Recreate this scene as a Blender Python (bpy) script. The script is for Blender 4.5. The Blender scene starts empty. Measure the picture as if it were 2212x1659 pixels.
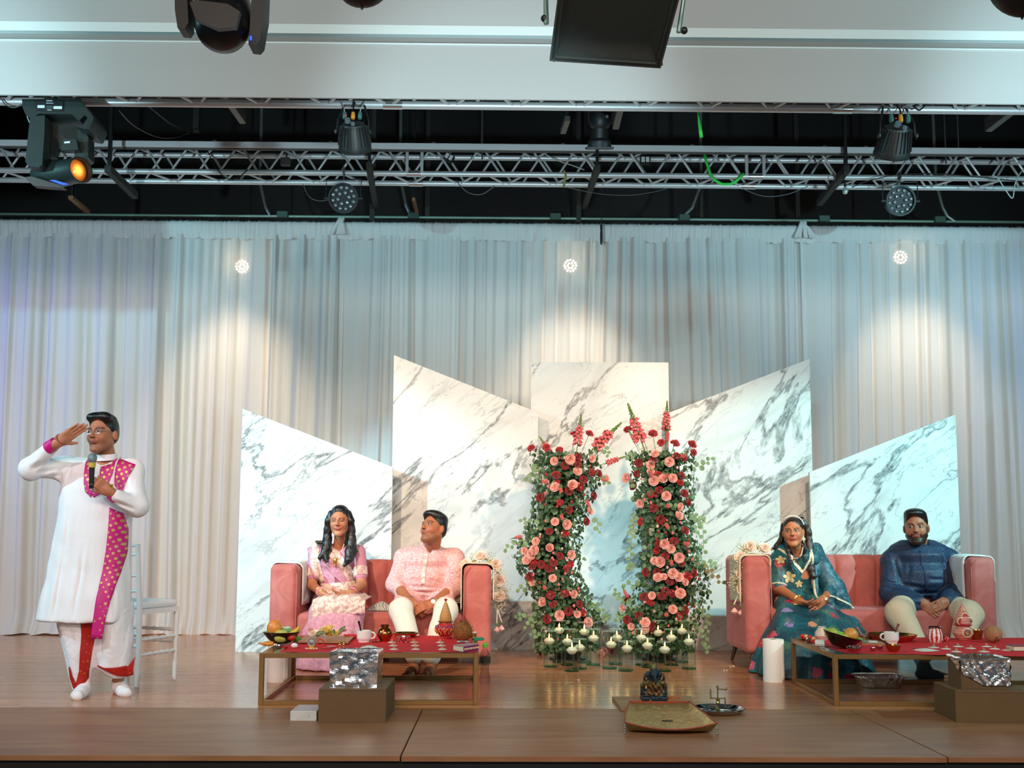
import bpy, math, random
import numpy as np
from mathutils import Matrix, Vector, Euler
SC = bpy.context.scene; COL = SC.collection
PI = math.pi; R_ = math.radians
V = Vector
# ---------------------------------------------------------------- camera
H = 0.96; F = 2200.0; PITCH = R_(5.7); YAW = 0.011; ROLL = 0.0045
cam_d = bpy.data.cameras.new('camera'); cam = bpy.data.objects.new('camera', cam_d); COL.objects.link(cam)
CM = Matrix.Rotation(-YAW, 3, 'Z') @ Matrix.Rotation(PI/2+PITCH, 3, 'X') @ Matrix.Rotation(ROLL, 3, 'Z')
cam.matrix_world = Matrix.Translation((0,0,H)) @ CM.to_4x4()
cam_d.sensor_width = 36; cam_d.lens = F/2212*36; cam_d.shift_y = 120/2212; cam_d.clip_end = 200
SC.camera = cam
def at(u, v, Y=None, z=None):
    d = CM @ V(((u-1106)/F, -(v-829.5-120)/F, -1))
    t = (Y/d.y) if Y is not None else ((z-H)/d.z)
    return V((0,0,H)) + d*t
def fl(u, v): return at(u, v, z=0.0)
# ---------------------------------------------------------------- view, world and lights
vs = SC.view_settings; vs.view_transform = 'Standard'; vs.look = 'None'; vs.exposure = 0.0; vs.gamma = 1
vs.use_curve_mapping = False
w = bpy.data.worlds.new('world'); SC.world = w; w.use_nodes = True
w.node_tree.nodes['Background'].inputs[0].default_value = (.55,.62,.7,1); w.node_tree.nodes['Background'].inputs[1].default_value = 0.10
def spot(name, p, tgt, e, col, size=60, blend=.6, r=.08):
    l = bpy.data.lights.new(name, 'SPOT'); l.energy = e; l.color = col; l.spot_size = R_(size); l.spot_blend = blend; l.shadow_soft_size = r
    o = bpy.data.objects.new(name, l); COL.objects.link(o); o.location = p
    o.rotation_euler = (V(tgt)-V(p)).to_track_quat('-Z','Y').to_euler(); return o
def area(name, p, tgt, e, col, sx, sy):
    l = bpy.data.lights.new(name, 'AREA'); l.energy = e; l.color = col; l.shape = 'RECTANGLE'; l.size = sx; l.size_y = sy
    o = bpy.data.objects.new(name, l); COL.objects.link(o); o.location = p
    o.rotation_euler = (V(tgt)-V(p)).to_track_quat('-Z','Y').to_euler(); return o
CY = (.36,.86,1.0); WM = (1.0,.74,.50)
spot('wash_light_cyan_left', (-6.0,4.7,3.6), (-.6,9.6,2.0), 560, CY, 96, .6, .05)
spot('moving_head_cyan_left', (-6.0,4.6,3.7), (-1.75,8.95,1.15), 1900, (.36,.82,1.0), 27, .5, .05)
spot('wash_light_cyan_right', (6.2,4.7,3.6), (1.2,9.6,2.0), 560, (.38,.86,.98), 100, .6, .05)
spot('moving_head_cyan_right', (6.2,4.6,3.7), (2.8,8.95,1.15), 1400, (.36,.88,.92), 27, .5, .05)
spot('front_light_warm_left', (-1.9,4.9,3.25), (-.7,9.2,.75), 540, WM, 66, 1.0, .07)
spot('front_light_warm_right', (2.1,4.9,3.25), (1.1,9.2,.75), 540, WM, 66, 1.0, .07)
spot('front_light_white_priest', (-3.6,3.6,3.2), (-2.7,7.0,.6), 150, (1.0,.76,.86), 70, .8, .06)
spot('blue_light_left', (-7.0,8.3,3.2), (-5.0,10.8,2.2), 200, (.25,.32,1.0), 80, .9, .1)
spot('blue_light_right', (7.4,8.6,3.2), (5.3,10.8,2.6), 240, (.3,.5,1.0), 80, .9, .1)
spot('front_light_warm_far_left', (-4.6,4.9,3.5), (-4.3,10.5,1.0), 480, (1.0,.76,.54), 58, 1.0, .06)
area('bulkhead_fill_light', (0,0.5,2.2), (0,7,4.4), 95, (.86,.93,.97), 9, 1.5)  # added soft fill standing in for stage-light spill on the bulkhead
for x_ in (-4.2,0.0,4.2): spot('truss_fill_cyan', (x_,3.0,1.9), (x_*.95,9.6,4.75), 760, (.6,.9,1.0), 40, .7, .1)  # unseen upward spots added to brighten the trusses and batten
area('apron_fill_light', (0,-1.5,4.6), (0,5.6,0), 380, (1.0,.82,.66), 6, .8)  # warm fill added to lift the apron, not a fixture of the hall
# ---------------------------------------------------------------- materials
def srgb(h):
    c = [int(h[i:i+2],16)/255 for i in (0,2,4)]
    return tuple(x/12.92 if x<=.04045 else ((x+.055)/1.055)**2.4 for x in c)+(1,)
_mc = {}
class NT:
    def __init__(s, m): s.t = m.node_tree; s.n = s.t.nodes; s.l = s.t.links; s.b = s.n.get('Principled BSDF')
    def new(s, ty, **k):
        n = s.n.new(ty)
        for a, v in k.items(): setattr(n, a, v)
        return n
    def noise(s, scale, vec=None, detail=4, rough=.55, dist=0):
        n = s.new('ShaderNodeTexNoise'); n.inputs['Scale'].default_value = scale; n.inputs['Detail'].default_value = detail
        n.inputs['Roughness'].default_value = rough; n.inputs['Distortion'].default_value = dist
        if vec: s.l.new(vec, n.inputs['Vector'])
        return n
    def coord(s, which='Object', scale=(1,1,1), rot=(0,0,0)):
        c = s.new('ShaderNodeTexCoord'); m = s.new('ShaderNodeMapping'); m.inputs['Scale'].default_value = scale; m.inputs['Rotation'].default_value = rot
        s.l.new(c.outputs[which], m.inputs['Vector']); return m.outputs['Vector']
    def ramp(s, fac, stops):
        r = s.new('ShaderNodeValToRGB'); e = r.color_ramp.elements
        while len(e) > 1: e.remove(e[-1])
        for i, (p, c) in enumerate(stops):
            x = e[0] if i == 0 else e.new(p)
            x.position = p; x.color = c if len(c) == 4 else tuple(c)+(1,)
        s.l.new(fac, r.inputs['Fac']); return r.outputs['Color']
    def mix(s, fac, a, b, mode='MIX'):
        m = s.new('ShaderNodeMix', data_type='RGBA', blend_type=mode)
        for i, v in ((0,fac),(6,a),(7,b)):
            if hasattr(v, 'is_linked') or hasattr(v,'links'): s.l.new(v, m.inputs[i])
            else: m.inputs[i].default_value = v
        return m.outputs[2]
    def math(s, op, a, b=0, c=None):
        m = s.new('ShaderNodeMath', operation=op)
        for i, v in enumerate((a,b) if c is None else (a,b,c)):
            if hasattr(v,'links'): s.l.new(v, m.inputs[i])
            else: m.inputs[i].default_value = v
        return m.outputs[0]
    def bump(s, h, dist=.01, st=.5):
        b = s.new('ShaderNodeBump'); b.inputs['Distance'].default_value = dist; b.inputs['Strength'].default_value = st
        s.l.new(h, b.inputs['Height']); s.l.new(b.outputs[0], s.b.inputs['Normal'])
    def base(s, c): s.l.new(c, s.b.inputs['Base Color'])
def mat(name, col, rough=.6, metal=0, sheen=0, spec=.5, bump=None, vary=None, **kw):
    if name in _mc: return _mc[name]
    m = bpy.data.materials.new(name); m.use_nodes = True; n = NT(m); b = n.b
    c = srgb(col) if isinstance(col, str) else tuple(col)+(1,)
    b.inputs['Base Color'].default_value = c; b.inputs['Roughness'].default_value = rough; b.inputs['Metallic'].default_value = metal
    b.inputs['Sheen Weight'].default_value = sheen; b.inputs['Specular IOR Level'].default_value = spec
    m.diffuse_color = c
    if 'trans' in kw: b.inputs['Transmission Weight'].default_value = kw['trans']; b.inputs['IOR'].default_value = kw.get('ior',1.45)
    if 'alpha' in kw: b.inputs['Alpha'].default_value = kw['alpha']
    if 'emit' in kw: b.inputs['Emission Color'].default_value = srgb(kw['emit']); b.inputs['Emission Strength'].default_value = kw.get('es',1)
    if 'sss' in kw: b.inputs['Subsurface Weight'].default_value = kw['sss']; b.inputs['Subsurface Scale'].default_value = .012
    if vary:                                   # (second colour, scale, amount)
        v = n.noise(vary[1], n.coord()); n.base(n.mix(n.math('MULTIPLY', v.outputs[0], vary[2]), c, srgb(vary[0])))
    if bump: n.bump(n.noise(bump[0], n.coord()).outputs[0], bump[1], bump[2] if len(bump)>2 else .6)
    _mc[name] = m; return m
def nmat(name, rough=.6):
    m = bpy.data.materials.new(name); m.use_nodes = True; n = NT(m); n.b.inputs['Roughness'].default_value = rough; _mc[name] = m
    return m, n
# ---------------------------------------------------------------- mesh building
class MB:
    def __init__(s): s.v = []; s.f = []; s.u = None
    def add(s, vs, fs):
        o = len(s.v); s.v += [tuple(x) for x in vs]; s.f += [tuple(i+o for i in f) for f in fs]; return s
    def box(s, c, d, rot=None):
        R = rot if rot is not None else Matrix.Identity(3); c = V(c); h = V(d)/2
        vs = [c + R@V((x*h.x,y*h.y,z*h.z)) for x in (-1,1) for y in (-1,1) for z in (-1,1)]
        return s.add(vs, [(0,1,3,2),(4,6,7,5),(0,4,5,1),(2,3,7,6),(0,2,6,4),(1,5,7,3)])
    def bbox(s, c, d, b=.004, rot=None):       # box with chamfered edges
        R = rot if rot is not None else Matrix.Identity(3); c = V(c); h = V(d)/2; b = min(b, min(h)*.9)
        vs = []; ix = {}
        for x in (-1,1):
            for y in (-1,1):
                for z in (-1,1):
                    for a in range(3):
                        q = V((x*(h.x-(b if a!=0 else 0)), y*(h.y-(b if a!=1 else 0)), z*(h.z-(b if a!=2 else 0))))
                        ix[(x,y,z,a)] = len(vs); vs.append(c+R@q)
        fs = []
        I = lambda x,y,z,a: ix[(x,y,z,a)]
        for q in (-1,1):
            fs.append([I(q,-1,-1,0),I(q,1,-1,0),I(q,1,1,0),I(q,-1,1,0)][::q])
            fs.append([I(-1,q,-1,1),I(-1,q,1,1),I(1,q,1,1),I(1,q,-1,1)][::q])
            fs.append([I(-1,-1,q,2),I(1,-1,q,2),I(1,1,q,2),I(-1,1,q,2)][::q])
        for p in (-1,1):
            for q in (-1,1):
                e = p*q
                fs.append([I(p,q,-1,0),I(p,q,-1,1),I(p,q,1,1),I(p,q,1,0)][::e])
                fs.append([I(p,-1,q,0),I(p,1,q,0),I(p,1,q,2),I(p,-1,q,2)][::e])
                fs.append([I(-1,p,q,1),I(-1,p,q,2),I(1,p,q,2),I(1,p,q,1)][::e])
        for x in (-1,1):
            for y in (-1,1):
                for z in (-1,1):
                    fs.append([I(x,y,z,0),I(x,y,z,1),I(x,y,z,2)][::x*y*z])
        return s.add(vs, fs)
    def tube(s, pts, r, n=10, cap=True, closed=False):
        pts = [V(p) for p in pts]; m = len(pts); rs = r if isinstance(r,(list,tuple)) else [r]*m
        up = None; rings = []
        for i, p in enumerate(pts):
            a = pts[(i-1) % m] if (i > 0 or closed) else p; b = pts[(i+1) % m] if (i < m-1 or closed) else p
            t = (b-a); t = t.normalized() if t.length > 1e-9 else V((0,0,1))
            if up is None:
                up = t.orthogonal().normalized()
            up = up - t*up.dot(t)
            up = up.normalized() if up.length > 1e-6 else t.orthogonal().normalized()
            bi = t.cross(up)
            rings.append([p + (up*math.cos(2*PI*k/n) + bi*math.sin(2*PI*k/n))*rs[i] for k in range(n)])
        vs = [q for rr in rings for q in rr]; fs = []
        for i in range(m if closed else m-1):
            j = (i+1) % m
            for k in range(n): fs.append((i*n+k, i*n+(k+1)%n, j*n+(k+1)%n, j*n+k))
        if cap and not closed: fs += [tuple(range(n))[::-1], tuple((m-1)*n+k for k in range(n))]
        return s.add(vs, fs)
    def lathe(s, prof, c=(0,0,0), n=24, rot=None, sx=1, sy=1, wob=None):
        R = rot if rot is not None else Matrix.Identity(3); c = V(c); vs = []; fs = []; rows = []
        for (r, z) in prof:
            if r < 1e-6: rows.append([len(vs)]); vs.append(c+R@V((0,0,z)))
            else:
                rows.append(list(range(len(vs), len(vs)+n)))
                for k in range(n):
                    a = 2*PI*k/n; q = r*(1+(wob(a,z) if wob else 0)); vs.append(c+R@V((q*math.cos(a)*sx, q*math.sin(a)*sy, z)))
        for a, b in zip(rows, rows[1:]):
            for k in range(n):
                A = (a[k % len(a)], a[(k+1) % len(a)]); B = (b[k % len(b)], b[(k+1) % len(b)])
                q = []
                for i in (A[0], A[1], B[1], B[0]):
                    if i not in q: q.append(i)
                if len(q) > 2: fs.append(tuple(q))
        return s.add(vs, fs)
    def prism(s, poly, d):                     # poly: 3d points, d: extrusion vector
        n = len(poly); d = V(d); vs = [V(p) for p in poly]+[V(p)+d for p in poly]
        return s.add(vs, [tuple(range(n))[::-1], tuple(range(n,2*n))]+[(i,(i+1)%n,(i+1)%n+n,i+n) for i in range(n)])
    def grid(s, fn, nu, nv, cu=False):         # fn(u,v)->point, u,v in 0..1
        vs = [fn(i/nu, j/nv) for j in range(nv+1) for i in range(nu+1)]
        return s.add(vs, [(j*(nu+1)+i, j*(nu+1)+i+1, (j+1)*(nu+1)+i+1, (j+1)*(nu+1)+i) for j in range(nv) for i in range(nu)])
    def ball(s, c, r, n=10, m=6, rot=None):
        r = r if isinstance(r,(list,tuple)) else (r,r,r); c = V(c); R = rot if rot is not None else Matrix.Identity(3)
        vs = [c+R@V((0,0,-r[2]))]; fs = []
        for j in range(1,m):
            a = -PI/2+PI*j/m
            for k in range(n): vs.append(c+R@V((r[0]*math.cos(a)*math.cos(2*PI*k/n), r[1]*math.cos(a)*math.sin(2*PI*k/n), r[2]*math.sin(a))))
        vs.append(c+R@V((0,0,r[2]))); L = len(vs)-1
        for k in range(n):
            fs.append((0, 1+(k+1)%n, 1+k)); fs.append((L, L-n+k, L-n+(k+1)%n))
            for j in range(m-2): a = 1+j*n; fs.append((a+k, a+(k+1)%n, a+n+(k+1)%n, a+n+k))
        return s.add(vs, fs)
    def torus(s, c, R, r, n=24, m=8, rot=None, sx=1, sy=1):
        Q = rot if rot is not None else Matrix.Identity(3); c = V(c)
        return s.tube([c+Q@V((R*sx*math.cos(2*PI*k/n), R*sy*math.sin(2*PI*k/n), 0)) for k in range(n)], r, m, closed=True)
    def build(s, name, m, parent=None, world=False, smooth=None, loc=None, rot=None, solid=0):
        me = bpy.data.meshes.new(name); vs = s.v
        if world and parent is not None:
            I = basis(parent).inverted(); vs = [tuple(I@V(v)) for v in vs]
        elif world and loc is not None:
            L = V(loc); vs = [(v[0]-L.x, v[1]-L.y, v[2]-L.z) for v in vs]
        me.from_pydata(vs, [], s.f); me.validate()
        return link(name, me, m, parent, smooth, loc, rot, solid)
def basis(o):
    M_ = o.matrix_basis.copy(); p = o.parent
    while p: M_ = p.matrix_basis @ M_; p = p.parent
    return M_
def link(name, me, m, parent=None, smooth=None, loc=None, rot=None, solid=0):
    if m is not None and not me.materials: me.materials.append(m)
    me.polygons.foreach_set('use_smooth', [True]*len(me.polygons))
    if smooth != 'all': me.set_sharp_from_angle(angle=R_(smooth if smooth else 35))
    o = bpy.data.objects.new(name, me); COL.objects.link(o)
    if parent: o.parent = parent
    if loc is not None: o.location = loc
    if rot is not None: o.rotation_euler = rot
    if solid:
        q = o.modifiers.new('solid','SOLIDIFY'); q.thickness = solid; q.offset = 0
    return o
def tag(o, label=None, cat=None, group=None, kind=None):
    if label: o['label'] = label
    if cat: o['category'] = cat
    if group: o['group'] = group
    if kind: o['kind'] = kind
    return o
def thing(name, label, cat, loc=(0,0,0), rz=0, group=None):
    o = bpy.data.objects.new(name, None); o.empty_display_size = .1; COL.objects.link(o); o.location = loc; o.rotation_euler = (0,0,rz)
    return tag(o, label, cat, group)
def struct(o): o['kind'] = 'structure'; return o
def copy_tree(o, parent=None, loc=None, rz=None):
    c = o.copy(); COL.objects.link(c)
    if parent: c.parent = parent
    for ch in list(o.children): copy_tree(ch, c)
    if loc is not None: c.location = loc
    if rz is not None: c.rotation_euler = (0,0,rz)
    return c
def Rz(a): return Matrix.Rotation(a,3,'Z')
def Rx(a): return Matrix.Rotation(a,3,'X')
def Ry(a): return Matrix.Rotation(a,3,'Y')
rnd = random.Random(7); SC.cycles.transparent_max_bounces = 40
# ---------------------------------------------------------------- room shell
black = mat('black_paint', '0b0c0e', .8)
m, n = nmat('stage_boards', .28)
c = n.coord('Object')
sep = n.new('ShaderNodeSeparateXYZ'); n.l.new(c, sep.inputs[0])
row = n.math('FLOOR', n.math('DIVIDE', sep.outputs[1], .057))
frac = n.math('FRACT', n.math('DIVIDE', sep.outputs[1], .057))
wn = n.new('ShaderNodeTexWhiteNoise', noise_dimensions='1D'); n.l.new(row, wn.inputs['W'])
xs = n.math('ADD', n.math('DIVIDE', sep.outputs[0], 1.1), n.math('MULTIPLY', wn.outputs[0], 7))
cell = n.math('FLOOR', xs); fx = n.math('FRACT', xs)
cb = n.new('ShaderNodeCombineXYZ'); n.l.new(cell, cb.inputs[0]); n.l.new(row, cb.inputs[1])
wn2 = n.new('ShaderNodeTexWhiteNoise', noise_dimensions='3D'); n.l.new(cb.outputs[0], wn2.inputs['Vector'])
board = n.ramp(wn2.outputs[0], [(0, srgb('ad6f48')), (.5, srgb('bb7d54')), (1, srgb('c68b62'))])
gr = n.noise(9, n.coord('Object', (.35,9,1)), 5, .6)
colr = n.mix(n.math('MULTIPLY', gr.outputs[0], .4), board, srgb('7d5238'))
line = n.math('MAXIMUM', n.math('LESS_THAN', frac, .05), n.math('LESS_THAN', fx, .004))
colr = n.mix(n.math('MULTIPLY', line, .55), colr, srgb('3a2418'))
n.base(colr)
scf = n.noise(6, n.coord('Object', (.5,6,1)), 4)
n.l.new(n.ramp(scf.outputs[0], [(.3,(.17,.17,.17)), (.75,(.25,.25,.25))]), n.b.inputs['Roughness'])
n.b.inputs['Specular IOR Level'].default_value = .6
n.bump(n.math('ADD', n.math('MULTIPLY', line, -1), n.math('MULTIPLY', wn2.outputs[0], .5)), .0012, .6)
boards = m
m, n = nmat('apron_plywood', .42)
g1 = n.noise(2.4, n.coord('Object', (.6,3.2,1)), 6, .6, .8)
g2 = n.noise(30, n.coord('Object', (.15,3,1)), 3, .6)
cc = n.ramp(g1.outputs[0], [(.3, srgb('855738')), (.5, srgb('986b48')), (.72, srgb('ab7f59'))])
cc = n.mix(n.math('MULTIPLY', g2.outputs[0], .35), cc, srgb('6a4632'))
sc_ = n.noise(14, n.coord('Object', (1,.6,1)), 6, .7, 2)
cc = n.mix(n.ramp(sc_.outputs[0], [(.66,(0,0,0)), (.72,(.35,.35,.35))]), cc, srgb('c9b29c'))
n.base(cc); n.bump(g2.outputs[0], .0008, .4)
apron = m
YF = fl(1106,1634).y; YA = fl(300,1529).y; YC = 10.55; YP = 9.3
floor = MB().box((0,(YA+12.2)/2,-.05),(15,12.2-YA,.1)).build('floor', boards); struct(floor)
xs = [-7.5,-5.4,-2.96,fl(890,1580).x,fl(1905,1567).x,4.37,7.5]
for i in range(len(xs)-1):
    pz = [0,-.001,.0,-.0012,0,0][i]
    p = MB().bbox(((xs[i]+xs[i+1])/2,(YF+YA)/2,-.012+pz),(xs[i+1]-xs[i]-.006,YA-YF-.005,.024),.0015).build('plywood_panel', apron, floor)
sf = MB().box((0,YF+.32,-.56),(15,.6,1.07)).box((0,YF+1.0,-.06),(15,1.2,.07))
struct(sf.build('trim_1', black)); bpy.data.objects['trim_1']['label'] = 'black painted front face of the stage'
struct(MB().box((0,12.3,2.8),(15,.1,7.8)).build('wall_back', black))
struct(MB().box((-7.45,8.2,2.8),(.1,8.3,7.8)).build('wall_left', mat('dark_wall','17181b',.85)))
struct(MB().box((7.45,8.2,2.8),(.1,8.3,7.8)).build('wall_right', mat('dark_wall','17181b',.85)))
struct(MB().box((0,9.2,6.35),(15,6.4,.1)).build('ceiling', black))
# bulkhead over the proscenium with its groove and mouldings
YB = 6.7
def zat(v, Y, u=1106): return at(u, v, Y=Y).z
zb = zat(216,YB)
grey = mat('bulkhead_paint','a9a7a5',.7,bump=(160,.002,.25))
bk = MB().box((0,YB+.0,(zb+zat(96,YB))/2),(15,.016,zat(96,YB)-zb)).build('bulkhead', grey); struct(bk); tag(bk,'pale grey bulkhead over the stage opening')
MB().box((0,YB+.135,(zat(78,YB)+zat(96,YB))/2),(15,.21,zat(78,YB)-zat(96,YB))).build('groove', mat('groove_grey','7d7b78',.7), bk)
MB().box((0,YB+.115,(zat(78,YB)+zat(58,YB))/2),(15,.25,zat(58,YB)-zat(78,YB))).build('moulding', mat('moulding_white','cfd6d4',.6), bk)
MB().box((0,YB+.11,zat(99,YB)),(15,.25,.012)).build('moulding', mat('moulding_white','cfd6d4',.6), bk)
MB().box((0,YB+.12,(zat(58,YB)+6.3)/2),(15,.24,6.3-zat(58,YB))).build('upper_board', grey, bk)
# ---------------------------------------------------------------- curtains
m = bpy.data.materials.new('sheer_white_cloth'); m.use_nodes = True; n = NT(m); n.n.remove(n.b)
out = n.n['Material Output']; dif = n.new('ShaderNodeBsdfDiffuse'); tr = n.new('ShaderNodeBsdfTranslucent'); tp = n.new('ShaderNodeBsdfTransparent')
wv = n.noise(420, n.coord('Object',(1,1,.25)), 2)
dif.inputs[0].default_value = srgb('e2e1df'); tr.inputs[0].default_value = srgb('efeae2')
bp = n.new('ShaderNodeBump'); bp.inputs['Distance'].default_value = .0008; bp.inputs['Strength'].default_value = .3; n.l.new(wv.outputs[0], bp.inputs['Height']); n.l.new(bp.outputs[0], dif.inputs['Normal'])
m1 = n.new('ShaderNodeMixShader'); m1.inputs[0].default_value = .13; n.l.new(dif.outputs[0], m1.inputs[1]); n.l.new(tr.outputs[0], m1.inputs[2])
m2 = n.new('ShaderNodeMixShader'); m2.inputs[0].default_value = .12; n.l.new(m1.outputs[0], m2.inputs[1]); n.l.new(tp.outputs[0], m2.inputs[2])
n.l.new(m2.outputs[0], out.inputs[0]); cloth_w = m
def n1(seed, step):
    r = np.random.RandomState(seed); t = r.rand(4000)*2-1
    def f(x):
        x = np.asarray(x)/step+1000; i = np.floor(x).astype(int); u = x-i; u = u*u*(3-2*u); return t[i%4000]*(1-u)+t[(i+1)%4000]*u
    return f
def curtain(x0, x1, z1, seed, label, lean0=0, lean1=0):
    dx = .011; nx = int((x1-x0)/dx); nz = 30; X = np.linspace(x0, x1, nx+1)
    a, b, c_, d, e, g = n1(seed,.05), n1(seed+1,.13), n1(seed+2,.35), n1(seed+3,.5), n1(seed+4,.024), n1(seed+5,.9)
    zs = np.concatenate([np.linspace(0.0,.3,8), np.linspace(.45,z1-.17,nz)]); P = []
    for z in zs:
        t = 1-z/z1
        wx = X + .10*g(X)*t + .05*d(X*1.3+z*.12)*t
        s = wx + .006*np.sin(wx*40)
        y = .034*np.tanh(2.2*a(s))*(1-.35*t) + .060*np.tanh(2.4*b(s+.02*t))*(.45+.6*t) + .05*c_(s)*t + .008*e(s)*(1-t)
        fl_ = max(0, 1-z/.3)
        y = y - .05*fl_**2*(1+b(X*2)) - fl_**2*.04
        xx = X + .018*d(X*3)*t*np.clip(np.minimum(X-x0,x1-X)/.15,0,1)
        if lean0: xx = xx + lean0*np.exp(-(X-x0)/.35)*(t**.6)
        if lean1: xx = xx + lean1*np.exp(-(x1-X)/.35)*(t**.6)
        P.append(np.stack([xx, YC+y, np.full_like(X, z)+.012*fl_*a(X*.6)+.006], 1))
    P = np.concatenate(P); nr = len(zs); mb = MB()
    mb.v = [tuple(p) for p in P.tolist()]; w_ = nx+1
    mb.f = [(j*w_+i, j*w_+i+1, (j+1)*w_+i+1, (j+1)*w_+i) for j in range(nr-1) for i in range(nx)]
    root = thing('sheer_curtain', label, 'curtain', ((x0+x1)/2, YC, 0), 0, 'sheer drapes across the back of the stage')
    mb.build('drape', cloth_w, root, world=True, smooth='all')
    mb = MB(); P = []; rr = .028
    zb_ = z1-.19; prof = [(-.0,zb_-.012),(-.012,zb_),(-.02,zb_+.07),(-rr-.012,zb_+.115),(-rr-.008,zb_+.15),(0,z1-.002),(rr,zb_+.15),(rr*.8,zb_+.10),(.012,zb_)]
    nx2 = int((x1-x0)/.007); X = np.linspace(x0,x1,nx2+1); h = n1(seed+9,.014); h2 = n1(seed+8,.05)
    for k, (yy, z) in enumerate(prof):
        am = .009 if k not in (4,5) else .004
        ph = X+.012*h2(X*1.0+z*2)
        P.append(np.stack([X+.004*h2(X), YC+yy+am*h(ph), z+.006*h(X*.9+3)*(k in (0,5))+.01*h2(X)*(k==0)], 1))
    P = np.concatenate(P); w_ = nx2+1; mb.v = [tuple(p) for p in P.tolist()]
    mb.f = [(j*w_+i, j*w_+i+1, (j+1)*w_+i+1, (j+1)*w_+i) for j in range(len(prof)-1) for i in range(nx2)]
    mb.build('gathered_header', cloth_w, root, world=True, smooth='all')
    return root
zc = zat(480,YC)
xa, xb = at(735,700,Y=YC).x, at(1737,700,Y=YC).x
curtain(-6.3, xa+.02, zc, 11, 'white sheer drape at the left, behind the standing man')
curtain(xa-.02, xb+.02, zc, 31, 'white sheer drape in the middle, behind the tall marble panels')
curtain(xb-.02, 6.3, zc, 51, 'white sheer drape at the right, behind the rightmost marble panel')
for xj in (xa, xb):                            # bunched knots where drapes meet on the rod
    k = MB()
    for q in range(7):
        a0 = rnd.uniform(-.09,.09); a1 = rnd.uniform(-.03,.03)
        k.tube([(xj+a0*1.3,YC-.045,zc-.16),(xj+a0*.7,YC-.055,zc-.06),(xj+a1,YC-.05,zc+.012),(xj+a1*.5,YC-.01,zc+.03)], [.022,.018,.014,.006], 8)
    k.build('cloth_knot', cloth_w, bpy.data.objects['sheer_curtain' if xj==xa else 'sheer_curtain.001'], world=True, smooth='all')
alu = mat('brushed_aluminium','c9cccd',.40,.45,bump=(60,.001,.2))
rod = MB().tube([(-6.6,YC,zc-.035),(6.6,YC,zc-.035)],.019,12).build('curtain_rod', mat('dark_pipe','2c3331',.5,.5)); tag(rod,'round curtain rod inside the gathered tops of the drapes','rod')
# warm lamps behind the drape
led = mat('led_white','ffe2b8',.4,emit='ffdcb0',es=70)
for (u,v,lab) in ((523,576,'left of the leftmost marble panel'),(1232,574,'above the square-topped marble panel'),(1945,556,'above the rightmost marble panel')):
    p = at(u,v,Y=YC+.24); t = thing('backlight_lamp','round backlight lamp glowing through the white drape '+lab,'lamp',p,0,'lamps behind the drape')
    MB().lathe([(0,.12),(.07,.12),(.085,.06),(.10,0),(.092,0),(.08,.02),(0,.02)],n=20,rot=Rx(-PI/2)).build('housing', mat('black_plastic','121315',.45), t)
    q = MB()
    for rr,nn in ((.03,6),(.062,12)):
        for k in range(nn): q.ball((rr*math.cos(2*PI*k/nn), -.005, rr*math.sin(2*PI*k/nn)), .011, 8, 5)
    q.build('led_lens', led, t)
    MB().tube([(0,-.0,.05),(0,.25,.13),(0,.25,6.28-p.z)],.012,8).build('hanger_pipe', mat('black_plastic','121315',.45), t)
    spot('backlight_beam', (p.x,YC+1.1,p.z+.30), (p.x+.03,YC,p.z-1.9), 1150, (1,.80,.60), 58, 1.0, .10)
# ---------------------------------------------------------------- marble panels
m, n = nmat('marble_print', .32)
def marble(nm, seed):
    m, n = nmat(nm, .30)
    co = n.coord('Object'); mp = n.new('ShaderNodeMapping'); mp.inputs['Rotation'].default_value = (0,R_(40),0); mp.inputs['Location'].default_value = seed; n.l.new(co, mp.inputs[0])
    mp2 = n.new('ShaderNodeMapping'); mp2.inputs['Scale'].default_value = (.55,1,1.6); n.l.new(mp.outputs[0], mp2.inputs[0])
    def vein(scale, dist, w0, detail=8, rg=.6):
        nn = n.noise(scale, mp2.outputs[0], detail, rg, dist)
        a = n.math('ABSOLUTE', n.math('SUBTRACT', nn.outputs[0], .5)); return n.ramp(a, [(0,(1,1,1)),(w0*.35,(.75,.75,.75)),(w0,(0,0,0))]), nn
    v1, _ = vein(.62,.55,.015); v2, _ = vein(1.7,.6,.011); v3, _ = vein(4.5,1.0,.015)
    mask = n.ramp(n.noise(1.1, mp2.outputs[0], 3).outputs[0], [(.42,(0,0,0)),(.62,(1,1,1))])
    mask2 = n.ramp(n.noise(2.7, mp2.outputs[0], 3).outputs[0], [(.5,(0,0,0)),(.62,(1,1,1))])
    br = n.noise(9, mp.outputs[0], 6, .7)
    cloud = n.ramp(n.noise(1.6, mp2.outputs[0], 6, .6, .7).outputs[0], [(.5,(0,0,0)),(.72,(.55,.55,.55))])
    c0 = n.mix(cloud, srgb('dadad7'), srgb('a4a6a4'))
    c0 = n.mix(n.mix(1.0, n.mix(1.0, v3, mask2, 'MULTIPLY'), (.7,.7,.7,1), 'MULTIPLY'), c0, srgb('8f9294'))
    c0 = n.mix(n.mix(1.0, n.mix(1.0, v2, mask, 'MULTIPLY'), (.85,.85,.85,1), 'MULTIPLY'), c0, srgb('6f7375'))
    c0 = n.mix(n.mix(1.0, v1, n.ramp(br.outputs[0], [(.3,(.35,.35,.35)),(.6,(1,1,1))]), 'MULTIPLY'), c0, srgb('54585b'))
    n.base(c0); return m
edge = mat('panel_edge','d9d6cf',.6)
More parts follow.
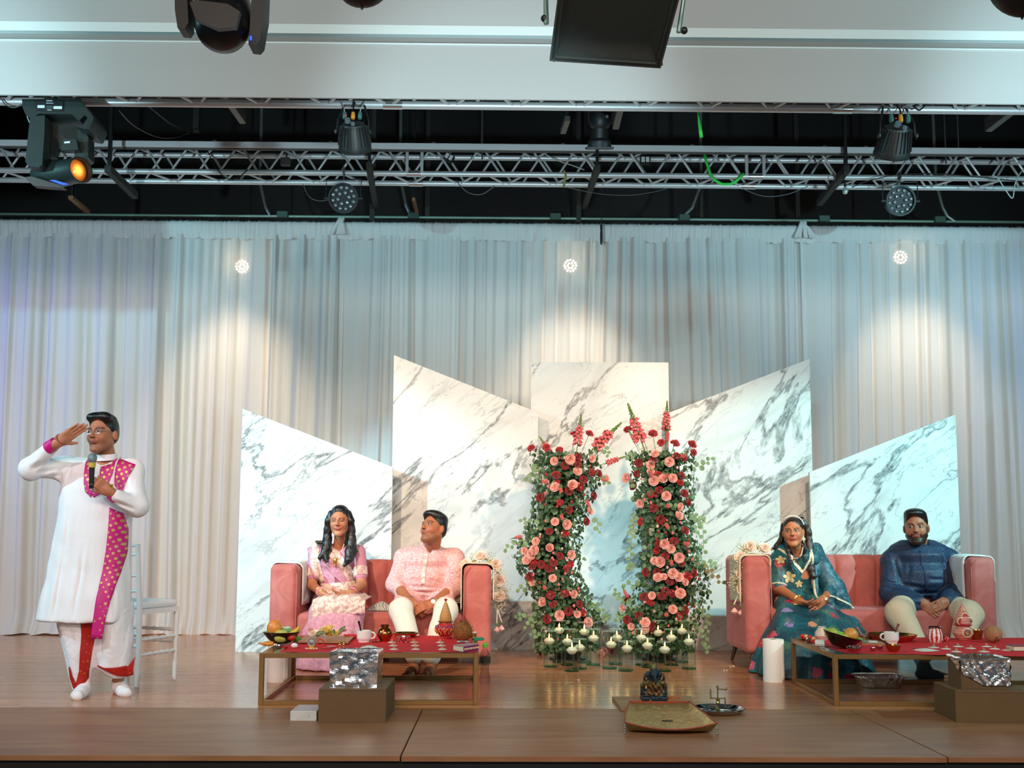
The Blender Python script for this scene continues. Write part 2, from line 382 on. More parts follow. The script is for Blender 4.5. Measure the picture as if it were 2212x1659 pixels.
def panel(tl, tr, bl, br_, Y, label, seed):
    a = at(*tl,Y=Y); b = at(*tr,Y=Y); x0 = a.x; x1 = b.x
    t = thing('marble_backdrop', label, 'panel', ((x0+x1)/2, Y, 0), 0, 'marble-printed backdrop panels')
    mm = marble('marble_'+str(seed), (seed*3.1, 0, seed*1.7))
    MB().prism([(x0,Y,.0),(x1,Y,.0),(x1,Y,b.z),(x0,Y,a.z)], (0,.004,0)).build('printed_face', mm, t, world=True)
    MB().prism([(x0,Y+.004,.0),(x1,Y+.004,.0),(x1,Y+.004,b.z),(x0,Y+.004,a.z)], (0,.034,0)).build('core_board', edge, t, world=True)
    bx = (x0+x1)/2
    MB().tube([(bx,Y+.04,.9),(bx,Y+.35,.01)],.015,6).tube([(bx,Y+.04,.05),(bx,Y+.36,.012)],.015,6).build('brace', mat('dark_pipe','2c3331',.5,.5), t, world=True)
panel((524,883),(848,1009),0,0,8.95,'lowest-left slant-topped marble panel beside the left sofa',1)
panel((851,767),(1162,891),0,0,9.2,'tall slant-topped marble panel behind the man in pink, left of centre',2)
panel((1147,782),(1444,783),0,0,9.42,'square-topped marble panel behind the flower columns',3)
panel((1444,892),(1749,775),0,0,9.2,'tall slant-topped marble panel right of the flower columns',5)
panel((1749,1020),(2064,895),0,0,8.95,'lowest-right slant-topped marble panel behind the man in blue',6)
# ---------------------------------------------------------------- overhead rig
blk = mat('black_plastic','121315',.45); blk2 = mat('fixture_black','1a1d1e',.5,.1); dpipe = mat('dark_pipe','2c3331',.5,.5)
steel = mat('dull_steel','5f5f5c',.5,.6,bump=(40,.001,.3))
def truss(label, x0, x1, Yf, z, h, d, per, r=.027, br=.0115):
    t = thing('lighting_truss', label, 'truss', ((x0+x1)/2,Yf,z), 0, 'aluminium box trusses over the stage')
    for (yy,zz) in ((0,0),(d,0),(0,h),(d,h)):
        MB().tube([(x0,Yf+yy,z+zz),(x1,Yf+yy,z+zz)], r, 12).build('chord', alu, t, world=True)
    shared = {}
    n = int((x1-x0)/per)
    def br_(key, a, b):
        a = V(a); b = V(b)
        if key not in shared:
            o = MB().tube([(0,0,0), b-a], br, 8).build('brace', alu, t); shared[key] = o.data
        else:
            o = bpy.data.objects.new('brace', shared[key]); COL.objects.link(o); o.parent = t
        o.location = a - V(t.location)
    e = per*.10
    for i in range(n):
        x = x0+i*per+.05
        for k,(A,B) in enumerate((((0,0),(0,h)),((d,0),(d,h)),((0,0),(d,0)),((0,h),(d,h)))):
            off = .12*k if k < 3 else .05; xx = x+off
            if xx+per > x1: continue
            br_('u%d'%k, (xx+e,Yf+A[0],z+A[1]), (xx+per/2-e*.3,Yf+B[0],z+B[1]))
            br_('d%d'%k, (xx+per/2+e*.3,Yf+B[0],z+B[1]), (xx+per-e,Yf+A[0],z+A[1]))
    return t
ZF = zat(229,7.1); ZR = zat(377,9.6)
tf = truss('front aluminium box truss, half hidden by the grey bulkhead', -6.4, 6.4, 6.83, ZF, .27, .27, .46, .030)
tr_ = truss('rear aluminium box truss in front of the drapes', -6.6, 6.6, 9.6, ZR, .27, .27, .47)
for tt,Y0,z0 in ((tf,6.83,ZF),(tr_,9.6,ZR)):
    for x in (-4.4,-.2,4.4):
        MB().tube([(x,Y0+.13,z0+.2),(x,Y0+.13,6.3)],.008,6).build('hanging_cable', steel, tt, world=True)
for xx in ((895,505+190),):
    pass
for u in (880,912,1611,1648):
    p = at(u,345,Y=9.6); MB().box((p.x,9.575,ZR+.135),(.028,.02,.27)).build('splice_plate', alu, tr_, world=True)
for (u,tt,Y0,z0) in ((895,tr_,9.6,ZR),(1630,tr_,9.6,ZR),(838,tf,6.83,ZF),(1850,tf,6.83,ZF)):
    for yy in (0,.27):
        x = at(u,300,Y=Y0).x; MB().tube([(x-.07,Y0+yy,z0),(x+.07,Y0+yy,z0)],.033,12).build('coupler', mat('bright_steel','d2d6d8',.2,.9), tt, world=True)
zbt = zat(319,9.42)
bt = thing('track_batten','flat white-silver track bar running along the top of the rear truss','rail',(0,9.42,zbt))
MB().bbox((0,0,0),(13.2,.05,.058),.004).build('bar', mat('white_enamel','d9dde0',.3,.1), bt)
MB().box((0,.01,-.036),(13.2,.03,.012)).build('lower_flange', steel, bt)
for u in (228,464,715,937,1216,1495,1780,1870,2115):
    p = at(u,306,Y=9.42); MB().box((p.x,9.42,zbt+.036),(.035,.03,.014)).tube([(p.x-.012,9.42,zbt+.043),(p.x+.012,9.42,zbt+.043)],.008,6).build('clip', steel, bt, world=True)
for x in (-4.4,-.2,4.4): MB().tube([(x,9.45,zbt+.02),(x,9.45,6.3)],.006,6).build('hanging_cable', steel, bt, world=True)
# dark beams behind
bm = mat('dark_timber','2a2724',.8,bump=(20,.004,.4)); bm2 = mat('raw_timber','8a6a4c',.75,bump=(30,.003,.3))
def beam(name, label, u0,v0,u1,v1,Y0,w,h,m,cat='beam', drop=False):
    a = at(u0,v0,Y=Y0); z = a.z; b = at(u1,v1,z=z)
    if b.y < Y0+.1 or b.y > 12.1: b = at(u1,v1,Y=min(max(b.y,Y0+.3),11.9))
    d = b-a; L = d.length; R = d.to_track_quat('Y','Z').to_matrix()
    t = thing(name, label, cat, a, 0, 'beams and struts under the stage ceiling')
    MB().bbox(R@V((0,L/2,h/2)),(w,L,h),.004,rot=R).build('bar', m, t)
    MB().box(R@V((0,.04,h))+V((0,0,(6.3-z-h)/2)),(w*.5,.03,6.3-z-h)).build('drop_strut', blk, t)
    return t
beam('ceiling_beam','grey steel beam slanting back above the par light left of centre',485,212,525,268,7.7,.055,.11,steel)
beam('ceiling_beam','grey steel beam slanting back right of the hanging spotlight',1345,218,1330,280,7.7,.055,.11,steel)
beam('ceiling_beam','grey steel beam slanting back at the far right by the bulkhead',2200,235,2135,285,7.7,.06,.11,steel)
beam('ceiling_beam','dark square beam in front of the rear truss left of centre',797,362,812,452,9.3,.055,.06,bm)
beam('ceiling_beam','dark square beam in front of the rear truss right of centre',1291,368,1262,452,9.3,.055,.06,bm)
beam('ceiling_beam','dark square beam hanging before the rear truss at the right',1830,372,1770,445,9.3,.06,.07,bm)
beam('ceiling_beam','dark square beam behind the moving head light at the left',232,372,292,430,9.1,.06,.07,bm)
beam('timber_stub','raw timber stub above the left drape',152,430,190,462,10.2,.05,.04,bm2)
beam('timber_stub','short raw timber stub with a red end left of centre',893,434,900,462,10.5,.035,.04,bm2)
beam('timber_stub','small open steel stub left of the hanging spotlight',1226,262,1216,290,8.4,.05,.05,steel)
for (u,v0,v1,w,Y) in ((923,395,478,.05,11.2),(804,440,478,.055,11.0),(1250,450,480,.05,11.0),(424,235,285,.06,9.9),(1515,445,470,.04,11.4),(1723,395,470,.05,11.6)):
    a = at(u,v1,Y=Y); q = MB().box((0,0,(6.3-a.z)/2),(w,.05,6.3-a.z)).build('drop_strut', bm, loc=a); tag(q,'dark vertical strut hanging from the ceiling at the '+{923:'left of centre, behind the truss coupler',804:'left of centre, below a square beam',1250:'middle, below a square beam',424:'left, beside the slanting steel beam',1515:'right of centre, above the drape',1723:'right, left of a slanting square beam'}[u],'strut','beams and struts under the stage ceiling')
# conduit along the rear wall over the drapes
zc2 = zat(471,11.0)
cd = thing('conduit_run','green-grey conduit pipe running just above the drapes','conduit',(0,11.0,zc2))
MB().tube([(-7.3,0,0),(7.3,0,0)],.016,8).build('pipe', mat('green_grey_pipe','6d8a7e',.45,.4), cd)
for (u,v,du) in ((562,395,590),(865,385,893),(1514,400,1470),(2022,395,2052)):
    a = at(u,v,Y=11.0); b = at(du,471,Y=11.0); s = 1 if du>u else -1
    if v>=395: a = at(u,v,Y=11.0)
    MB().tube([(a.x-s*.01,11.0,6.2),(a.x,11.0,a.z),(a.x+(b.x-a.x)*.45,11.0,a.z+(b.z-a.z)*.7),(b.x-s*.03,11.0,b.z+.02),(b.x+s*.05,11.0,zc2)],.018,8).build('bent_pipe', mat('grey_pipe','777b78',.45,.5), cd, world=True)
for u in (610,893,1200,1780,2030,1478):
    a = at(u,468,Y=10.97); MB().bbox((a.x,10.97,zc2+.01),(.12,.05,.07),.006).build('junction_box', mat('green_box','40564d',.5,.3), cd, world=True)
# junction boxes on the truss
for (u,v,Y,lab) in ((617,350,9.75,'grey junction box on the rear truss left of centre'),(970,341,9.72,'tilted junction box with white sockets on the rear truss'),(1393,347,9.72,'black outlet box with two white sockets on the rear truss')):
    a = at(u,v,Y=Y); t = thing('outlet_box',lab,'electrical box',a)
    rt = Ry(.5) if u==970 else None
    MB().bbox((0,0,0),(.095,.06,.075),.005,rot=rt).build('box_body', steel if u==617 else blk, t)
    MB().tube([(0,.03,.03),(0,.05,ZR+.27-a.z)],.008,6).build('bracket', steel, t)
    if u!=617:
        for s in (-1,1): MB().bbox(((rt@V((s*.022,-.033,0))) if rt else (s*.022,-.033,0)),(.034,.008,.052),.002,rot=rt).build('socket', mat('socket_white','c8ccca',.4), t)
def cable(name, label, px, Y, r, m, cat='cable', group=None):
    Ys = Y if isinstance(Y,(list,tuple)) else [Y]*len(px)
    P = [at(u,v,Y=y) for (u,v),y in zip(px,Ys)]; Q = []
    for i in range(len(P)-1):                   # Catmull-Rom
        p0 = P[max(i-1,0)]; p1 = P[i]; p2 = P[i+1]; p3 = P[min(i+2,len(P)-1)]
        for k in range(5):
            t = k/5; Q.append(.5*((2*p1)+(p2-p0)*t+(2*p0-5*p1+4*p2-p3)*t*t+(3*p1-3*p2+p3-p0)*t**3))
    Q.append(P[-1]); L = P[0]
    o = MB().tube([q-L for q in Q], r, 6).build(name, m, loc=L, smooth='all'); return tag(o, label, cat, group)
GC = 'cables hanging in the rig'; wcab = mat('pale_cable','aab4b3',.5); bcab = mat('black_cable','0e0f10',.5); gcab = mat('grey_cable','55595a',.5)
cable('cable','pale cable hanging from the front truss behind the moving head light',[(56,226),(60,255),(75,285),(85,297),(80,320),(77,342)],7.3,.004,wcab,group=GC)
cable('cable','grey cable sagging from the far left of the front truss',[(3,213),(12,226),(30,232),(50,225)],7.05,.005,gcab,group=GC)
cable('cable','long thin grey cable sagging between truss and strut at the left',[(258,240),(290,272),(340,296),(380,297),(410,287)],[7.1,7.7,8.6,9.6,9.9],.004,gcab,group=GC)
cable('cable','thin grey cable slanting down beside the steel beam at the left',[(300,215),(330,237),(370,268),(410,285)],[7.1,7.8,9,9.9],.004,gcab,group=GC)
cable('cable','black cable drooping below the rear truss left of centre',[(447,322),(460,352),(480,378),(500,388),(520,380),(535,366)],9.57,.005,bcab,group=GC)
cable('cable','grey cable looping from the rear truss to the left LED par',[(655,398),(668,425),(690,434),(716,430)],9.58,.004,gcab,group=GC)
cable('cable','thin cable drooping below the rear truss in the middle',[(985,390),(1005,412),(1025,420),(1045,418),(1068,402)],9.57,.005,gcab,group=GC)
cable('cable','long thin cable sagging right of the bare bulb',[(1225,405),(1290,418),(1350,422),(1400,417),(1440,408)],9.58,.003,gcab,group=GC)
cable('cable','pale cable slanting through the rear truss in the middle',[(1170,328),(1200,345),(1235,357),(1262,367)],9.55,.005,wcab,group=GC)
cable('cable','thin cable sagging under the rear truss right of centre',[(1605,408),(1650,424),(1700,420),(1745,402)],9.58,.004,gcab,group=GC)
cable('cable','white cable with a sharp bend hanging at the far right',[(2143,379),(2155,385),(2172,410),(2187,428),(2192,400),(2200,380),(2212,365),(2225,350)],9.35,.006,wcab,group=GC)
cable('cable','black cable running along the rear truss to the right LED par',[(1840,405),(1870,392),(1900,385),(1935,378),(2040,376),(2212,393)],9.42,.005,bcab,group=GC)
cable('cable','black cable drooping under the bulkhead beside the right par',[(1972,228),(1985,238),(1998,228)],7.0,.006,bcab,group=GC)
cable('cable','black rope with a toggle hanging over the drape right of centre',[(1298,400),(1299,430),(1300,460),(1299,485)],9.9,.004,bcab,'rope',group=GC)
cable('strap_end','yellow cord tied round the rear truss in the middle',[(1218,368),(1222,380),(1219,395),(1217,404)],9.55,.010,mat('yellow_cord','8d8a35',.6),'cord')
p = at(1299,507,Y=9.9); o = MB().lathe([(0,.11),(.012,.10),(.012,.05),(.006,.045),(.012,.04),(.014,-.08),(.008,-.10),(0,-.10)],n=10).build('hanging_toggle', blk, loc=p); tag(o,'small black toggle at the end of the hanging rope','toggle')
gm = mat('green_strap','35c84a',.5)
def strap(px, Y, w, label):
    P = [at(u,v,Y=Y) for u,v in px]; mb = MB(); L = P[0]
    for i,q in enumerate(P):
        d = (P[min(i+1,len(P)-1)]-P[max(i-1,0)]).normalized(); nn = V((-d.z,0,d.x)); 
        ww = w[i] if isinstance(w,list) else w
        for s in (-1,1): mb.v.append(tuple(q-L+nn*ww*s))
    mb.f = [(2*i,2*i+1,2*i+3,2*i+2) for i in range(len(P)-1)]
    return tag(mb.build('ratchet_strap', gm, loc=L, solid=.003), label, 'strap')
strap([(1507,236),(1508,250),(1510,265),(1513,282),(1515,297)],7.12,[.003,.004,.008,.013,.012],'short bright green strap end hanging above the batten')
strap([(1522,333),(1526,350),(1534,375),(1545,390),(1560,398),(1578,398),(1592,390),(1602,380),(1607,375)],9.55,.014,'bright green strap looping below the rear truss')
# bare bulb
p = at(1826,412,Y=9.25); t = thing('bare_bulb','bare glass bulb hanging under the rear truss at the right','bulb',p)
MB().lathe([(0,-.032),(.018,-.028),(.027,-.01),(.024,.012),(.012,.03),(.011,.042)],n=14).build('glass_bulb', mat('bulb_glass','b8c4c0',.1,.5), t)
MB().lathe([(.013,.038),(.014,.065),(.006,.072)],n=10).build('socket', blk, t); MB().tube([(0,0,.07),(0,.03,.15),(0,.1,ZR-p.z)],.004,6).build('cord', bcab, t)
# ------------------------------------------------------------- fixtures
def PF(u0,v0,Y):
    p = at(u0,v0,Y=Y); s = (at(u0+100,v0,Y=Y)-p).x/100
    return p, (lambda u,v,d=0: V(((u-u0)*s, d, (v0-v)*s))), s
lensm = mat('clear_lens','aeb4b6',.12,.6)
def led_par(u, v, Y, label, top):
    p, q, s = PF(u,v,Y); R = Rx(.18)@Rz(0)
    t = thing('led_par', label, 'stage light', p, 0, 'LED par cans facing the audience')
    r = 29*s
    MB().lathe([(0,.17),(r*.6,.17),(r*.95,.09),(r*1.12,.0),(r*1.12,-.02),(r*.98,-.02),(r*.96,.01),(0,.012)],n=28,rot=R@Rx(PI/2)@Matrix.Scale(-1,3,(0,0,1))).build('housing', blk2, t)
    for rr,nn in ((.42,6),(.80,12)):
        for k in range(nn):
            a = 2*PI*k/nn+.2; c = R@V((rr*r*math.cos(a),.0,rr*r*math.sin(a)))
            MB().ball(c, (4.0*s,.010,4.0*s), 10, 6, rot=R).build('lens', lensm, t)
    mb = MB(); rr = r*1.3
    mb.tube([(-rr,0,-.0),(-rr,0,rr*1.05),(rr,0,rr*1.12),(rr,0,0)],.007,6); mb.build('yoke', blk2, t)
    for k in (-1,1): MB().tube([(k*r*1.05,0,0),(k*rr*1.1,0,0)],.014,8).build('knob', blk2, t)
    zt = top-p.z; MB().tube([(0,0,rr*1.1),(0,0,zt)],.008,6).torus((0,0,zt+.0),.034,.008,16,6,rot=Ry(PI/2)).build('clamp', steel, t)
    return t
led_par(742,428,9.55,'round LED par can facing out below the rear truss, left of centre',ZR)
led_par(1945,434,9.55,'round LED par can facing out below the rear truss, at the right',ZR)
orange = mat('orange_plug','e0932f',.4)
def par_back(u, vt, Y, k, label):               # seen from behind, pointing down towards the stage
    p, q, s = PF(u,vt,Y); t = thing('par_can', label, 'stage light', p, 0, 'par cans seen from behind')
    R = Rx(R_(38)); s *= k
    prof = [(0,.04*s/s*0),(20*s,0),(26*s,-3*s),(31*s,-20*s),(37*s,-50*s),(39*s,-62*s),(38*s,-66*s),(34*s,-67*s),(30*s,-55*s),(0,-52*s)]
    c0 = V((0,0,-14*s))
    MB().lathe(prof, c0, 32, rot=R).build('housing', blk2, t)
    f = MB()
    for i in range(14):
        a = PI+PI*i/13; d = V((math.cos(a),math.sin(a),0))
        f.prism([c0+R@(d*27*s+V((0,0,-6*s))), c0+R@(d*33*s+V((0,0,-8*s))), c0+R@(d*40*s+V((0,0,-50*s))), c0+R@(d*35*s+V((0,0,-52*s)))], R@(V((-d.y,d.x,0))*.004))
    f.build('cooling_fins', blk2, t)
    for (dx,m_,n_) in ((-18,mat('green_grey_plug','4b6f66',.4),'plug'),(2,orange,'plug'),(18,mat('green_grey_plug','4b6f66',.4),'plug')):
        o = MB().lathe([(0,0),(4.5*s,0),(5*s,8*s),(4*s,16*s),(2*s,18*s),(0,18*s)],V((dx*s,-.05,-12*s)),10,rot=Rx(-.15)).build(n_, m_, t)
        MB().tube([(dx*s,-.05,2*s),(dx*s*1.1,-.04,16*s),(dx*s*1.6-4*s,.04,44*s)],.006 if m_ is orange else .004,6).build('power_cord' if m_ is orange else 'signal_cord', bcab if m_ is orange else wcab, t)
    MB().lathe([(0,3*s),(6*s,3*s),(7*s,0),(7*s,-6*s),(0,-6*s)],V((-9*s,-.085,-20*s)),12,rot=Rx(R_(60))).build('knob', mat('blue_grey_knob','607078',.35,.3), t)
    MB().lathe([(0,2*s),(4*s,2*s),(5*s,0),(5*s,-4*s),(0,-4*s)],V((4*s,-.10,-30*s)),10,rot=Rx(R_(60))).build('lock_nut', mat('blue_grey_knob','607078',.35,.3), t)
    MB().ball((-12*s,-.08,-8*s),1.2*s,6,4).build('indicator', mat('red_led','ff2010',.4,emit='ff2010',es=3), t)
    for sd in (-1,1):
        MB().tube([(sd*38*s,0,-38*s),(sd*36*s,0,-8*s),(sd*24*s,.05,34*s)],.007,6).build('yoke', blk2, t)
        MB().lathe([(0,0),(6*s,0),(7*s,4*s),(3*s,6*s),(0,6*s)],V((sd*38*s,0,-36*s)),8,rot=Ry(sd*PI/2)).build('side_knob', blk2, t)
    MB().tube([(-24*s,.05,34*s),(24*s,.05,34*s)],.007,6).tube([(0,.05,34*s),(0,.08,ZF-p.z)],.01,6).build('clamp', steel, t)
    return t
par_back(763,252,7.0,.92,'black par can seen from behind under the bulkhead, left of centre')
par_back(1938,258,7.0,1.0,'black par can seen from behind under the bulkhead, at the right')
# hanging profile spot
p, q, s = PF(1297,240,8.0); t = thing('profile_spot','black profile spotlight hanging right of centre under the bulkhead','stage light',p)
MB().lathe([(0,0),(16*s,-2*s),(22*s,-14*s),(22*s,-30*s),(18*s,-36*s),(19*s,-56*s),(25*s,-62*s),(26*s,-76*s),(22*s,-77*s),(17*s,-60*s),(0,-58*s)],n=24,rot=Rx(R_(20))).build('housing', blk2, t)
MB().bbox(Rx(R_(20))@V((0,0,-77*s)),(58*s,50*s,5*s),.004,rot=Rx(R_(20))).build('gel_frame', blk, t)
MB().tube([(-24*s,0,-28*s),(-26*s,0,0),(26*s,0,0),(24*s,0,-28*s)],.008,6).tube([(0,0,0),(0,-.5,ZF+.1-p.z)],.012,6).build('yoke', blk2, t)
# moving head light at left
p, q, s = PF(140,232,6.98); t = thing('moving_head_light','large black moving head light with an amber glowing lens hanging at the left','stage light',p)
gg = mat('fixture_green_black','1c2624',.45,.1)
def pris(poly, d0, d1, name, m_):
    par = t; P = [q(u,v,d0) for u,v in poly]; return MB().prism(P[::-1], (0,d1-d0,0)).build(name, m_, par)
pris([(66,232),(186,230),(200,246),(218,268),(219,276),(210,297),(203,297),(183,292),(196,290),(207,272),(200,266),(190,278),(172,264),(103,264),(90,273),(75,265),(68,250)],-.13,.13,'base', gg)
pris([(94,234),(155,235),(155,259),(98,258)],-.136,-.13,'display_panel', blk)
for a in ((101,246,116,252),(135,248,153,254),(119,235,132,237),(119,241,134,242),(122,256,131,257)):
    pris([(a[0],a[1]),(a[2],a[1]),(a[2],a[3]),(a[0],a[3])],-.139,-.136,'label_plate', mat('label_white','b9c6c8',.5))
pris([(120,247),(133,247),(133,254),(120,254)],-.139,-.136,'screen', mat('screen_grey','3a4644',.3))
for u in (120,168):
    MB().torus(q(u,222,.0),.036,.011,18,6,rot=Ry(PI/2)).box(q(u,228),(.03,.05,.03)).build('clamp', steel, t)
pris([(88,272),(119,270),(120,300),(119,378),(112,384),(90,381),(83,372)],-.15,-.05,'yoke_arm', gg)
pris([(88,270),(178,276),(196,300),(198,346),(190,352),(170,346),(160,310),(140,296),(120,300),(120,340),(105,340)],-.02,.09,'yoke', gg)
pris([(140,314),(178,312),(184,336),(146,338)],-.08,-.02,'control_box', gg); pris([(154,319),(166,318),(166,322),(154,323)],-.084,-.08,'label_plate', mat('label_white','b9c6c8',.5))
A = V((.86,-.48,-.06)).normalized(); Rh = A.to_track_quat('Z','X').to_matrix(); c0 = q(128,377,.03)
MB().lathe([(0,-62*s),(24*s,-60*s),(31*s,-48*s),(33*s,-10*s),(31*s,20*s),(29*s,40*s),(29*s,62*s),(30*s,74*s),(27*s,75*s),(25*s,60*s),(0,56*s)], c0, 28, rot=Rh, sx=.9).build('head', gg, t)
m, n = nmat('amber_lens', .15)
rr_ = n.new('ShaderNodeVectorMath', operation='LENGTH'); n.l.new(n.coord('Object'), rr_.inputs[0])
ec = n.ramp(rr_.outputs['Value'], [(0,(1,.55,.12)),(.022,(1,.42,.06)),(.05,(.28,.07,.008)),(.08,(.05,.01,.001))]); n.l.new(ec, n.b.inputs['Emission Color']); n.b.inputs['Emission Strength'].default_value = 2.6
n.b.inputs['Base Color'].default_value = (.15,.05,.01,1)
cl = c0+Rh@V((0,0,60*s)); MB().lathe([(0,6*s),(14*s,5*s),(25*s,0)],n=24).build('lens', m, t, loc=cl, rot=Rh.to_euler())
for vv in (362,367,374,379):
    for uu in range(149,168,3): MB().box(c0+Rh@V((0,0,0))+V(((uu-128)*s*.9,-.105,(377-vv)*s)),(2*s,.006,2.2*s)).build('vent', blk, t)
pris([(75,400),(90,398),(150,416),(160,422),(130,421),(95,418)],-.10,-.04,'tape_strip', mat('warm_grey_plastic','3a332f',.5))
MB().prism([q(130,408,-.115),q(142,407,-.115),(q(172,416,-.112)),q(160,418,-.112)],(0,.01,0)).build('tape_strip', mat('blue_tape','2f5ad0',.5), t)
# near fixtures hanging in front of the bulkhead
pz = at(1106,-90,Y=4.7).z
np_ = MB().tube([(-6,4.75,pz),(6,4.75,pz)],.025,12).build('front_pipe', alu); tag(np_,'aluminium lighting pipe above the frame carrying the nearest fixtures','pipe')
for x in (-5.5,0,5.5): MB().tube([(x,4.75,pz),(x,4.75,6.3),(x,6.6,6.3)],.01,6).build('hanging_cable', steel, np_)
p, q, s = PF(480,0,4.75); t = thing('moving_head_light','black moving head light cut off by the top edge, left of centre, near the camera','stage light',p)
pris([(378,-60),(404,-60),(413,60),(406,72),(390,70),(383,30)],-.03,.07,'yoke_arm', blk)
pris([(548,-60),(576,-60),(575,40),(567,98),(559,108),(543,106),(545,60)],-.03,.07,'yoke_arm', blk2)
pris([(380,-60),(576,-60),(576,-85),(380,-85)],-.06,.10,'yoke_bridge', gg)
A = V((.15,-.62,-.77)).normalized(); Rh = A.to_track_quat('Z','X').to_matrix(); c0 = q(478,28,.0)
MB().lathe([(0,-80*s),(48*s,-76*s),(60*s,-50*s),(63*s,0),(60*s,40*s),(54*s,66*s),(38*s,82*s),(0,90*s)], c0+V((0,.04,0)), 28, rot=Rh).build('head', mat('very_black','090b0b',.35), t)
pris([(441,60),(452,54),(520,62),(545,78),(538,112),(500,116),(455,96)],-.22,-.19,'faceplate', blk)
for k,(uu,vv) in enumerate(((482,22),(490,26))): MB().torus(q(uu,vv,-.16),7*s,1.5*s,20,6,rot=Rx(PI/2-.3)).build('embossed_ring', blk, t)
MB().box(q(549,95,-.04),(4*s,.01,9*s)).build('indicator', mat('blue_led','3050ff',.4,emit='2a50ff',es=1.5), t)
for k in range(4): MB().torus(q(437+k*6,17-k*2.4,-.05),5*s,2*s,12,6,rot=Ry(1.2)).build('cable_gland', mat('teal_plastic','5fa9a6',.4), t)
MB().tube([q(478,-72,.0),V((q(478,-72).x,0,pz-p.z))],.03,10).build('clamp', steel, t)
for (u,v,R0,lab) in ((783,-38,58,'dark round fixture peeking in at the top edge, left of centre'),(2205,-25,66,'dark round fixture peeking in at the top right corner')):
    p, q, s = PF(u,v,4.75); t = thing('par_can',lab,'stage light',p)
    MB().lathe([(0,R0*.9*s),(R0*.7*s,R0*.85*s),(R0*.95*s,R0*.3*s),(R0*s,0),(R0*.97*s,-R0*.1*s),(0,-R0*.06*s)],n=28,rot=Rx(R_(80)),c=(0,.02,0)).build('housing', mat('very_black','090b0b',.35), t)
    MB().ball(q(u,v+R0*1.02),.007,6,4).build('screw', blk, t)
    MB().tube([(0,0,R0*.5*s),(0,0,pz-p.z)],.02,8).build('clamp', steel, t)
# square flood
p, q, s = PF(1325,0,4.6); t = thing('flood_light','large square grey flood light with a framed glass face, near the camera at the top','stage light',p)
fm = mat('dark_grey_metal','4b5250',.45,.5); fm2 = mat('flood_reflector','2c3432',.5,.2)
def PQ(u,v,Y): return at(u,v,Y=Y)-p
bl,br2,tr2,tl2 = PQ(1187,132,4.95),PQ(1427,148,4.95),PQ(1478,-40,4.45),PQ(1212,-60,4.45)
cen = (bl+br2+tr2+tl2)/4; nrm = (br2-bl).cross(tl2-bl).normalized(); 
if nrm.y > 0: nrm = -nrm
bk = -nrm*.16
def ins(pt,f): return pt+(cen-pt)*f
fr = MB(); C4 = [bl,br2,tr2,tl2]
for i in range(4):
    a,b = C4[i],C4[(i+1)%4]; fr.prism([a,b,ins(b,.10),ins(a,.10)], -nrm*.03)
fr.build('face_frame', fm, t)
sd = MB()
for i in range(4):
    a,b = ins(C4[i],.03),ins(C4[(i+1)%4],.03); sd.prism([a,b,ins(b,.12)+bk,ins(a,.12)+bk], (ins(a,.06)-a))
sd.prism([ins(c_,.12)+bk for c_ in C4], -nrm*.02); sd.build('housing', fm, t)
rf = MB(); rf.prism([ins(c_,.2)+bk*.9 for c_ in C4], -nrm*.005)
for i in range(4):
    a,b = C4[i],C4[(i+1)%4]; rf.add([ins(a,.11)-nrm*.02,ins(b,.11)-nrm*.02,ins(b,.3)+bk*.9,ins(a,.3)+bk*.9],[(0,1,2,3)])
rf.build('reflector', fm2, t)
g_ = MB().prism([ins(c_,.1)-nrm*.012 for c_ in C4], -nrm*.003).build('glass_front', mat('smoked_glass','3a4240',.25,0,alpha=.35), t)
ty = V((0,0,pz-p.z))
MB().tube([PQ(1180,52,4.72),PQ(1178,-70,4.7),ty,PQ(1485,-60,4.7),PQ(1466,70,4.72)],.013,8).build('yoke', mat('teal_grey','6d8c8a',.4,.5), t)
for u,v in ((1176,40),(1478,66)): MB().ball(PQ(u,v,4.72),.018,10,6).build('yoke_knob', blk, t)
# unseen black flag, added to throw the shadow on the top left drapes
t = thing('shadow_flag','unseen black flag added left of the frame to shadow the drapes','shadow blocker',(-5.6,7.5,3.9))
MB().bbox((0,0,0),(1.56,.02,.84),.003).build('flag_cloth', blk, t)
for x in (-.6,.6): MB().tube([(x,0,.42),(x,0,2.4)],.01,6).build('hanging_wire', blk, t)
# ---------------------------------------------------------------- furniture
def bev(o, w, seg=4):
    q = o.modifiers.new('bevel','BEVEL'); q.width = w; q.segments = seg; q.limit_method = 'ANGLE'; q.angle_limit = R_(30)
    for p in o.data.polygons: p.use_smooth = True
    return o
white_gloss = mat('white_chair_paint','eceaea',.3)
# white banquet chair
A,B,C_ = V((-2.38,6.84,0)),V((-2.25,7.20,0)),V((-2.77,7.03,0)); D = C_+(B-A)
t = thing('banquet_chair','white wooden banquet chair with a white seat pad standing behind the man at the microphone','chair',A)
L = lambda p: V(p)-A
for q in (B,D): MB().tube([L(q),L(q)+V((0,0,.47))],[.014,.019],10).build('leg', white_gloss, t)
out = ((A-B)+(C_-D)).normalized()
for q in (A,C_):
    MB().tube([L(q),L(q)+V((0,0,.47)),L(q)+out*.045+V((0,0,.93))],[.015,.019,.015],10).build('back_leg', white_gloss, t)
def spindle(a,b,r=.010):
    n_ = 13; P = [a+(b-a)*i/n_ for i in range(n_+1)]; rs = [r*(1.45 if i%2==0 and 0<i<n_ else .95) for i in range(n_+1)]
    return MB().tube(P, rs, 8)
for a,b in ((A,B),(B,D),(D,C_),(C_,A)):
    for z in (.30,.20) if (a is A or a is D) else (.26,.34):
        spindle(L(a)+V((0,0,z)),L(b)+V((0,0,z))).build('stretcher', white_gloss, t)
cc = (A+B+C_+D)/4
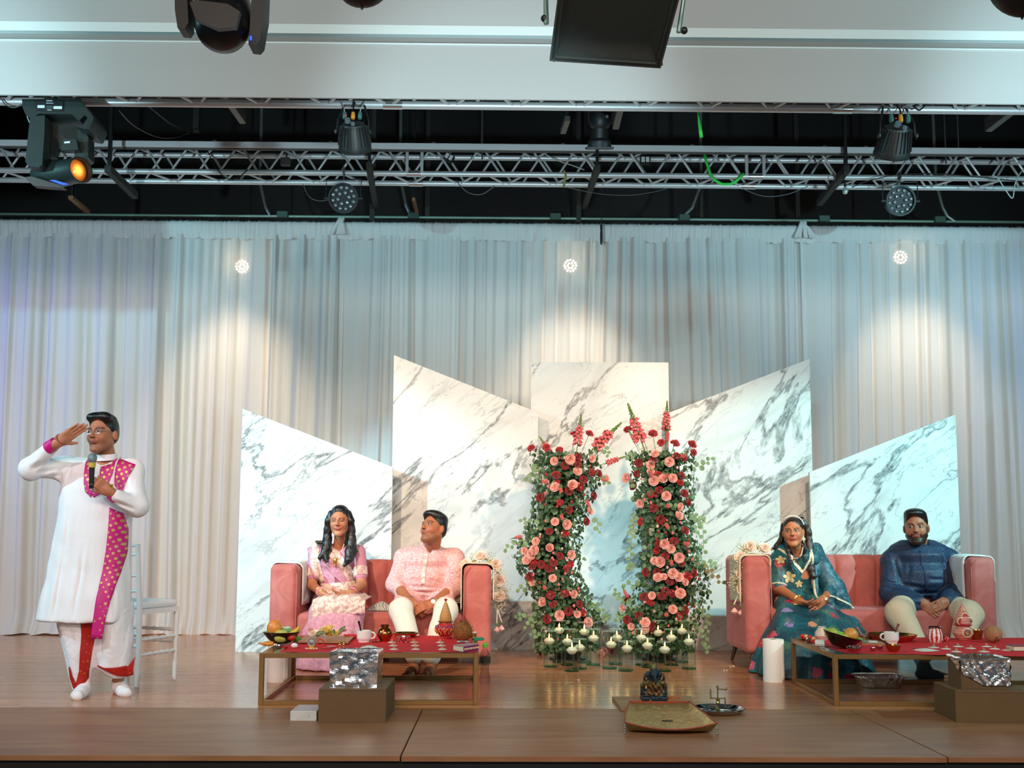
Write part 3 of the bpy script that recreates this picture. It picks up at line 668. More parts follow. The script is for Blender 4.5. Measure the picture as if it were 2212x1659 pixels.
def inset(q,f,z): return L(cc+(q-cc)*f)+V((0,0,z))
MB().prism([inset(q,1.06,.465) for q in (A,B,D,C_)],(0,0,.035)).build('seat_frame', white_gloss, t)
ob = MB().prism([inset(q,1.02,.50) for q in (A,B,D,C_)],(0,0,.05)).build('seat_pad', mat('white_pad','f0eeee',.75,bump=(25,.01,.4)), t); bev(ob,.022,4)
for z in (.62,.72,.86,.92):
    f = (z-.47)/.46*.045
    spindle(L(A)+out*f+V((0,0,z)),L(C_)+out*f+V((0,0,z)),.009).build('back_rail', white_gloss, t)
for k in range(1,6):
    f = k/6; a = L(A+(C_-A)*f); MB().tube([a+out*.006+V((0,0,.5)),a+out*.024+V((0,0,.72))],.006,6).build('back_spindle', white_gloss, t)
# sofas
m, n = nmat('rose_velvet', .75)
v1 = n.noise(5, n.coord('Object'), 4, .6, 1.2); v2 = n.noise(60, n.coord('Object'), 3)
n.base(n.mix(n.math('MULTIPLY', v2.outputs[0], .25), n.ramp(v1.outputs[0], [(.25,srgb('ad564f')),(.5,srgb('bd665e')),(.75,srgb('cb7c73'))]), srgb('a04c46')))
n.b.inputs['Sheen Weight'].default_value = .5; n.b.inputs['Sheen Roughness'].default_value = .4; n.b.inputs['Sheen Tint'].default_value = srgb('f0b0b0'); n.bump(v2.outputs[0], .002, .4)
velvet = m
def sofa(label, x0, x1, Yf, dep, hA, hB, hS, aw, rz, legs, ch, round_=.05):
    cx = (x0+x1)/2; W = x1-x0
    t = thing('sofa', label, 'sofa', (cx,Yf,0), rz)
    for s in (-1,1):
        o = MB().box((s*(W/2-aw/2),dep/2,(hA+legs)/2),(aw,dep,hA-legs)).build('armrest', velvet, t); bev(o,round_,6); ar = o
        MB().tube([(s*(W/2-aw)+s*.003,-.002,legs+.03),(s*(W/2-aw)+s*.003,-.004,hA-.08),(s*(W/2-aw*.75),.002,hA-.018)],.004,6).build('piping', velvet, ar)
    o = MB().box((0,dep/2+.01,(legs+.06+legs+.14)/2),(W-2*aw+.01,dep-.02,.12)).build('base_rail', velvet, t); bev(o,.015,3)
    iw = W-2*aw; o = MB().box((0,.32,(hS+legs+.12)/2),(iw-.004,.66,hS-legs-.12)).build('seat_cushion', velvet, t); bev(o,.045,5)
    nch = ch; cw = iw/nch
    for k in range(nch):
        xa_ = -iw/2+k*cw
        def f(u,v,xa_=xa_):
            x = xa_+u*cw; bulge = .035*math.sqrt(max(0,1-(2*u-1)**2))*(1-.0*v)
            ang = v*1.35
            if v < .75: return V((x, dep-.14-bulge+(.02-.05*v), hS-.05+(hB-hS-.04)*v/.75))
            a = (v-.75)/.25*PI/2; return V((x, dep-.14-bulge+(.02-.05*.75)+.09*(1-math.cos(a)), hB-.09+(.09+bulge*.15)*math.sin(a)))
        def g(u,v): return f(u,v)
        MB().grid(g,8,14).build('back_channel', velvet, t, smooth='all')
    o = MB().box((0,dep-.05,(hB-.015+legs)/2),(W-aw*1.2,.10,hB-.03-legs)).build('back_shell', velvet, t); bev(o,.03,4)
    lm = mat('walnut_leg','4a2e1c',.4)
    for sx in (-1,1):
        for y in (.06,dep-.08): MB().tube([(sx*(W/2-.07),y,legs+.02),(sx*(W/2-.035),y+(-.02 if y<.1 else .02),0)],[.022,.012],8).build('leg', lm, t)
    return t
SLx0, SLx1, SLY = at(583,1230,Y=8.0).x, at(1061,1230,Y=8.0).x, 8.0
sofa('dusty pink velvet sofa with channel-tufted back, behind the left table', SLx0, SLx1, SLY, .72, .775, .80, .40, .215, .015, .06, 8)
SRx0, SRx1, SRY = at(1611,1300,Y=7.76).x, at(2155,1300,Y=7.76).x, 7.76
sofa('rose pink velvet sofa with seamed back, at the right under the couple in blue', SRx0, SRx1, SRY, .74, .855, .86, .455, .20, -.01, .12, 9)
# coffee tables
gold = mat('brushed_gold','a27a4a',.38,.75,bump=(80,.0006,.3))
def thin_glass(nm, tint, ior=1.3, rough=.02):
    m = bpy.data.materials.new(nm); m.use_nodes = True; n = NT(m); n.n.remove(n.b); tp_ = n.new('ShaderNodeBsdfTransparent'); gl = n.new('ShaderNodeBsdfGlossy'); fr = n.new('ShaderNodeFresnel'); mx = n.new('ShaderNodeMixShader')
    tp_.inputs[0].default_value = srgb(tint); gl.inputs['Roughness'].default_value = rough; fr.inputs[0].default_value = 1+(ior-1)*.6
    n.l.new(n.math('MINIMUM', fr.outputs[0], .42), mx.inputs[0]); n.l.new(tp_.outputs[0], mx.inputs[1]); n.l.new(gl.outputs[0], mx.inputs[2]); n.l.new(mx.outputs[0], n.n['Material Output'].inputs[0]); _mc[nm] = m; return m
glass = thin_glass('clear_glass','eef6f3',1.45)
TH = .30
def table(label, fl_, fr_, dep, rz):
    a = V(fl_); W = (V(fr_)-a).length; t = thing('coffee_table', label, 'table', a, rz, None); b = .028
    k = 0
    for x in (b/2,W-b/2):
        for y in (b/2,dep-b/2):
            MB().bbox((x,y,TH/2),(b,b,TH),.002).build('leg', gold, t)
    for z in (b/2,TH-b/2):
        for y in (b/2,dep-b/2): MB().bbox((W/2,y,z),(W-2*b,b,b),.002).build('rail', gold, t)
        for x in (b/2,W-b/2): MB().bbox((x,dep/2,z),(b,dep-2*b,b),.002).build('rail', gold, t)
    MB().box((W/2,dep/2,TH-.004),(W-2*b-.001,dep-2*b-.001,.006)).build('glass_top', glass, t)
    return t
TL0, TL1 = fl(557,1524), fl(1033,1524); TR0 = fl(1803,1525)
table('low gold-framed glass coffee table in front of the left sofa', TL0, TL1, 1.13, .03)
table('low gold-framed glass coffee table running out of frame in front of the right sofa', TR0, TR0+V((1.62,0,0)), 1.0, -.03)
m, n = nmat('red_felt', .9); q = n.noise(120, n.coord('Object'), 3); n.base(n.mix(n.math('MULTIPLY', q.outputs[0], .4), srgb('e0141c'), srgb('b80e14'))); n.bump(q.outputs[0], .001, .5); redc = m
def clothquad(P, label, z=TH+.003):
    P = [at(u,v,z=z) for u,v in P]; L_ = P[0]
    r = np.random.RandomState(3)
    def f(u,v):
        a = P[0].lerp(P[1],u); b = P[3].lerp(P[2],u); q = a.lerp(b,v); k = .006*math.sin(u*43+v*9)
        return q-L_+V((0, k*(v<.02 or v>.98), .0012*math.sin(u*31+v*17)))
    o = MB().grid(f,40,16).build('red_cloth', redc, loc=L_, smooth='all'); return tag(o, label, 'tablecloth', 'red cloths on the glass tables')
clothquad([(603,1409),(1027,1409),(1010,1373),(652,1373)], 'red cloth spread over the left glass table under the offerings')
clothquad([(1826,1411),(2330,1420),(2260,1378),(1723,1376)], 'red cloth spread over the right glass table under the offerings')
# brown boxes and foil-wrapped fire pans
m, n = nmat('brown_board', .6); q = n.noise(26, n.coord('Object'), 4); q2 = n.noise(7, n.coord('Object',(1,1,6)), 5,.7)
n.base(n.mix(n.ramp(q2.outputs[0],[(.70,(0,0,0)),(.74,(.4,.4,.4))]), n.mix(q.outputs[0], srgb('5c4426'), srgb('6b5030')), srgb('a08c6c'))); n.bump(q.outputs[0], .001, .3); brown = m
def crate(label, c, d, rz):
    t = thing('wooden_box', label, 'box', c, rz); th = .012
    MB().bbox((0,0,d[2]-th/2),(d[0],d[1],th),.002).build('top_panel', brown, t)
    for s in (-1,1):
        MB().bbox((0,s*(d[1]/2-th/2),(d[2]-th)/2),(d[0],th,d[2]-th),.0015).build('side_panel', brown, t)
        MB().bbox((s*(d[0]/2-th/2),0,(d[2]-th)/2),(th,d[1]-2*th,d[2]-th),.0015).build('side_panel', brown, t)
    return t
def px(u0,u1,v,Y): return (at(u1,v,Y=Y)-at(u0,v,Y=Y)).length
b0 = fl(760,1561); w0 = px(687,833,1561,b0.y); h0 = at(760,1488,Y=b0.y).z; dy0 = at(760,1463,z=h0).y-b0.y
crate('brown painted box in front of the left table, carrying a foil-wrapped pan', b0+V((0,dy0/2,0)), (w0,dy0,h0), .0)
m, n = nmat('crumpled_foil', .13); n.b.inputs['Metallic'].default_value = 1; n.b.inputs['Base Color'].default_value = (.86,.87,.88,1)
q = n.noise(22, n.coord('Object'), 5, .65, 1.2); vo = n.new('ShaderNodeTexVoronoi'); vo.inputs['Scale'].default_value = 34; n.l.new(n.coord('Object'), vo.inputs['Vector'])
n.bump(n.math('ADD', q.outputs[0], n.math('MULTIPLY', vo.outputs[0], .4)), .006, .6); foil = m
def foilbox(name, label, c, d, rz, openf=True, seed=1):
    r = np.random.RandomState(seed); t = thing(name, label, 'fire pan', c, rz)
    nx, ny, nz = max(6,int(d[0]/.016)), max(6,int(d[1]/.016)), max(6,int(d[2]/.016)); mb = MB()
    f1 = n1(seed,.03); f2 = n1(seed+1,.011)
    def disp(p, nn, amp=.005):
        k = float(f1(p.x*1.3+p.z*.7+p.y*.9)*1.0+f2(p.x-p.z*1.4+p.y)*.6+f1(p.z*2.1-p.x*.8+2))
        return p+nn*amp*k*.55
    hx,hy,hz = d[0]/2,d[1]/2,d[2]
    tap = lambda z: 1-.05*(1-z/hz)
    for s in (-1,1):
        mb.grid(lambda u,v: disp(V(((2*u-1)*hx*tap(v*hz), s*hy*tap(v*hz), v*hz)), V((0,s,0)), .005+.006*(v<.25)), nx, nz)
        mb.grid(lambda u,v: disp(V((s*hx*tap(v*hz), (2*u-1)*hy*tap(v*hz), v*hz)), V((s,0,0)), .005), ny, nz)
        mb.grid(lambda u,v: disp(V(((2*u-1)*hx*.9, s*hy*.88, hz-.05*v)), V((0,s,0)), .004), nx, 3)
        mb.grid(lambda u,v: disp(V((s*hx*.9, (2*u-1)*hy*.88, hz-.05*v)), V((s,0,0)), .004), ny, 3)
    for s in (-1,1):
        mb.grid(lambda u,v: disp(V(((2*u-1)*hx*(1-.1*v), s*hy*(1-.12*v), hz+.006*math.sin(v*PI))), V((0,0,1)), .006), nx, 3)
        mb.grid(lambda u,v: disp(V((s*hx*(1-.1*v), (2*u-1)*hy*(1-.12*v), hz+.006*math.sin(v*PI))), V((0,0,1)), .006), ny, 3)
    mb.grid(lambda u,v: disp(V(((2*u-1)*hx*.9, (2*v-1)*hy*.88, hz-.05)), V((0,0,1)), .006), nx, ny)
    mb.build('foil_wrap', foil, t, smooth=18)
    MB().box((0,0,(hz-.06)/2+.002),(d[0]*.88,d[1]*.86,hz-.06)).build('pan_block', brown, t)
    return t
fw = px(712,818,1485,b0.y+.03); fh = at(765,1411,Y=b0.y+.03).z-h0; fy = at(765,1402,z=h0+fh).y-b0.y-.02
fl1 = foilbox('fire_pan','silver foil-wrapped fire pan on the brown box in front of the left table',(at(765,1411,Y=b0.y+.03).x,b0.y+.03+fy/2,h0),(fw,fy,fh),-.02,seed=5)
wood = mat('stick_wood','6b4a38',.75,bump=(60,.002,.5))
MB().bbox((.03,.0,fh-.03),(.08,.05,.03),.006,rot=Rz(.5)).build('camphor_chunk', mat('tan_chunk','8b6a4c',.8), fl1)
# right one
c1 = fl(2066,1560); w1 = px(2066,2222,1560,c1.y); h1 = at(2066,1491,Y=c1.y).z; cl_ = fl(2019,1537); dd = cl_-c1
rz1 = math.atan2(-dd.x,dd.y)
crate('brown painted box at the right edge in front of the right table', c1+Rz(rz1)@V((w1/2,dd.length/2,0)), (w1,dd.length,h1), rz1)
g0 = at(2077,1487,Y=c1.y+.04); fw = px(2077,2178,1487,g0.y); fh = at(2085,1424,Y=g0.y).z-h1
t2 = thing('fire_pan','tall open fire pan half wrapped in foil with sticks inside, on the right brown box','fire pan',(g0.x,g0.y,h1),rz1)
fd = .20
for s in (0,1):
    MB().box((fw/2,.006+s*(fd-.012),fh/2),(fw,.012,fh)).build('side_panel', brown, t2); MB().box((.006+s*(fw-.012),fd/2,fh/2),(.012,fd-.024,fh)).build('side_panel', brown, t2)
mb = MB(); f1 = n1(77,.03); f2 = n1(78,.01)
def ff(u,v):
    lo = .02+ (fh*.85)*max(0,(.42-u))**.8*.9
    z = fh+.004-(fh-lo)*v
    k = float(f1(u*fw*1.4+z*.9)+.7*f2(u*fw-z*1.3)); return V((u*fw, -.008-.006*k-.006*(v>.6), z+.002*k))
mb.grid(ff,24,18)
mb.grid(lambda u,v: V((-.008-.005*float(f1(u*fd*2+v*.1)+.7*f2(u*.2-v*.1)), fd*(1-u), fh+.004-(fh*.5)*v*(u)**1.5)),16,12)
mb.grid(lambda u,v: V((fw+.008+.005*float(f1(u*fd*2+v*.2)+.7*f2(u*.3-v*.2)), fd*u, fh+.004-(fh*.9)*v)),16,14)
for (fa,fb) in ((V((0,0,0)),V((fw,0,0))),(V((0,fd,0)),V((fw,fd,0))),(V((0,0,0)),V((0,fd,0))),(V((fw,0,0)),V((fw,fd,0)))):
    mb.tube([fa.lerp(fb,i/14)+V((.003*float(f1(i*.07)),.003*float(f2(i*.05)),fh+.003*float(f1(i*.03+1)))) for i in range(15)],.011,6)
mb.build('foil_wrap', foil, t2, smooth=18)
for k in range(7):
    a = V((.05+.014*k,.04+.02*(k%3),fh-.05)); b = a+V((rnd.uniform(-.06,.05),rnd.uniform(.03,.12),.05+rnd.uniform(0,.03)))
    MB().tube([a,b],.007,4).build('stick', wood, t2)
for k in range(2): tag(MB().bbox((0,0,.009),(.05,.035,.018),.004,rot=Rz(.4+.3*k)).build('wood_chip', mat('tan_chunk','8b6a4c',.8), loc=at(2050,1472,z=h1)+V((0,0,.0185*k))),'tan wood chip on the right brown box, '+('upper' if k else 'lower')+' of the two','wood chip','wood chips on the right box')
# small marble box at left
a = fl(655,1558); w = px(627,684,1558,a.y); h = at(655,1536,Y=a.y).z; d_ = at(660,1522,z=h).y-a.y
o = MB().bbox((0,0,h/2),(w,d_,h),.003).build('marble_box', marble('marble_box_print',(4.2,1,3)), loc=a+V((0,d_/2,0))); tag(o,'small marble-patterned box on the stage floor left of the brown box','box'); o.scale = (1,1,1)
# paper towel rolls
pap = mat('paper_towel','f3efe8',.9,bump=(90,.003,.6))
def roll(u,v,wpx,hpx,label):
    p = fl(u,v); s = px(0,100,v,p.y)/100; r = wpx*s/2; h = hpx*s; p = p+V((0,r,0)); t = thing('paper_towel_roll',label,'paper towel',p)
    MB().lathe([(r*.28,0),(r,0),(r*1.01,.01),(r,h*.5),(r*1.0,h-.004),(r*.97,h),(r*.28,h)],n=40,wob=lambda a,z:.006*math.sin(3*a+z*9)).build('paper_roll', pap, t)
    MB().lathe([(r*.27,.002),(r*.27,h-.002),(r*.23,h-.002),(r*.23,.002),(r*.27,.002)],n=20).build('cardboard_core', mat('cardboard','a98f6c',.8), t)
    MB().grid(lambda a,b: V((r*1.004*math.cos(-1.0+a*.5),r*1.004*math.sin(-1.0+a*.5),h*(.02+.96*b))) + V((0,-.004*a*(1+math.sin(b*9)),0)),6,10).build('loose_sheet', pap, t, solid=.001)
roll(1678,1475,46,92,'tall white paper towel roll on the floor beside the right table'); roll(597,1475,52,92,'white paper towel roll on the floor behind the left table leg')
# water bottle
p = fl(1047,1478); t = thing('water_bottle','clear plastic water bottle with a green cap on the floor right of the left table','bottle',p+V((0,.03,0)))
pl = thin_glass('clear_plastic','e6ecec',1.45,.08)
MB().lathe([(0,.004),(.030,0),(.036,.012),(.037,.035),(.033,.06),(.027,.085),(.031,.11),(.037,.13),(.037,.185),(.032,.205),(.018,.225),(.014,.235),(.014,.245)],n=24,wob=lambda a,z:.03*math.sin(8*a) if z<.1 else 0).build('bottle_body', pl, t)
MB().lathe([(0,.243),(.019,.243),(.019,.262),(.012,.268),(.012,.275),(0,.277)],n=16).build('cap', mat('green_cap','62c83a',.4), t)
MB().lathe([(.0378,.135),(.0378,.18)],n=24).build('label_sleeve', thin_glass('clear_label','c4d8dc',1.4,.1), t)
# foil tray under right table
p = fl(1908,1487); s = px(0,100,1487,p.y)/100; t = thing('foil_tray','empty aluminium foil tray on the floor under the right table','tray',p+V((0,.08,0)))
W_,D_,H_ = .30,.2,.075; mb = MB()
def rim(k,f,z):
    a = 2*PI*k/72; c_,s_ = math.cos(a),math.sin(a); e = .35
    return V((math.copysign(abs(c_)**e,c_)*W_/2*f*(1+.012*(k%2)), math.copysign(abs(s_)**e,s_)*D_/2*f*(1+.02*(k%2)), z))
vs = []
for (f,z) in ((.0,.004),(.80,.002),(.84,.004),(1.0,H_),(1.08,H_+.002),(1.10,H_-.006)): vs += [rim(k,f,z) for k in range(72)]
mb.add(vs,[(j*72+k,j*72+(k+1)%72,(j+1)*72+(k+1)%72,(j+1)*72+k) for j in range(5) for k in range(72)]); mb.build('tray_body', foil, t)
# ---------------------------------------------------------------- things on the tables
brass = mat('brass','b58a45',.22,.95); copper = mat('copper','b5673f',.2,.95); ssteel = mat('stainless_steel','b9bcbe',.14,1.0)
def tp(u,v,z=TH+.004): return at(u,v,z=z)
def item(name, label, cat, u, v, parts, group=None, z=TH+.004, rz=0, tilt=None):
    p = tp(u,v,z); t = thing(name, label, cat, p, rz, group)
    if tilt: t.rotation_euler = tilt
    for pn, prof, m_, kw in parts:
        MB().lathe(prof, n=kw.get('n',28), wob=kw.get('wob'), c=kw.get('c',(0,0,0)), sx=kw.get('sx',1), sy=kw.get('sy',1)).build(pn, m_, t)
    return t
def bowlp(r, h, th=.003, b=.45): return [(0,.003),(r*b,0),(r*.78,h*.38),(r*.95,h*.78),(r,h),(r-th,h),(r*.93-th,h*.78),(r*.74,h*.42),(r*b,th+.002),(0,th+.002)]
green = mat('lime_melamine','7cc242',.3); darkb = mat('dark_plum_melamine','23100f',.25)
def fruitbowl(label, u, v, r, tilt, rz):
    p = tp(u,v)+V((0,0,.45*r*max(abs(tilt[0]),abs(tilt[1])))); t = thing('fruit_bowl', label, 'bowl', p, rz); sq = lambda a,z: .05*math.cos(4*a)
    t.rotation_euler = (tilt[0],tilt[1],rz)
    h = r*.62
    MB().lathe([(0,.0),(r*.45,0),(r*.75,h*.45),(r,h),(r*1.0,h+.002)],n=40,wob=sq).build('outer_shell', darkb, t)
    MB().lathe([(r,h+.002),(r*.965,h+.001),(r*.72,h*.47),(r*.43,.005),(0,.005)],n=40,wob=sq).build('inner_lining', green, t)
    return t,p
def fruit(name,label,u,v,Y,rad,col1,col2,sz=(1,1,1),rot=None,stem=False,group=None):
    p = at(u,v,Y=Y); m_ = mat('fruit_'+col1,col1,.35,vary=(col2,28,.9),bump=(300,.0006,.3)); t = thing(name,label,'fruit',p,0,group)
    mb = MB(); R = rot or Matrix.Identity(3)
    mb.lathe([(0,-.97*rad*sz[2]),(rad*.35,-.93*rad*sz[2]),(rad*.75,-.66*rad*sz[2]),(rad*.98,-.2*rad*sz[2]),(rad*.97,.22*rad*sz[2]),(rad*.72,.68*rad*sz[2]),(rad*.35,.92*rad*sz[2]),(.08*rad,.93*rad*sz[2]),(0,.9*rad*sz[2])],n=20,rot=R,sx=sz[0],sy=sz[1])
    mb.build('flesh',m_,t,smooth='all'); MB().lathe([(.003,.88*rad*sz[2]),(.002,.99*rad*sz[2]),(0,1.0*rad*sz[2])],n=6,rot=R).build('stem', mat('stem_brown','5a4424',.8), t)
    return t
bt_,bp = fruitbowl('green-lined dark bowl of fruit on the left table',608,1389,.115,(.0,.0),.5); YB_ = bp.y
fruit('mango','orange-red mango at the left of the left fruit bowl',593,1357,YB_-.01,.052,'e0783c','e8a03c',(.95,.9,1.12))
fruit('pear','pale green pear at the front of the left fruit bowl',607,1374,YB_-.055,.044,'b9bf55','d0c860',(1.15,1,.95))
fruit('red_fruit','small dark red fruit at the front right of the left bowl',629,1377,YB_-.06,.025,'a81a18','c8402c',(1.2,1,.8))
P = [at(614,1377,Y=YB_-.01),at(625,1373,Y=YB_),at(637,1366,Y=YB_+.0),at(645,1357,Y=YB_),at(647,1351,Y=YB_)]
o = MB().tube([q-P[0] for q in P],[.012,.021,.020,.012,.004],12).build('banana', mat('banana_yellow','d9b23c',.45,vary=('b98d2c',20,.8)), loc=P[0], smooth='all'); tag(o,'yellow banana at the right of the left fruit bowl','fruit')
item('small_bowl','small pale green bowl behind the pear in the left fruit bowl','bowl',617,1365,[('bowl_body',bowlp(.036,.03),mat('pale_green_plastic','bfe3b8',.3),{})],z=TH+.07)
item('small_bowl','small lime green bowl behind the right of the left fruit bowl','bowl',640,1386,[('bowl_body',bowlp(.034,.028),green,{})])
# board with flowers
Pb = [tp(643,1391),tp(752,1392),tp(766,1378),tp(661,1376)]; L_ = Pb[0]
bw = mat('copper_board','9b6a44',.4,.3,vary=('c08a58',6,.8))
o = MB().prism([q-L_+V((0,0,.006)) for q in Pb],(0,0,.010)).build('board_top',bw); t = thing('flower_board','low brown board carrying yellow and pink blooms on the left table','board',L_); o.parent = t
for q in Pb: MB().bbox((q-L_)*.94+V((.01,.006,.003)),(.02,.02,.006),.001).build('foot', blk, t)
# ---- blooms
def rose_mesh(r, seed, petals=3, open_=1.0):
    rr = random.Random(seed); mb = MB()
    def petal(ang, rb, h, w, flare, tilt):
        def f(u,v):
            a = ang+(u-.5)*w; rad = rb*(.35+.65*math.sin(min(1,v*1.15)*PI/2)) + flare*max(0,v-.55)**2*2.4
            rad *= 1-.10*abs(2*u-1)**2; z = h*v - .12*h*abs(2*u-1)**2.2*v + tilt*v
            return V((rad*math.cos(a), rad*math.sin(a), z))
        mb.grid(f,4,4)
    for k,(n_,rb,h,w,fl__) in enumerate(((3,.22,.95,2.6,.0),(4,.42,.92,2.0,.10),(5,.66,.80,1.6,.35),(6,.86,.62,1.35,.55*open_))[:petals+1]):
        off = rr.random()*6
        for i in range(n_): petal(off+2*PI*i/n_+rr.uniform(-.1,.1), rb*r, h*r*1.1, w, fl__*r, 0)
    mb.ball((0,0,r*.18),(r*.5,r*.5,r*.3),8,4); return mb
def carn_mesh(r, seed):
    rr = random.Random(seed); mb = MB()
    for ring,(n_,rad,z) in enumerate(((9,.95,.25),(9,.8,.5),(8,.6,.7),(6,.35,.85))):
        for i in range(n_):
            a = 2*PI*i/n_+rr.random(); w = .5; q = rad*r*rr.uniform(.85,1.12)
            c0,c1 = a-w,a+w
            pts = [V((.05*r,0,.1*r))]
            vs = [(.1*r*math.cos(a),.1*r*math.sin(a),.15*r)]
            for j in range(5):
                b = c0+(c1-c0)*j/4; k = 1+(.12 if j%2 else -.1); vs.append((q*k*math.cos(b),q*k*math.sin(b),z*r*(1+(.25 if j%2 else -.15))))
            mb.add(vs,[(0,j+1,j+2) for j in range(4)])
    mb.lathe([(0,-.55*r),(.16*r,-.5*r),(.26*r,-.1*r),(.4*r,.25*r)],n=8); return mb
def bloom_mat(nm,c1,c2,rough=.6): return mat(nm,c1,rough,sheen=.3,vary=(c2,45,1.0),sss=.0)
red = bloom_mat('rose_red','b00d16','7c060c'); pink = bloom_mat('rose_pink','eda9a0','f4c4b8'); cream = bloom_mat('rose_cream','f2dcc4','f7e9d8'); yell = bloom_mat('rose_yellow','efcf55','f5e08a'); coral = bloom_mat('coral','d9435a','e67a6c')
dkred = bloom_mat('carnation_red','a00a12','c4141c'); leafm = mat('eucalyptus_leaf','587b58',.5,vary=('7a966a',9,1.0)); leafd = mat('dark_leaf','38563c',.5,vary=('506e48',9,1.0)); stemm = mat('green_stem','6f8a3c',.55); leafg = mat('yellow_green_leaf','8b9a50',.5)
def meshof(mb,name,m_,sm='all'):
    me = bpy.data.meshes.new(name); me.from_pydata([tuple(v) for v in mb.v],[],mb.f); me.materials.append(m_)
    me.polygons.foreach_set('use_smooth',[True]*len(me.polygons)); return me
def inst(me,name,parent,loc,rot=None,sc=1.0):
    o = bpy.data.objects.new(name,me); COL.objects.link(o); o.parent = parent; o.location = loc
    if rot is not None: o.rotation_euler = rot.to_euler() if isinstance(rot,Matrix) else rot
    o.scale = (sc,sc,sc) if not isinstance(sc,tuple) else sc; return o
rose_red = [meshof(rose_mesh(1,s),'rose_red',red) for s in range(3)]; rose_pink = [meshof(rose_mesh(1,s+9),'rose_pink',pink) for s in range(3)]
rose_cream = [meshof(rose_mesh(1,s+19),'rose_cream',cream) for s in range(2)]; rose_yel = [meshof(rose_mesh(1,29),'rose_yellow',yell)]
carn = [meshof(carn_mesh(1,s),'carnation_red',dkred) for s in range(3)]
def fac(d): return V(d).normalized().to_track_quat('Z','Y').to_matrix()
for k,(u,v,rr,kind) in enumerate(((680,1372,.030,0),(672,1366,.026,1),(690,1373,.028,2),(704,1366,.036,3),(710,1372,.033,3),(714,1360,.026,3),(727,1372,.026,3),(736,1368,.026,1),(742,1363,.022,1),(697,1363,.022,2))):
    ml = (rose_cream,rose_pink,rose_cream,rose_yel)[kind]; p = at(u,v,Y=L_.y+.22+.02*(k%3))
    o = inst(ml[k%len(ml)],'rose_head',None,p,fac((rnd.uniform(-.6,.6),-.6,.9)),rr*1.0)
    tag(o,['cream rose head','pale pink rose head','cream yellow rose head','yellow rose head'][kind]+' on the brown board, '+['leftmost low one','upper left one','third from the left in front','large one in the middle','large low one under the tallest','topmost yellow one','right of the middle in front','right side, low','rightmost and highest','top left behind'][k],'flower','rose heads on the brown board')
for k,(u,v) in enumerate(((684,1367),(733,1362),(696,1370),(738,1357),(722,1366))):
    me = meshof(MB().grid(lambda a,b: V(((a-.5)*.02*math.sin(max(.05,b)*PI),.004*math.sin(a*PI),b*.04)),4,6),'leaf',leafm); inst(me,'leaf',t,at(u,v+5,Y=L_.y+.18)-L_,Euler((rnd.uniform(-.5,.3),rnd.uniform(-1,1),0)))
# small ritual items
pz_ = lambda u,v: tp(u,v)
item('steel_cup','tiny steel cup of powder at the left front corner of the left table','bowl',602,1403,[('bowl_body',bowlp(.027,.026),ssteel,{}),('powder',[(0,.02),(.02,.018)],mat('ochre_powder','8a4a20',.9),{})])
o = MB().tube([(-.045,0,0),(-.02,0,0),(0,0,0),(.03,0,0),(.05,0,0)],[.002,.008,.014,.016,.012],10).build('henna_cone', mat('orange_cone','d98a28',.35), loc=pz_(573,1396)+V((0,0,.016))); tag(o,'orange cone tube at the left front corner of the left table','cone')
o = MB().ball((0,0,.016),(.022,.018,.016),12,7).build('camphor_ball', mat('white_lump','efe6e6',.6), loc=pz_(636,1400)); tag(o,'white lump beside the tiny steel cup on the left table','lump')
o = MB().ball((0,0,.010),(.016,.014,.010),10,6).build('red_pouch', mat('red_cloth_pouch','b01420',.7), loc=pz_(617,1401)); tag(o,'small red pouch between the steel cup and the white lump','pouch')
p = pz_(673,1402); t = thing('silver_ornament','upright round silver ornament with a yellow base on the left table','ornament',p)
MB().lathe([(0,.006),(.012,.006),(.017,.003),(.025,.004),(.026,-.004),(0,-.004)],(0,0,.04),24,rot=Rx(PI/2),wob=lambda a,z:.03*math.sin(18*a)).build('medallion', mat('antique_silver','9a9c94',.35,.8,bump=(400,.002,.8)), t)
MB().lathe([(0,0),(.02,0),(.02,.006),(.012,.012),(.014,.018),(0,.018)],n=16).build('foot', mat('yellow_foot','d9a628',.5), t)
for k in range(12): MB().ball((.034*math.cos(k*PI/6),.016*math.sin(k*PI/6)-.005,.004),.004,6,4).build('bead', mat('pearl','efe6d6',.3), t)
p = pz_(692,1396); o = MB().torus((0,0,.022),.021,.0045,24,8,rot=Rx(PI/2)).build('red_ring', mat('red_orange_ring','d0301c',.5), loc=p); tag(o,'red-orange thread ring standing beside the silver ornament','ring')
for k,(u,v) in enumerate(((734,1398),(742,1397))):
    p = pz_(u,v); t = thing('gold_figurine','tiny gold figurine on the left table, '+('left' if k==0 else 'right')+' one of the pair','figurine',p,0,'tiny gold figurines on the left table')
    MB().lathe([(0,0),(.008,0),(.007,.004),(.003,.008),(.006,.014),(.004,.02),(.006,.024),(.004,.03),(0,.032)],n=10).build('figure', brass, t); MB().torus((0,.002,.022),.010,.002,12,5,rot=Rx(PI/2)).build('halo', brass, t)
for k,(u,v,rz,cc_) in enumerate(((705,1401,.2,'c0484a'),(716,1398,-.4,'d88a90'))):
    o = MB().bbox((0,0,.003),(.055,.03,.005),.002,rot=Rz(rz)).build('paper_packet', mat('packet_'+cc_,cc_,.4), loc=pz_(u,v)+V((0,0,.002*k))); tag(o,('deep pink' if k==0 else 'pale pink')+' paper packet lying behind the foil-wrapped pan on the left table','packet','paper packets on the left table')
for k in range(9):
    a = V((rnd.uniform(-.05,.05),rnd.uniform(-.02,.02),0))
mb = MB()
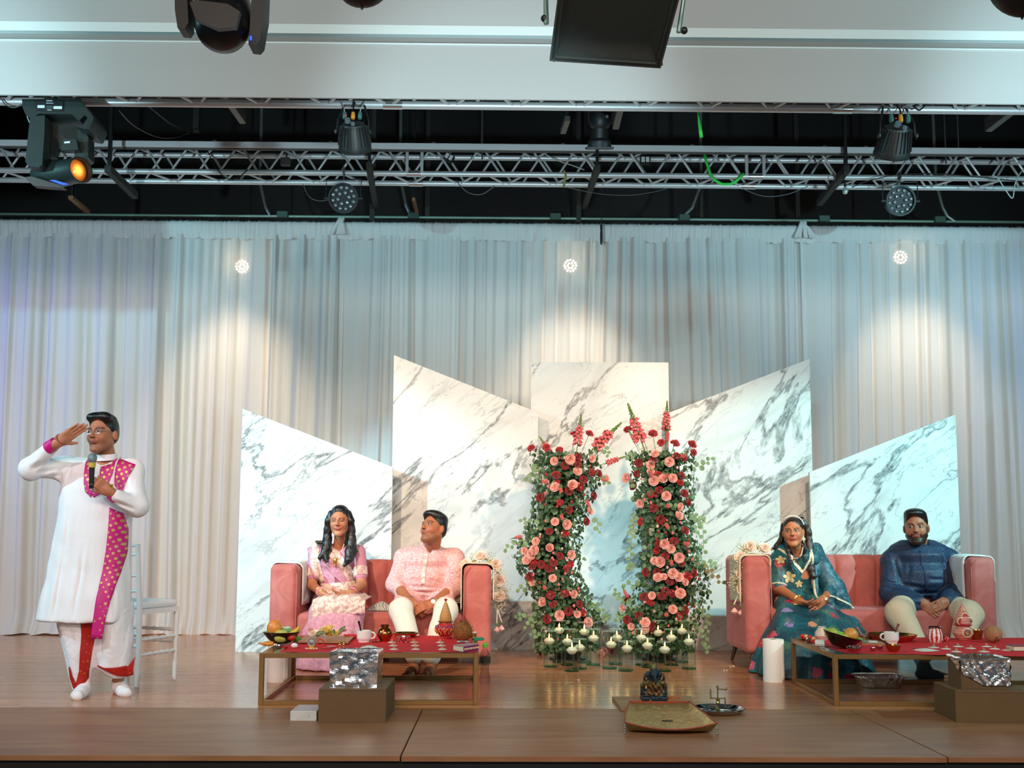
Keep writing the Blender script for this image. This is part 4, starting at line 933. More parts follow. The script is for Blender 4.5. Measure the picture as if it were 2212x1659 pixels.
for k in range(26): mb.tube([(rnd.uniform(-.05,.06),rnd.uniform(-.02,.02),.004+rnd.uniform(0,.02)),(rnd.uniform(-.05,.06),rnd.uniform(-.02,.02),.006+rnd.uniform(0,.022)),(rnd.uniform(-.05,.06),rnd.uniform(-.02,.02),.004+rnd.uniform(0,.015))],.004,5)
o = mb.build('red_thread_heap', mat('bright_red_thread','c81418',.6), loc=pz_(755,1379)); tag(o,'heap of bright red thread right of the flower board','thread',None,'stuff')
porc = mat('white_porcelain','f0ece6',.2)
def cup(label,u,v,r,h,side,spm,spoon):
    p = tp(u,v); t = thing('tea_cup',label,'cup',p)
    MB().lathe([(0,.002),(r*.72,0),(r*.78,.006),(r*.80,.012),(r*.94,h*.25),(r,h*.4),(r,h),(r*.96,h),(r*.95,h*.4),(r*.6,.012),(0,.012)],n=28).build('cup_body', porc, t)
    MB().tube([V((side*r*(.95+.58*math.sin(k*PI/12)**.8),0,h*(.58+.27*math.cos(k*PI/12)))) for k in range(13)],.0055,8).build('handle', porc, t, smooth='all')
    q = MB().tube([V(a) for a in spoon],[.006,.004,.006,.008],8).build('spoon', spm, loc=p); tag(q,('black spoon standing in the left white cup' if side>0 else 'dark copper spoon leaning in the right white cup'),'spoon'); return t
cup('white tea cup with a black spoon on the left table',786,1387,.047,.075,1,mat('black_spoon','0c0b0b',.3),[(-.005,0,.02),(-.02,0,.07),(-.03,0,.11),(-.037,0,.135)])
item('copper_pot','round copper water pot with a flared rim on the left table','pot',831,1385,[('pot_body',[(0,0),(.026,0),(.030,.006),(.05,.035),(.052,.052),(.043,.075),(.026,.09),(.026,.096),(.036,.105),(.034,.106),(.024,.097),(.022,.09),(0,.06)],copper,{})])
item('brass_dish','wide brass dish behind the patterned bowl on the left table','dish',876,1376,[('dish_body',[(0,.002),(.06,0),(.082,.022),(.088,.03),(.085,.03),(.078,.022),(.058,.004),(0,.004)],brass,{}),('rim_band',[(.083,.018),(.0885,.028),(.0835,.018)],mat('dish_red','a82018',.4),{})])
m, n = nmat('mosaic_red', .35); vo = n.new('ShaderNodeTexVoronoi'); vo.inputs['Scale'].default_value = 90; n.l.new(n.coord('Object'), vo.inputs['Vector'])
n.base(n.ramp(vo.outputs['Distance'],[(.0,srgb('f0e6d8')),(.28,srgb('f0e6d8')),(.34,srgb('b01018'))])); mosaic = m
item('patterned_bowl','small steel-lined bowl with red and white pattern in front of the brass dish','bowl',871,1388,[('outer_shell',[(0,0),(.028,0),(.032,.012),(.044,.036),(.045,.04)],mosaic,{}),('steel_lining',[(.045,.04),(.042,.04),(.036,.014),(0,.008)],ssteel,{})])
item('copper_dish','flat copper disc with a knob behind the big rice heap on the left table','dish',812,1386,[('lid_body',[(0,.006),(.03,.005),(.036,0)],copper,{}),('knob',[(0,.02),(.003,.018),(.002,.006)],copper,{'n':8})])
# banded pots
def banded(nm, bands, scale, bead=None, ax='Z'):
    m, n = nmat(nm, .45); c = n.coord('Object'); s = n.new('ShaderNodeSeparateXYZ'); n.l.new(c, s.inputs[0])
    f = n.math('FRACT', n.math('MULTIPLY', s.outputs[2], scale)); r = n.ramp(f, bands)
    n.t.nodes[-1] if False else None
    for q in n.n:
        if q.type=='VALTORGB': q.color_ramp.interpolation = 'CONSTANT'
    if bead: vo = n.new('ShaderNodeTexVoronoi'); vo.inputs['Scale'].default_value = bead; n.l.new(c, vo.inputs['Vector']); r = n.mix(n.math('LESS_THAN', vo.outputs['Distance'], .22), r, srgb('f2dcae'))
    n.base(r); n.bump(f, .001, .6); return m
conem = banded('cone_gold_bands',[(0,srgb('c8973c')),(.45,srgb('8c1014')),(.6,srgb('ecd08a')),(.8,srgb('a8241c'))],85)
potm = banded('pot_red_beads',[(0,srgb('a80c14')),(.85,srgb('c81c1c'))],30,110)
t = item('ceremonial_pot','red beaded ceremonial pot with a tall gold-banded cone lid on the left table','pot',962,1380,[('pot_body',[(0,0),(.042,0),(.044,.01),(.034,.018),(.05,.03),(.071,.055),(.073,.070),(.062,.090),(.045,.101),(.041,.112)],potm,{}),('rim',[(.038,.108),(.050,.112),(.052,.117),(.046,.121),(.036,.118)],mat('copper_rim','b0602c',.4,.5),{}),('cone_lid',[(.040,.118),(.042,.125),(.040,.15),(.028,.19),(.016,.225),(.005,.25),(0,.253)],conem,{}),('red_tip',[(.002,.25),(.010,.256),(.012,.262),(.006,.268),(0,.268)],mat('bright_red_thread','c81418',.6),{'n':10})])
for k in range(8):
    a = -PI+PI*k/7; P = [V((.073*math.cos(a+d)*f,.073*math.sin(a+d)*f,z)) for d,f,z in ((-.18,.80,.035),(-.14,.97,.055),(0,1.01,.07),(.14,.97,.055),(.18,.80,.035))]
    MB().tube(P,.0022,5).build('bead_arch', mat('gold_thread','e6b86a',.4,.4), t)
    MB().tube([V((.068*math.cos(a+d+.22),.068*math.sin(a+d+.22),z)) for d,z in ((-.10,.092),(0,.072),(.10,.092))],.0022,5).build('bead_chevron', mat('blue_beads','7c88c8',.4), t)
cc_ = mat('coconut_husk','a5672f',.85,vary=('7c4a20',40,1.0),bump=(90,.008,1.0)); 
def coconut(label,u,v,rx,rz_,m_,husk,eyes=False):
    p = tp(u,v); t = thing('coconut',label,'coconut',p)
    MB().ball((0,0,rz_),(rx,rx,rz_),24,14).build('shell', m_, t, smooth='all')
    if husk:
        mb = MB()
        for k in range(260):
            a = rnd.uniform(0,2*PI); e = rnd.uniform(-.9,1.5); q = V((rx*math.cos(a)*math.cos(e),rx*math.sin(a)*math.cos(e),rz_+rz_*math.sin(e))); d = V((math.cos(a+rnd.uniform(-1,1)),math.sin(a),rnd.uniform(-.5,1.4)))*.014
            mb.tube([q,q+d*.6,q+d+V((0,0,.002))],.0009,3)
        f = mb.build('husk_fibres', m_, t); f['kind'] = 'stuff'
    if eyes:
        for (x,z) in ((-.012,.022),(.008,.022),(-.002,.036)): MB().ball((x,-rx*.93,z),(.006,.003,.005),8,5).build('eye_pit', mat('coconut_eye','3c2414',.9), t)
    return t
coconut('hairy brown coconut with fibres on the right of the left table',999,1386,.062,.066,cc_,True)
item('steel_plate','small steel ring plate under the front of the hairy coconut','plate',1000,1388,[('plate_body',[(.03,.001),(.040,0),(.046,.006),(.043,.007),(.03,.003)],ssteel,{})],z=TH+.028)
# book
p = tp(1001,1409); t = thing('book','closed book with a purple patterned cover at the right front corner of the left table','book',p,.0)
e1 = (tp(965,1403)-p); e2 = (tp(1048,1402)-p); e1.z = e2.z = 0; up = V((0,0,.034))
e1 = e1.normalized()*.115; e2 = V((e2.x,e2.y,0)).normalized()*.155
MB().prism([V((0,0,.003)),e2*.985,e2*.985+e1*.97,e1*.97],up*.85).build('page_block', mat('paper_pages','d9cfb0',.8), t)
purp = mat('purple_cover','7a2368',.5)
for z in (0,.031): MB().prism([V((0,0,z))-e1*.01-e2*.01,e2*1.0-e1*.01+V((0,0,z)),e2*1.0+e1*1.0+V((0,0,z)),e1*1.0-e2*.01+V((0,0,z))],(0,0,.003)).build('cover_board', purp if z==0 else mat('mauve_cover','b0747c',.5), t)
nrm = V((e2.y,-e2.x,0)).normalized()*.002
MB().prism([nrm*.5-e2*.01,e2+nrm*.5,e2+nrm*.5+up,nrm*.5+up-e2*.01],nrm*.5).build('spine_strip', purp, t)
for k in range(9): MB().ball(e2*(.06+.11*k)+nrm*1.3+V((0,0,.017)),(.006,.002,.007),8,5).build('gold_motif', mat('gold_dot','e9c987',.5), t)
item('candle_cup','small cup with a white top and gold side behind the coconut','cup',1022,1378,[('cup_side',[(0,0),(.018,0),(.024,.03),(.025,.034)],brass,{}),('white_top',[(.026,.034),(.026,.04),(.02,.042),(0,.041)],porc,{})])
o = MB().bbox((0,0,.012),(.07,.05,.02),.004,rot=Rz(.3)).build('green_box', mat('jade_plastic','2f9a72',.3), loc=tp(1033,1384)); tag(o,'small jade green box with a clear lid right of the hairy coconut','box')
# rice heaps with nuts
rice = mat('rice','ece3d4',.85,vary=('d0c4b0',200,.9),bump=(260,.003,1.0)); nut = mat('betel_nut','a06a48',.7,vary=('c08a60',40,1.0))
def heap(label,u,v,r,h,sd,nutr=.010,group=None,cat='rice'):
    p = tp(u,v); rr = random.Random(sd); t = thing('rice_heap',label,cat,p,0,group); ph = rr.random()*6
    MB().lathe([(r*1.15,0),(r,.002),(r*.6,h*.7),(r*.2,h),(0,h*1.02)],n=22,wob=lambda a,z:.13*math.sin(3*a+ph)+.09*math.sin(7*a+ph*2)+.05*math.sin(13*a),sx=1.15).build('rice_grains', rice, t)
    if nutr:
        n_ = MB().lathe([(0,0),(nutr*.8,.001),(nutr,nutr*.7),(nutr*.6,nutr*1.5),(nutr*.15,nutr*1.9),(0,nutr*1.9)],n=12).build('betel_nut', nut, loc=p+V((0,0,h*.8))); tag(n_,'betel nut on the '+label,'nut',None if not group else group.replace('rice heaps','betel nuts'))
    return t
cn = ['left','middle','right']; rn = ['back','centre','front']
for i,u in enumerate((849,896,953)):
    for j,v in enumerate((1388,1395,1403)):
        heap('%s rice heap in the %s column, left table'%(rn[j],cn[i]),u+j*2-2,v,.020,.008,i*3+j,.0095,'rice heaps on the left table')
heap('largest rice heap on the left table, behind the foil-wrapped pan',797,1402,.055,.022,44,0)
for (u,v,lab) in ((2017,1399,'far left in the back row'),(2044,1402,'second from left, right of the big heap'),(2069,1397,'below the pot with cone'),(2066,1408,'directly behind the foil rim, left'),(2097,1401,'middle, between two back heaps'),(2131,1397,'in the back row, left of the coconut'),(2149,1402,'below the smooth coconut'),(2125,1408,'directly behind the sticks'),(2176,1405,'farthest right, by the book')):
    heap('rice heap, right table, '+lab,u,v,.024,.007,u,.0095,'rice heaps on the right table')
heap('largest rice heap on the right table, front centre',1999,1405,.055,.012,45,0)
for k,(u,v) in enumerate(((1974,1401),(1956,1408),(700+8*1,1389),(863-8,1390+12),(787-3,1392))):
    o = MB().lathe([(0,0),(.011,0),(.011,.002),(0,.002)],n=14).build('coin', mat('old_coin','7a6038',.4,.7), loc=tp(u,v)); tag(o,'small dark coin on the '+['right red cloth, behind the big rice heap','right red cloth, left of the big rice heap','left red cloth, in front of the flower board','left red cloth, by the left rice column','left red cloth, left of the flat copper lid'][k],'coin','coins on the red cloths')
# right table
bt_,bp = fruitbowl('tilted green-lined dark bowl of fruit on the right table',1815,1400,.125,(.15,.20),.3); YB_ = bp.y
fruit('guava','green guava at the left of the right fruit bowl',1797,1369,YB_-.01,.041,'b3b84c','9aa83c',(1.1,1,.95))
fruit('orange','large orange at the right of the right fruit bowl',1838,1371,YB_,.045,'dd8a35','e8a050')
fruit('lemon','yellow lemon at the front of the right fruit bowl',1822,1381,YB_-.06,.036,'d8b64a','e0c860',(1.1,1,.9))
fruit('tomato','small red tomato at the front of the right fruit bowl',1807,1379,YB_-.05,.022,'c0301c','d8502c')
cup('white tea cup with a dark spoon on the right table',1926,1390,.047,.075,-1,mat('copper_spoon','5a2c1c',.35,.6),[(.0,0,.02),(.03,.01,.07),(.045,.02,.10),(.058,.02,.125)])
item('brass_dish','large brass dish behind the cup on the right table','dish',1925,1384,[('dish_body',[(0,.003),(.12,0),(.155,.03),(.165,.045),(.160,.045),(.148,.03),(.115,.006),(0,.006)],brass,{'n':40}),('outer_band',[(.122,.001),(.157,.03),(.1665,.044),(.159,.030)],mat('dish_red','a82018',.4),{'n':40})])
item('steel_bowl','steel bowl reflecting red behind the right fruit bowl','bowl',1867,1384,[('bowl_body',bowlp(.045,.038),ssteel,{})])
o = MB().tube([(0,0,0),(-.03,0,.04),(-.045,0,.06)],[.003,.003,.008],8).build('wooden_spoon', mat('pink_wood','d98a70',.5), loc=tp(1866,1384)+V((0,0,.03))); tag(o,'small pink wooden spoon in the steel bowl behind the right fruit bowl','spoon')
item('steel_bowl','steel bowl at the front edge of the right table, left one','bowl',1845,1409,[('bowl_body',bowlp(.047,.036),ssteel,{})])
item('tiny_cup','tiny steel cup at the front edge of the right table, left of the pair','bowl',1886,1407,[('bowl_body',bowlp(.019,.022),ssteel,{}),('powder',[(0,.02),(.016,.018)],mat('red_powder','b03a1c',.9),{})])
item('tiny_cup','tiny steel cup at the front edge of the right table, right of the pair','bowl',1900,1404,[('bowl_body',bowlp(.022,.024),ssteel,{}),('powder',[(0,.026),(.019,.02)],mat('orange_powder','d9742c',.9),{})])
item('brass_bowl','brass bowl with a long spoon at the front edge of the right table','bowl',1930,1408,[('bowl_body',bowlp(.047,.042),brass,{})])
o = MB().tube([(0,0,.0),(-.05,.04,.04),(-.09,.08,.075)],[.009,.004,.005],8).build('long_spoon', mat('copper_spoon','5a2c1c',.35,.6), loc=tp(1926,1408)+V((0,0,.03))); tag(o,'long dark spoon resting in the brass bowl on the right table','spoon')
Pb = [tp(1862,1393),tp(1915,1394),tp(1900,1381),tp(1860,1381)]; L_ = Pb[0]; t = thing('offering_board','brown board with leaves and white cards behind the fruit bowl on the right table','board',L_)
MB().prism([q-L_ for q in Pb],(0,0,.012)).build('board_top', bw, t)
for k in range(3): MB().prism([V((.05+.004*k,.02+.012*k,.013+.003*k)),V((.11+.004*k,.022+.012*k,.013+.003*k)),V((.115,.06,.014+.003*k)),V((.06,.058,.014+.003*k))],(0,0,.0015)).build('card', porc, t)
for k in range(4):
    me = meshof(MB().grid(lambda a,b: V(((a-.5)*.03*math.sin(max(.05,b)*PI),b*.05,.004*math.sin(a*PI)+.006*math.sin(b*PI))),4,6),'leaf',leafm); inst(me,'leaf',t,V((.012+.01*k,.0+.008*k,.014)),Euler((.2,0,-.6+.4*k)))
ladm = banded('lota_white_red',[(0,srgb('f0e8dc')),(.5,srgb('efe3d2'))],40,70)
m, n = nmat('lota_stripes', .4); c = n.coord('Object'); s_ = n.new('ShaderNodeSeparateXYZ'); n.l.new(c, s_.inputs[0])
ang = n.math('ARCTAN2', s_.outputs[1], s_.outputs[0]); f = n.math('FRACT', n.math('MULTIPLY', ang, 10/6.2832)); vo = n.new('ShaderNodeTexVoronoi'); vo.inputs['Scale'].default_value = 110; n.l.new(c, vo.inputs['Vector'])
st = n.mix(n.math('LESS_THAN', vo.outputs['Distance'], .28), n.mix(n.math('LESS_THAN', f, .45), srgb('f1e9dd'), srgb('b81c1c')), n.mix(n.math('LESS_THAN', f, .45), srgb('d03a28'), srgb('f0e0c0'))); n.base(st); lotam = m
item('decorated_pot','white and red studded metal pot with a steel rim on the right table','pot',2020,1388,[('pot_body',[(0,0),(.034,0),(.047,.02),(.049,.045),(.043,.075),(.038,.092)],lotam,{}),('steel_rim',[(.038,.09),(.050,.102),(.047,.104),(.034,.095),(0,.05)],ssteel,{})])
o = MB().bbox((0,0,.018),(.034,.034,.034),.003,rot=Rz(.3)).build('patterned_cube', mosaic, loc=tp(2043,1385)); tag(o,'tiny red and white patterned box right of the studded pot','box')
ringm = banded('kalash_rings',[(0,srgb('c8281c')),(.25,srgb('f0e2c0')),(.4,srgb('d8563a')),(.6,srgb('8c3a7c')),(.72,srgb('f0e2c0')),(.85,srgb('d04028'))],62,150)
t = item('ceremonial_pot','orange and white ringed ceremonial pot with a jewelled cone lid on the right table','pot',2081,1383,[('pot_body',[(0,0),(.03,0),(.052,.018),(.067,.045),(.064,.07),(.048,.09),(.040,.098)],ringm,{}),('rim',[(.04,.096),(.058,.10),(.060,.104),(.054,.110),(.052,.114)],mat('rim_red_thread','a8201c',.6),{}),('cone_lid',[(.052,.110),(.054,.120),(.050,.15),(.034,.185),(.020,.215),(.008,.24),(0,.245)],ringm,{})])
for (x,z,rr,c_) in ((-.028,.13,.024,'c82a40'),(.028,.13,.024,'1f8f86'),(0,.165,.020,'c8402c'),(0,.195,.014,'e8c88a'),(0,.055,.03,'2f8a5a')):
    for k,(f_,cc2) in enumerate(((1,'f0e2c0'),(.7,'c83a2c'),(.42,c_))):
        y = -(.052 if z<.15 else .040 if z<.18 else .028) if z>.1 else -.064
        MB().torus((x,y+abs(x)*.45-.002*k,z),rr*f_,.0028,18,5,rot=Rx(PI/2+.1)).build('jewelled_ring', mat('ring_'+cc2,cc2,.4), t)
item('brass_bowl','shiny brass bowl right of the ringed ceremonial pot','bowl',2110,1381,[('bowl_body',[(0,0),(.03,0),(.043,.05),(.045,.064),(.042,.064),(.03,.004),(0,.004)],brass,{})])
coconut('smooth brown coconut with three eyes at the right of the right table',2146,1388,.056,.056,mat('coconut_shell','9c6038',.8,vary=('b9825a',30,1.0),bump=(120,.003,.7)),False,True)
p = tp(2196,1407); t = thing('book','thick closed book cut off by the right edge on the right table','book',p)
MB().bbox((.05,.05,.016),(.13,.10,.026),.001).build('page_block', mat('paper_pages','d9cfb0',.8), t); MB().bbox((.05,.05,.031),(.135,.105,.004),.001).bbox((.05,.05,.002),(.135,.105,.004),.001).build('cover_board', mat('maroon_cover','7c2440',.5), t)
# left-corner bundle on the right table
P = [(1733,1378),(1741,1379),(1749,1381),(1757,1384),(1765,1387)]
for k,(u,v) in enumerate(P):
    o = MB().lathe([(0,-.014),(.010,-.012),(.014,0),(.010,.012),(0,.014)],n=10,rot=Ry(PI/2-.3)).build('bangle_bundle', mat('red_gold_%d'%(k%2),['c8301c','d9a060'][k%2],.4,.2,bump=(200,.003,.8)), loc=tp(u,v)+V((0,0,.014))); tag(o,('red' if k%2==0 else 'gold')+' beaded bundle at the left corner of the right table, '+['first','second','third','fourth','last'][k]+' from the left','trinket','beaded bundles on the right table')
item('white_pot','white pot with red motifs left of the right fruit bowl','pot',1776,1383,[('pot_body',[(0,0),(.03,0),(.048,.03),(.046,.055),(.03,.075),(.026,.085),(.03,.09)],mat('pot_cream','e6d8c4',.5,vary=('b03a2c',14,.5)),{})])
o = MB().lathe([(0,-.03),(.022,-.03),(.022,.012),(.024,.014),(.024,.028),(0,.028)],n=10,rot=Ry(PI/2)@Rx(.4)).build('jar', mat('jar_white','dfe3dc',.3), loc=tp(1772,1397)+V((0,0,.024))); tag(o,'small clear jar with white lid lying at the right table left front corner','jar')
o = MB().lathe([(0,-.02),(.013,-.018),(.016,0),(.013,.01),(0,.012)],n=12,rot=Rx(1.1)).build('steel_bell', ssteel, loc=tp(1746,1386)+V((0,0,.014))); tag(o,'small steel bell near the left edge of the right table','bell')
# ---------------------------------------------------------------- flower columns
def leaf_me(name, m_, fold=.2):
    mb = MB(); vs = [(0,0,0)]; n_ = 9
    for k in range(n_):
        a = -PI/2+2*PI*(k+.5)/n_; x = math.cos(a)*.9; y = 1+math.sin(a); vs.append((x,y,fold*abs(x)+.12*y*(2-y)))
    vs.append((0,1.05,.1)); c = len(vs)-1
    fs = [(c,k+1,(k+1)%n_+1) for k in range(n_)]; mb.add(vs[1:],[tuple(i-1 for i in f) for f in fs]); return meshof(mb,name,m_)
leaf_mes = [leaf_me('leaf',leafm), leaf_me('leaf',leafm,-.15), leaf_me('leaf',leafd,.1)]
leaf_br = leaf_me('leaf',mat('brown_leaf','6d6a44',.55,vary=('8a7a4c',9,1.0)))
def Z4(x,y): return 1070+x/2.72, 850+y/2.72
def snap_me(seed, L_=.30, tipc=stemm):
    rr = random.Random(seed); fl_ = MB(); tp_ = MB()
    for i in range(26):
        z = L_*(.35+.40*i/26); a = i*2.4; r = .020*(1-.35*i/26)
        c = V((r*math.cos(a),r*math.sin(a),z)); fl_.ball(c,(.011,.011,.009),6,4,rot=Rz(a)); fl_.ball(c*1.0+V((math.cos(a)*.009,math.sin(a)*.009,-.004)),(.008,.008,.005),5,3)
    for i in range(22):
        z = L_*(.74+.26*i/22); a = i*2.4; r = .010*(1-i/24); tp_.ball((r*math.cos(a),r*math.sin(a),z),(.005,.005,.006),5,3)
    tp_.tube([(0,0,0),(.003,0,L_*.5),(0,0,L_)],[.003,.003,.0015],6)
    return meshof(fl_,'blossoms',coral), meshof(tp_,'snapdragon_stem',tipc)
snaps = [snap_me(s) for s in range(2)]; snap_pk = meshof(MB(),'x',coral)
def column(label, spine, u0, carns, reds, pinks, sns, sprigs, Yc, seed):
    rr = random.Random(seed); base = fl(u0,1400); base = V((base.x,Yc,0)); t = thing('flower_column', label, 'flower arrangement', base, 0, None)
    def prof(v):
        for (v0,x0,h0),(v1,x1,h1) in zip(spine,spine[1:]):
            if v <= v1: f = max(0,(v-v0)/(v1-v0)); return x0+(x1-x0)*f, h0+(h1-h0)*f
        return spine[-1][1],spine[-1][2]
    def dep(u,v,k=1.0):
        cx,hw = prof(v); q = max(-.97,min(.97,(u-cx)/(hw*1.05))); return Yc-.20*k*math.sqrt(1-q*q)
    rel = lambda p: V(p)-base
    # core: dark foam cage following the spine
    P = []; rs = []
    for (v,x,h) in spine: p = at(x,v,Y=Yc); P.append(rel(p)); rs.append(h*.0039*.52)
    P.append(V((P[-1].x,0,.0))); rs.append(.10)
    MB().tube(P,rs,14).build('foam_core', mat('dark_moss','1c2a1c',.9), t, smooth='all')
    MB().lathe([(0,0),(.15,0),(.15,.012),(0,.012)],n=28).build('stand_plate', blk, t, loc=(P[-1].x,0,0))
    vmin, vmax = spine[0][0], spine[-1][0]; nl = 0
    lv = MB(); 
    for i in range(2600):
        v = rr.uniform(vmin-8,vmax+6) if i%7 else rr.uniform(vmax-20,vmax+22); cx,hw = prof(v); q = rr.uniform(-1.0,1.0); q = math.copysign(abs(q)**.8,q); u = cx+q*hw*1.0
        Y = Yc-.21*math.sqrt(max(.02,1-min(1,abs(q))**2))*rr.uniform(.75,1.08); p = at(u,v,Y=Y)
        if p.z < .03: continue
        n_ = V((q*1.1+rr.uniform(-.7,.7),-1+rr.uniform(-.2,.9),rr.uniform(-.5,.9))); R = fac(n_)@Rz(rr.uniform(0,6.28)); s = rr.uniform(.014,.022)
        if i < 215:
            p = at(cx+q*hw*1.10,v,Y=Y-.02); s = rr.uniform(.017,.024)
            inst(leaf_mes[rr.choice((0,0,1,2))],'leaf',t,rel(p),R,s); nl += 1
        else:
            src = leaf_mes[0].vertices; lv.add([rel(p)+R@(w_.co*s) for w_ in src],[tuple(f.vertices) for f in leaf_mes[0].polygons])
    tag(lv.build('leaf_mass', leafd, t, smooth='all'), None,None,None,'stuff')
    for P_ in sprigs:
        br = len(P_[0])>2 and P_[0][2]; Q = [rel(at(q[0],q[1],Y=Yc-.12)) for q in P_]; L_ = sum((b-a).length for a,b in zip(Q,Q[1:]))
        MB().tube(Q,.002,5).build('sprig_stem', stemm, t); n_ = max(3,int(L_/.030))
        for k in range(n_+1):
            f = k/n_*(len(Q)-1); i = min(int(f),len(Q)-2); p = Q[i].lerp(Q[i+1],f-i); d = (Q[i+1]-Q[i]).normalized()
            sd = V((-d.z,0,d.x))*(1 if k%2 else -1); 
            yy = (d*.6+sd).normalized(); zz = V((rr.uniform(-.3,.3),-1,rr.uniform(-.2,.5))); zz = (zz-yy*zz.dot(yy)).normalized(); R = Matrix((yy.cross(zz),yy,zz)).transposed()
            inst(leaf_br if br else leaf_mes[k%2],'leaf',t,p,R,rr.uniform(.019,.027)*(1-.25*k/n_)); nl += 1
    for i,(x,y) in enumerate(reds):
        u,v = Z4(x,y); cx,hw = prof(v); p = at(u,v,Y=dep(u,v)-.045); R = fac(((u-cx)/hw*.8+rr.uniform(-.3,.3),-1,rr.uniform(-.1,.6)))
        inst(rose_red[i%3] if i%4 else carn[i%3],'red_rose',t,rel(p)-R@V((0,0,.02)),R@Rz(rr.uniform(0,6)),rr.uniform(.029,.035))
    for i,(x,y) in enumerate(pinks):
        u,v = Z4(x,y); cx,hw = prof(v); p = at(u,v,Y=dep(u,v)-.055); R = fac(((u-cx)/hw*.8+rr.uniform(-.3,.3),-1,rr.uniform(-.1,.5)))
        inst(rose_pink[i%3],'pink_rose',t,rel(p)-R@V((0,0,.02)),R@Rz(rr.uniform(0,6)),rr.uniform(.030,.041) if y<1000 or i%3 else .028)
    for i,(x,y) in enumerate(carns):
        u,v = Z4(x,y); p = rel(at(u,v,Y=Yc-.10)); cx,hw = prof(vmin); b = rel(at(cx+(u-cx)*.45,vmin+25,Y=Yc-.06)); d = (p-b).normalized()
        MB().tube([b,b.lerp(p,.5)+V((0,0,.01)),p],.0025,5).build('flower_stem', stemm, t)
        inst(carn[i%3],'red_carnation',t,p,fac(d+V((0,-.9,0))),rr.uniform(.034,.042))
    for i,(x0,y0,x1,y1) in enumerate(sns):
        a = rel(at(*Z4(x0,y0),Y=Yc-.12)); b = rel(at(*Z4(x1,y1),Y=Yc-.16)); d = b-a; s = d.length/.30
        if s < .5: a = a+V((0,-.12,0)); b = b+V((0,-.12,0))
        k = snaps[i%2]; q = inst(k[1],'snapdragon',t,a,d.to_track_quat('Z','Y').to_euler(),(max(s,.55),max(s,.55),s)); inst(k[0],'blossoms',q,(0,0,0))
    for i in range(70):                       # small coral and cream buds
        v = rr.uniform(vmin,vmax); cx,hw = prof(v); u = cx+rr.uniform(-.75,.75)*hw; p = rel(at(u,v,Y=dep(u,v)-.04))
        if i == 0: bud = {}
        c_ = rr.choice(('coral','rose_pink','rose_red','coral')); 
        if c_ not in bud: bud[c_] = meshof(MB().ball((0,0,0),(1,1,1.25),7,5),'bud',_mc[c_])
        inst(bud[c_],'bud',t,p,None,rr.uniform(.007,.012))
    return t
spL = [(985,1222,72),(1030,1224,72),(1080,1218,62),(1120,1203,60),(1165,1188,66),(1215,1182,70),(1260,1200,62),(1300,1218,62),(1335,1226,74),(1385,1226,66)]
spR = [(985,1430,70),(1035,1433,68),(1080,1436,62),(1130,1440,60),(1180,1447,64),(1225,1456,70),(1270,1452,80),(1310,1438,86),(1350,1428,86),(1390,1424,74)]
cL = [(213,325),(466,247),(551,240),(652,237),(603,282),(377,337)]
rL = [(297,315),(486,370),(480,415),(410,422),(570,462),(607,470),(517,507),(358,480),(358,523),(497,550),(577,600),(265,612),(378,637),(434,683),(535,752),(318,810),(412,824),(380,955),(340,995),(270,1005),(222,985),(218,1012),(313,1030),(205,1075),(420,1025),(325,1185),(410,1175),(495,1238),(520,1285),(340,1240),(430,1280),(640,1328),(445,1000),(305,1325),(430,575)]
pL_ = [(345,397),(440,385),(570,383),(483,457),(455,535),(350,550),(655,500),(557,690),(350,753),(420,770),(237,868),(170,925),(228,920),(212,945),(184,978),(320,905),(447,948),(337,1085),(215,1110),(275,1225),(378,1303),(483,1297),(463,1180),(545,1345)]
sL = [(470,400,505,120),(500,400,742,170),(590,430,770,368),(360,400,256,250),(330,540,250,510),(390,600,370,545),(510,600,560,690),(375,690,395,760),(190,830,88,855),(270,1110,300,1160),(600,500,655,525),(330,930,300,890),(440,600,440,520)]
cR = [(778,217),(862,250),(926,242),(1003,212),(1053,298),(1152,303),(1160,350)]
rR = [(973,288),(843,408),(925,395),(830,470),(960,477),(810,547),(963,567),(1110,587),(912,590),(930,675),(1135,640),(970,740),(850,753),(1115,805),(1050,868),(960,885),(945,925),(1000,957),(1093,995),(1067,366),(1110,375),(887,1050),(950,1048),(1168,1055),(1133,1072),(1000,1165),(1025,1105),(875,1195),(910,1222),(1040,1175),(775,1205),(1115,1275),(1087,1308),(845,1305),(775,1330),(980,1190),(1090,520),(920,1370),(1095,480)]
pR_ = [(938,352),(1023,402),(913,420),(913,457),(932,513),(1043,497),(985,500),(770,497),(1005,602),(850,647),(1088,665),(1080,717),(995,885),(1032,912),(935,982),(1080,965),(970,990),(1043,1058),(990,1075),(955,1080),(1078,1078),(1118,1108),(1087,1175),(920,1187),(745,1262),(880,1345),(1043,1268),(797,1370),(880,1385)]
sR = [(900,400,778,58),(1000,300,1010,42),(850,330,783,212),(1000,330,1020,190),(970,740,1015,815),(1060,880,1150,885),(985,690,1010,640),(790,1230,745,1130),(1060,400,1120,350),(1000,460,985,520),(905,520,900,440),(1020,1030,1020,960),(970,1290,1010,1300)]
prL = [[(1160,1160),(1125,1170),(1092,1185)],[(1170,1020),(1150,1030),(1140,1038)],[(1160,1010),(1152,1015)],[(1280,1300),(1305,1325)],[(1160,1330),(1130,1335),(1118,1330)],[(1160,1345),(1135,1352)],[(1290,1120),(1292,1148)],[(1250,1330),(1300,1340),(1312,1330)],[(1280,985),(1306,967),(1314,982)],[(1160,1265),(1120,1272)],[(1165,1375),(1150,1368)],[(1145,1130),(1128,1122)],[(1290,1030),(1312,1045)]]
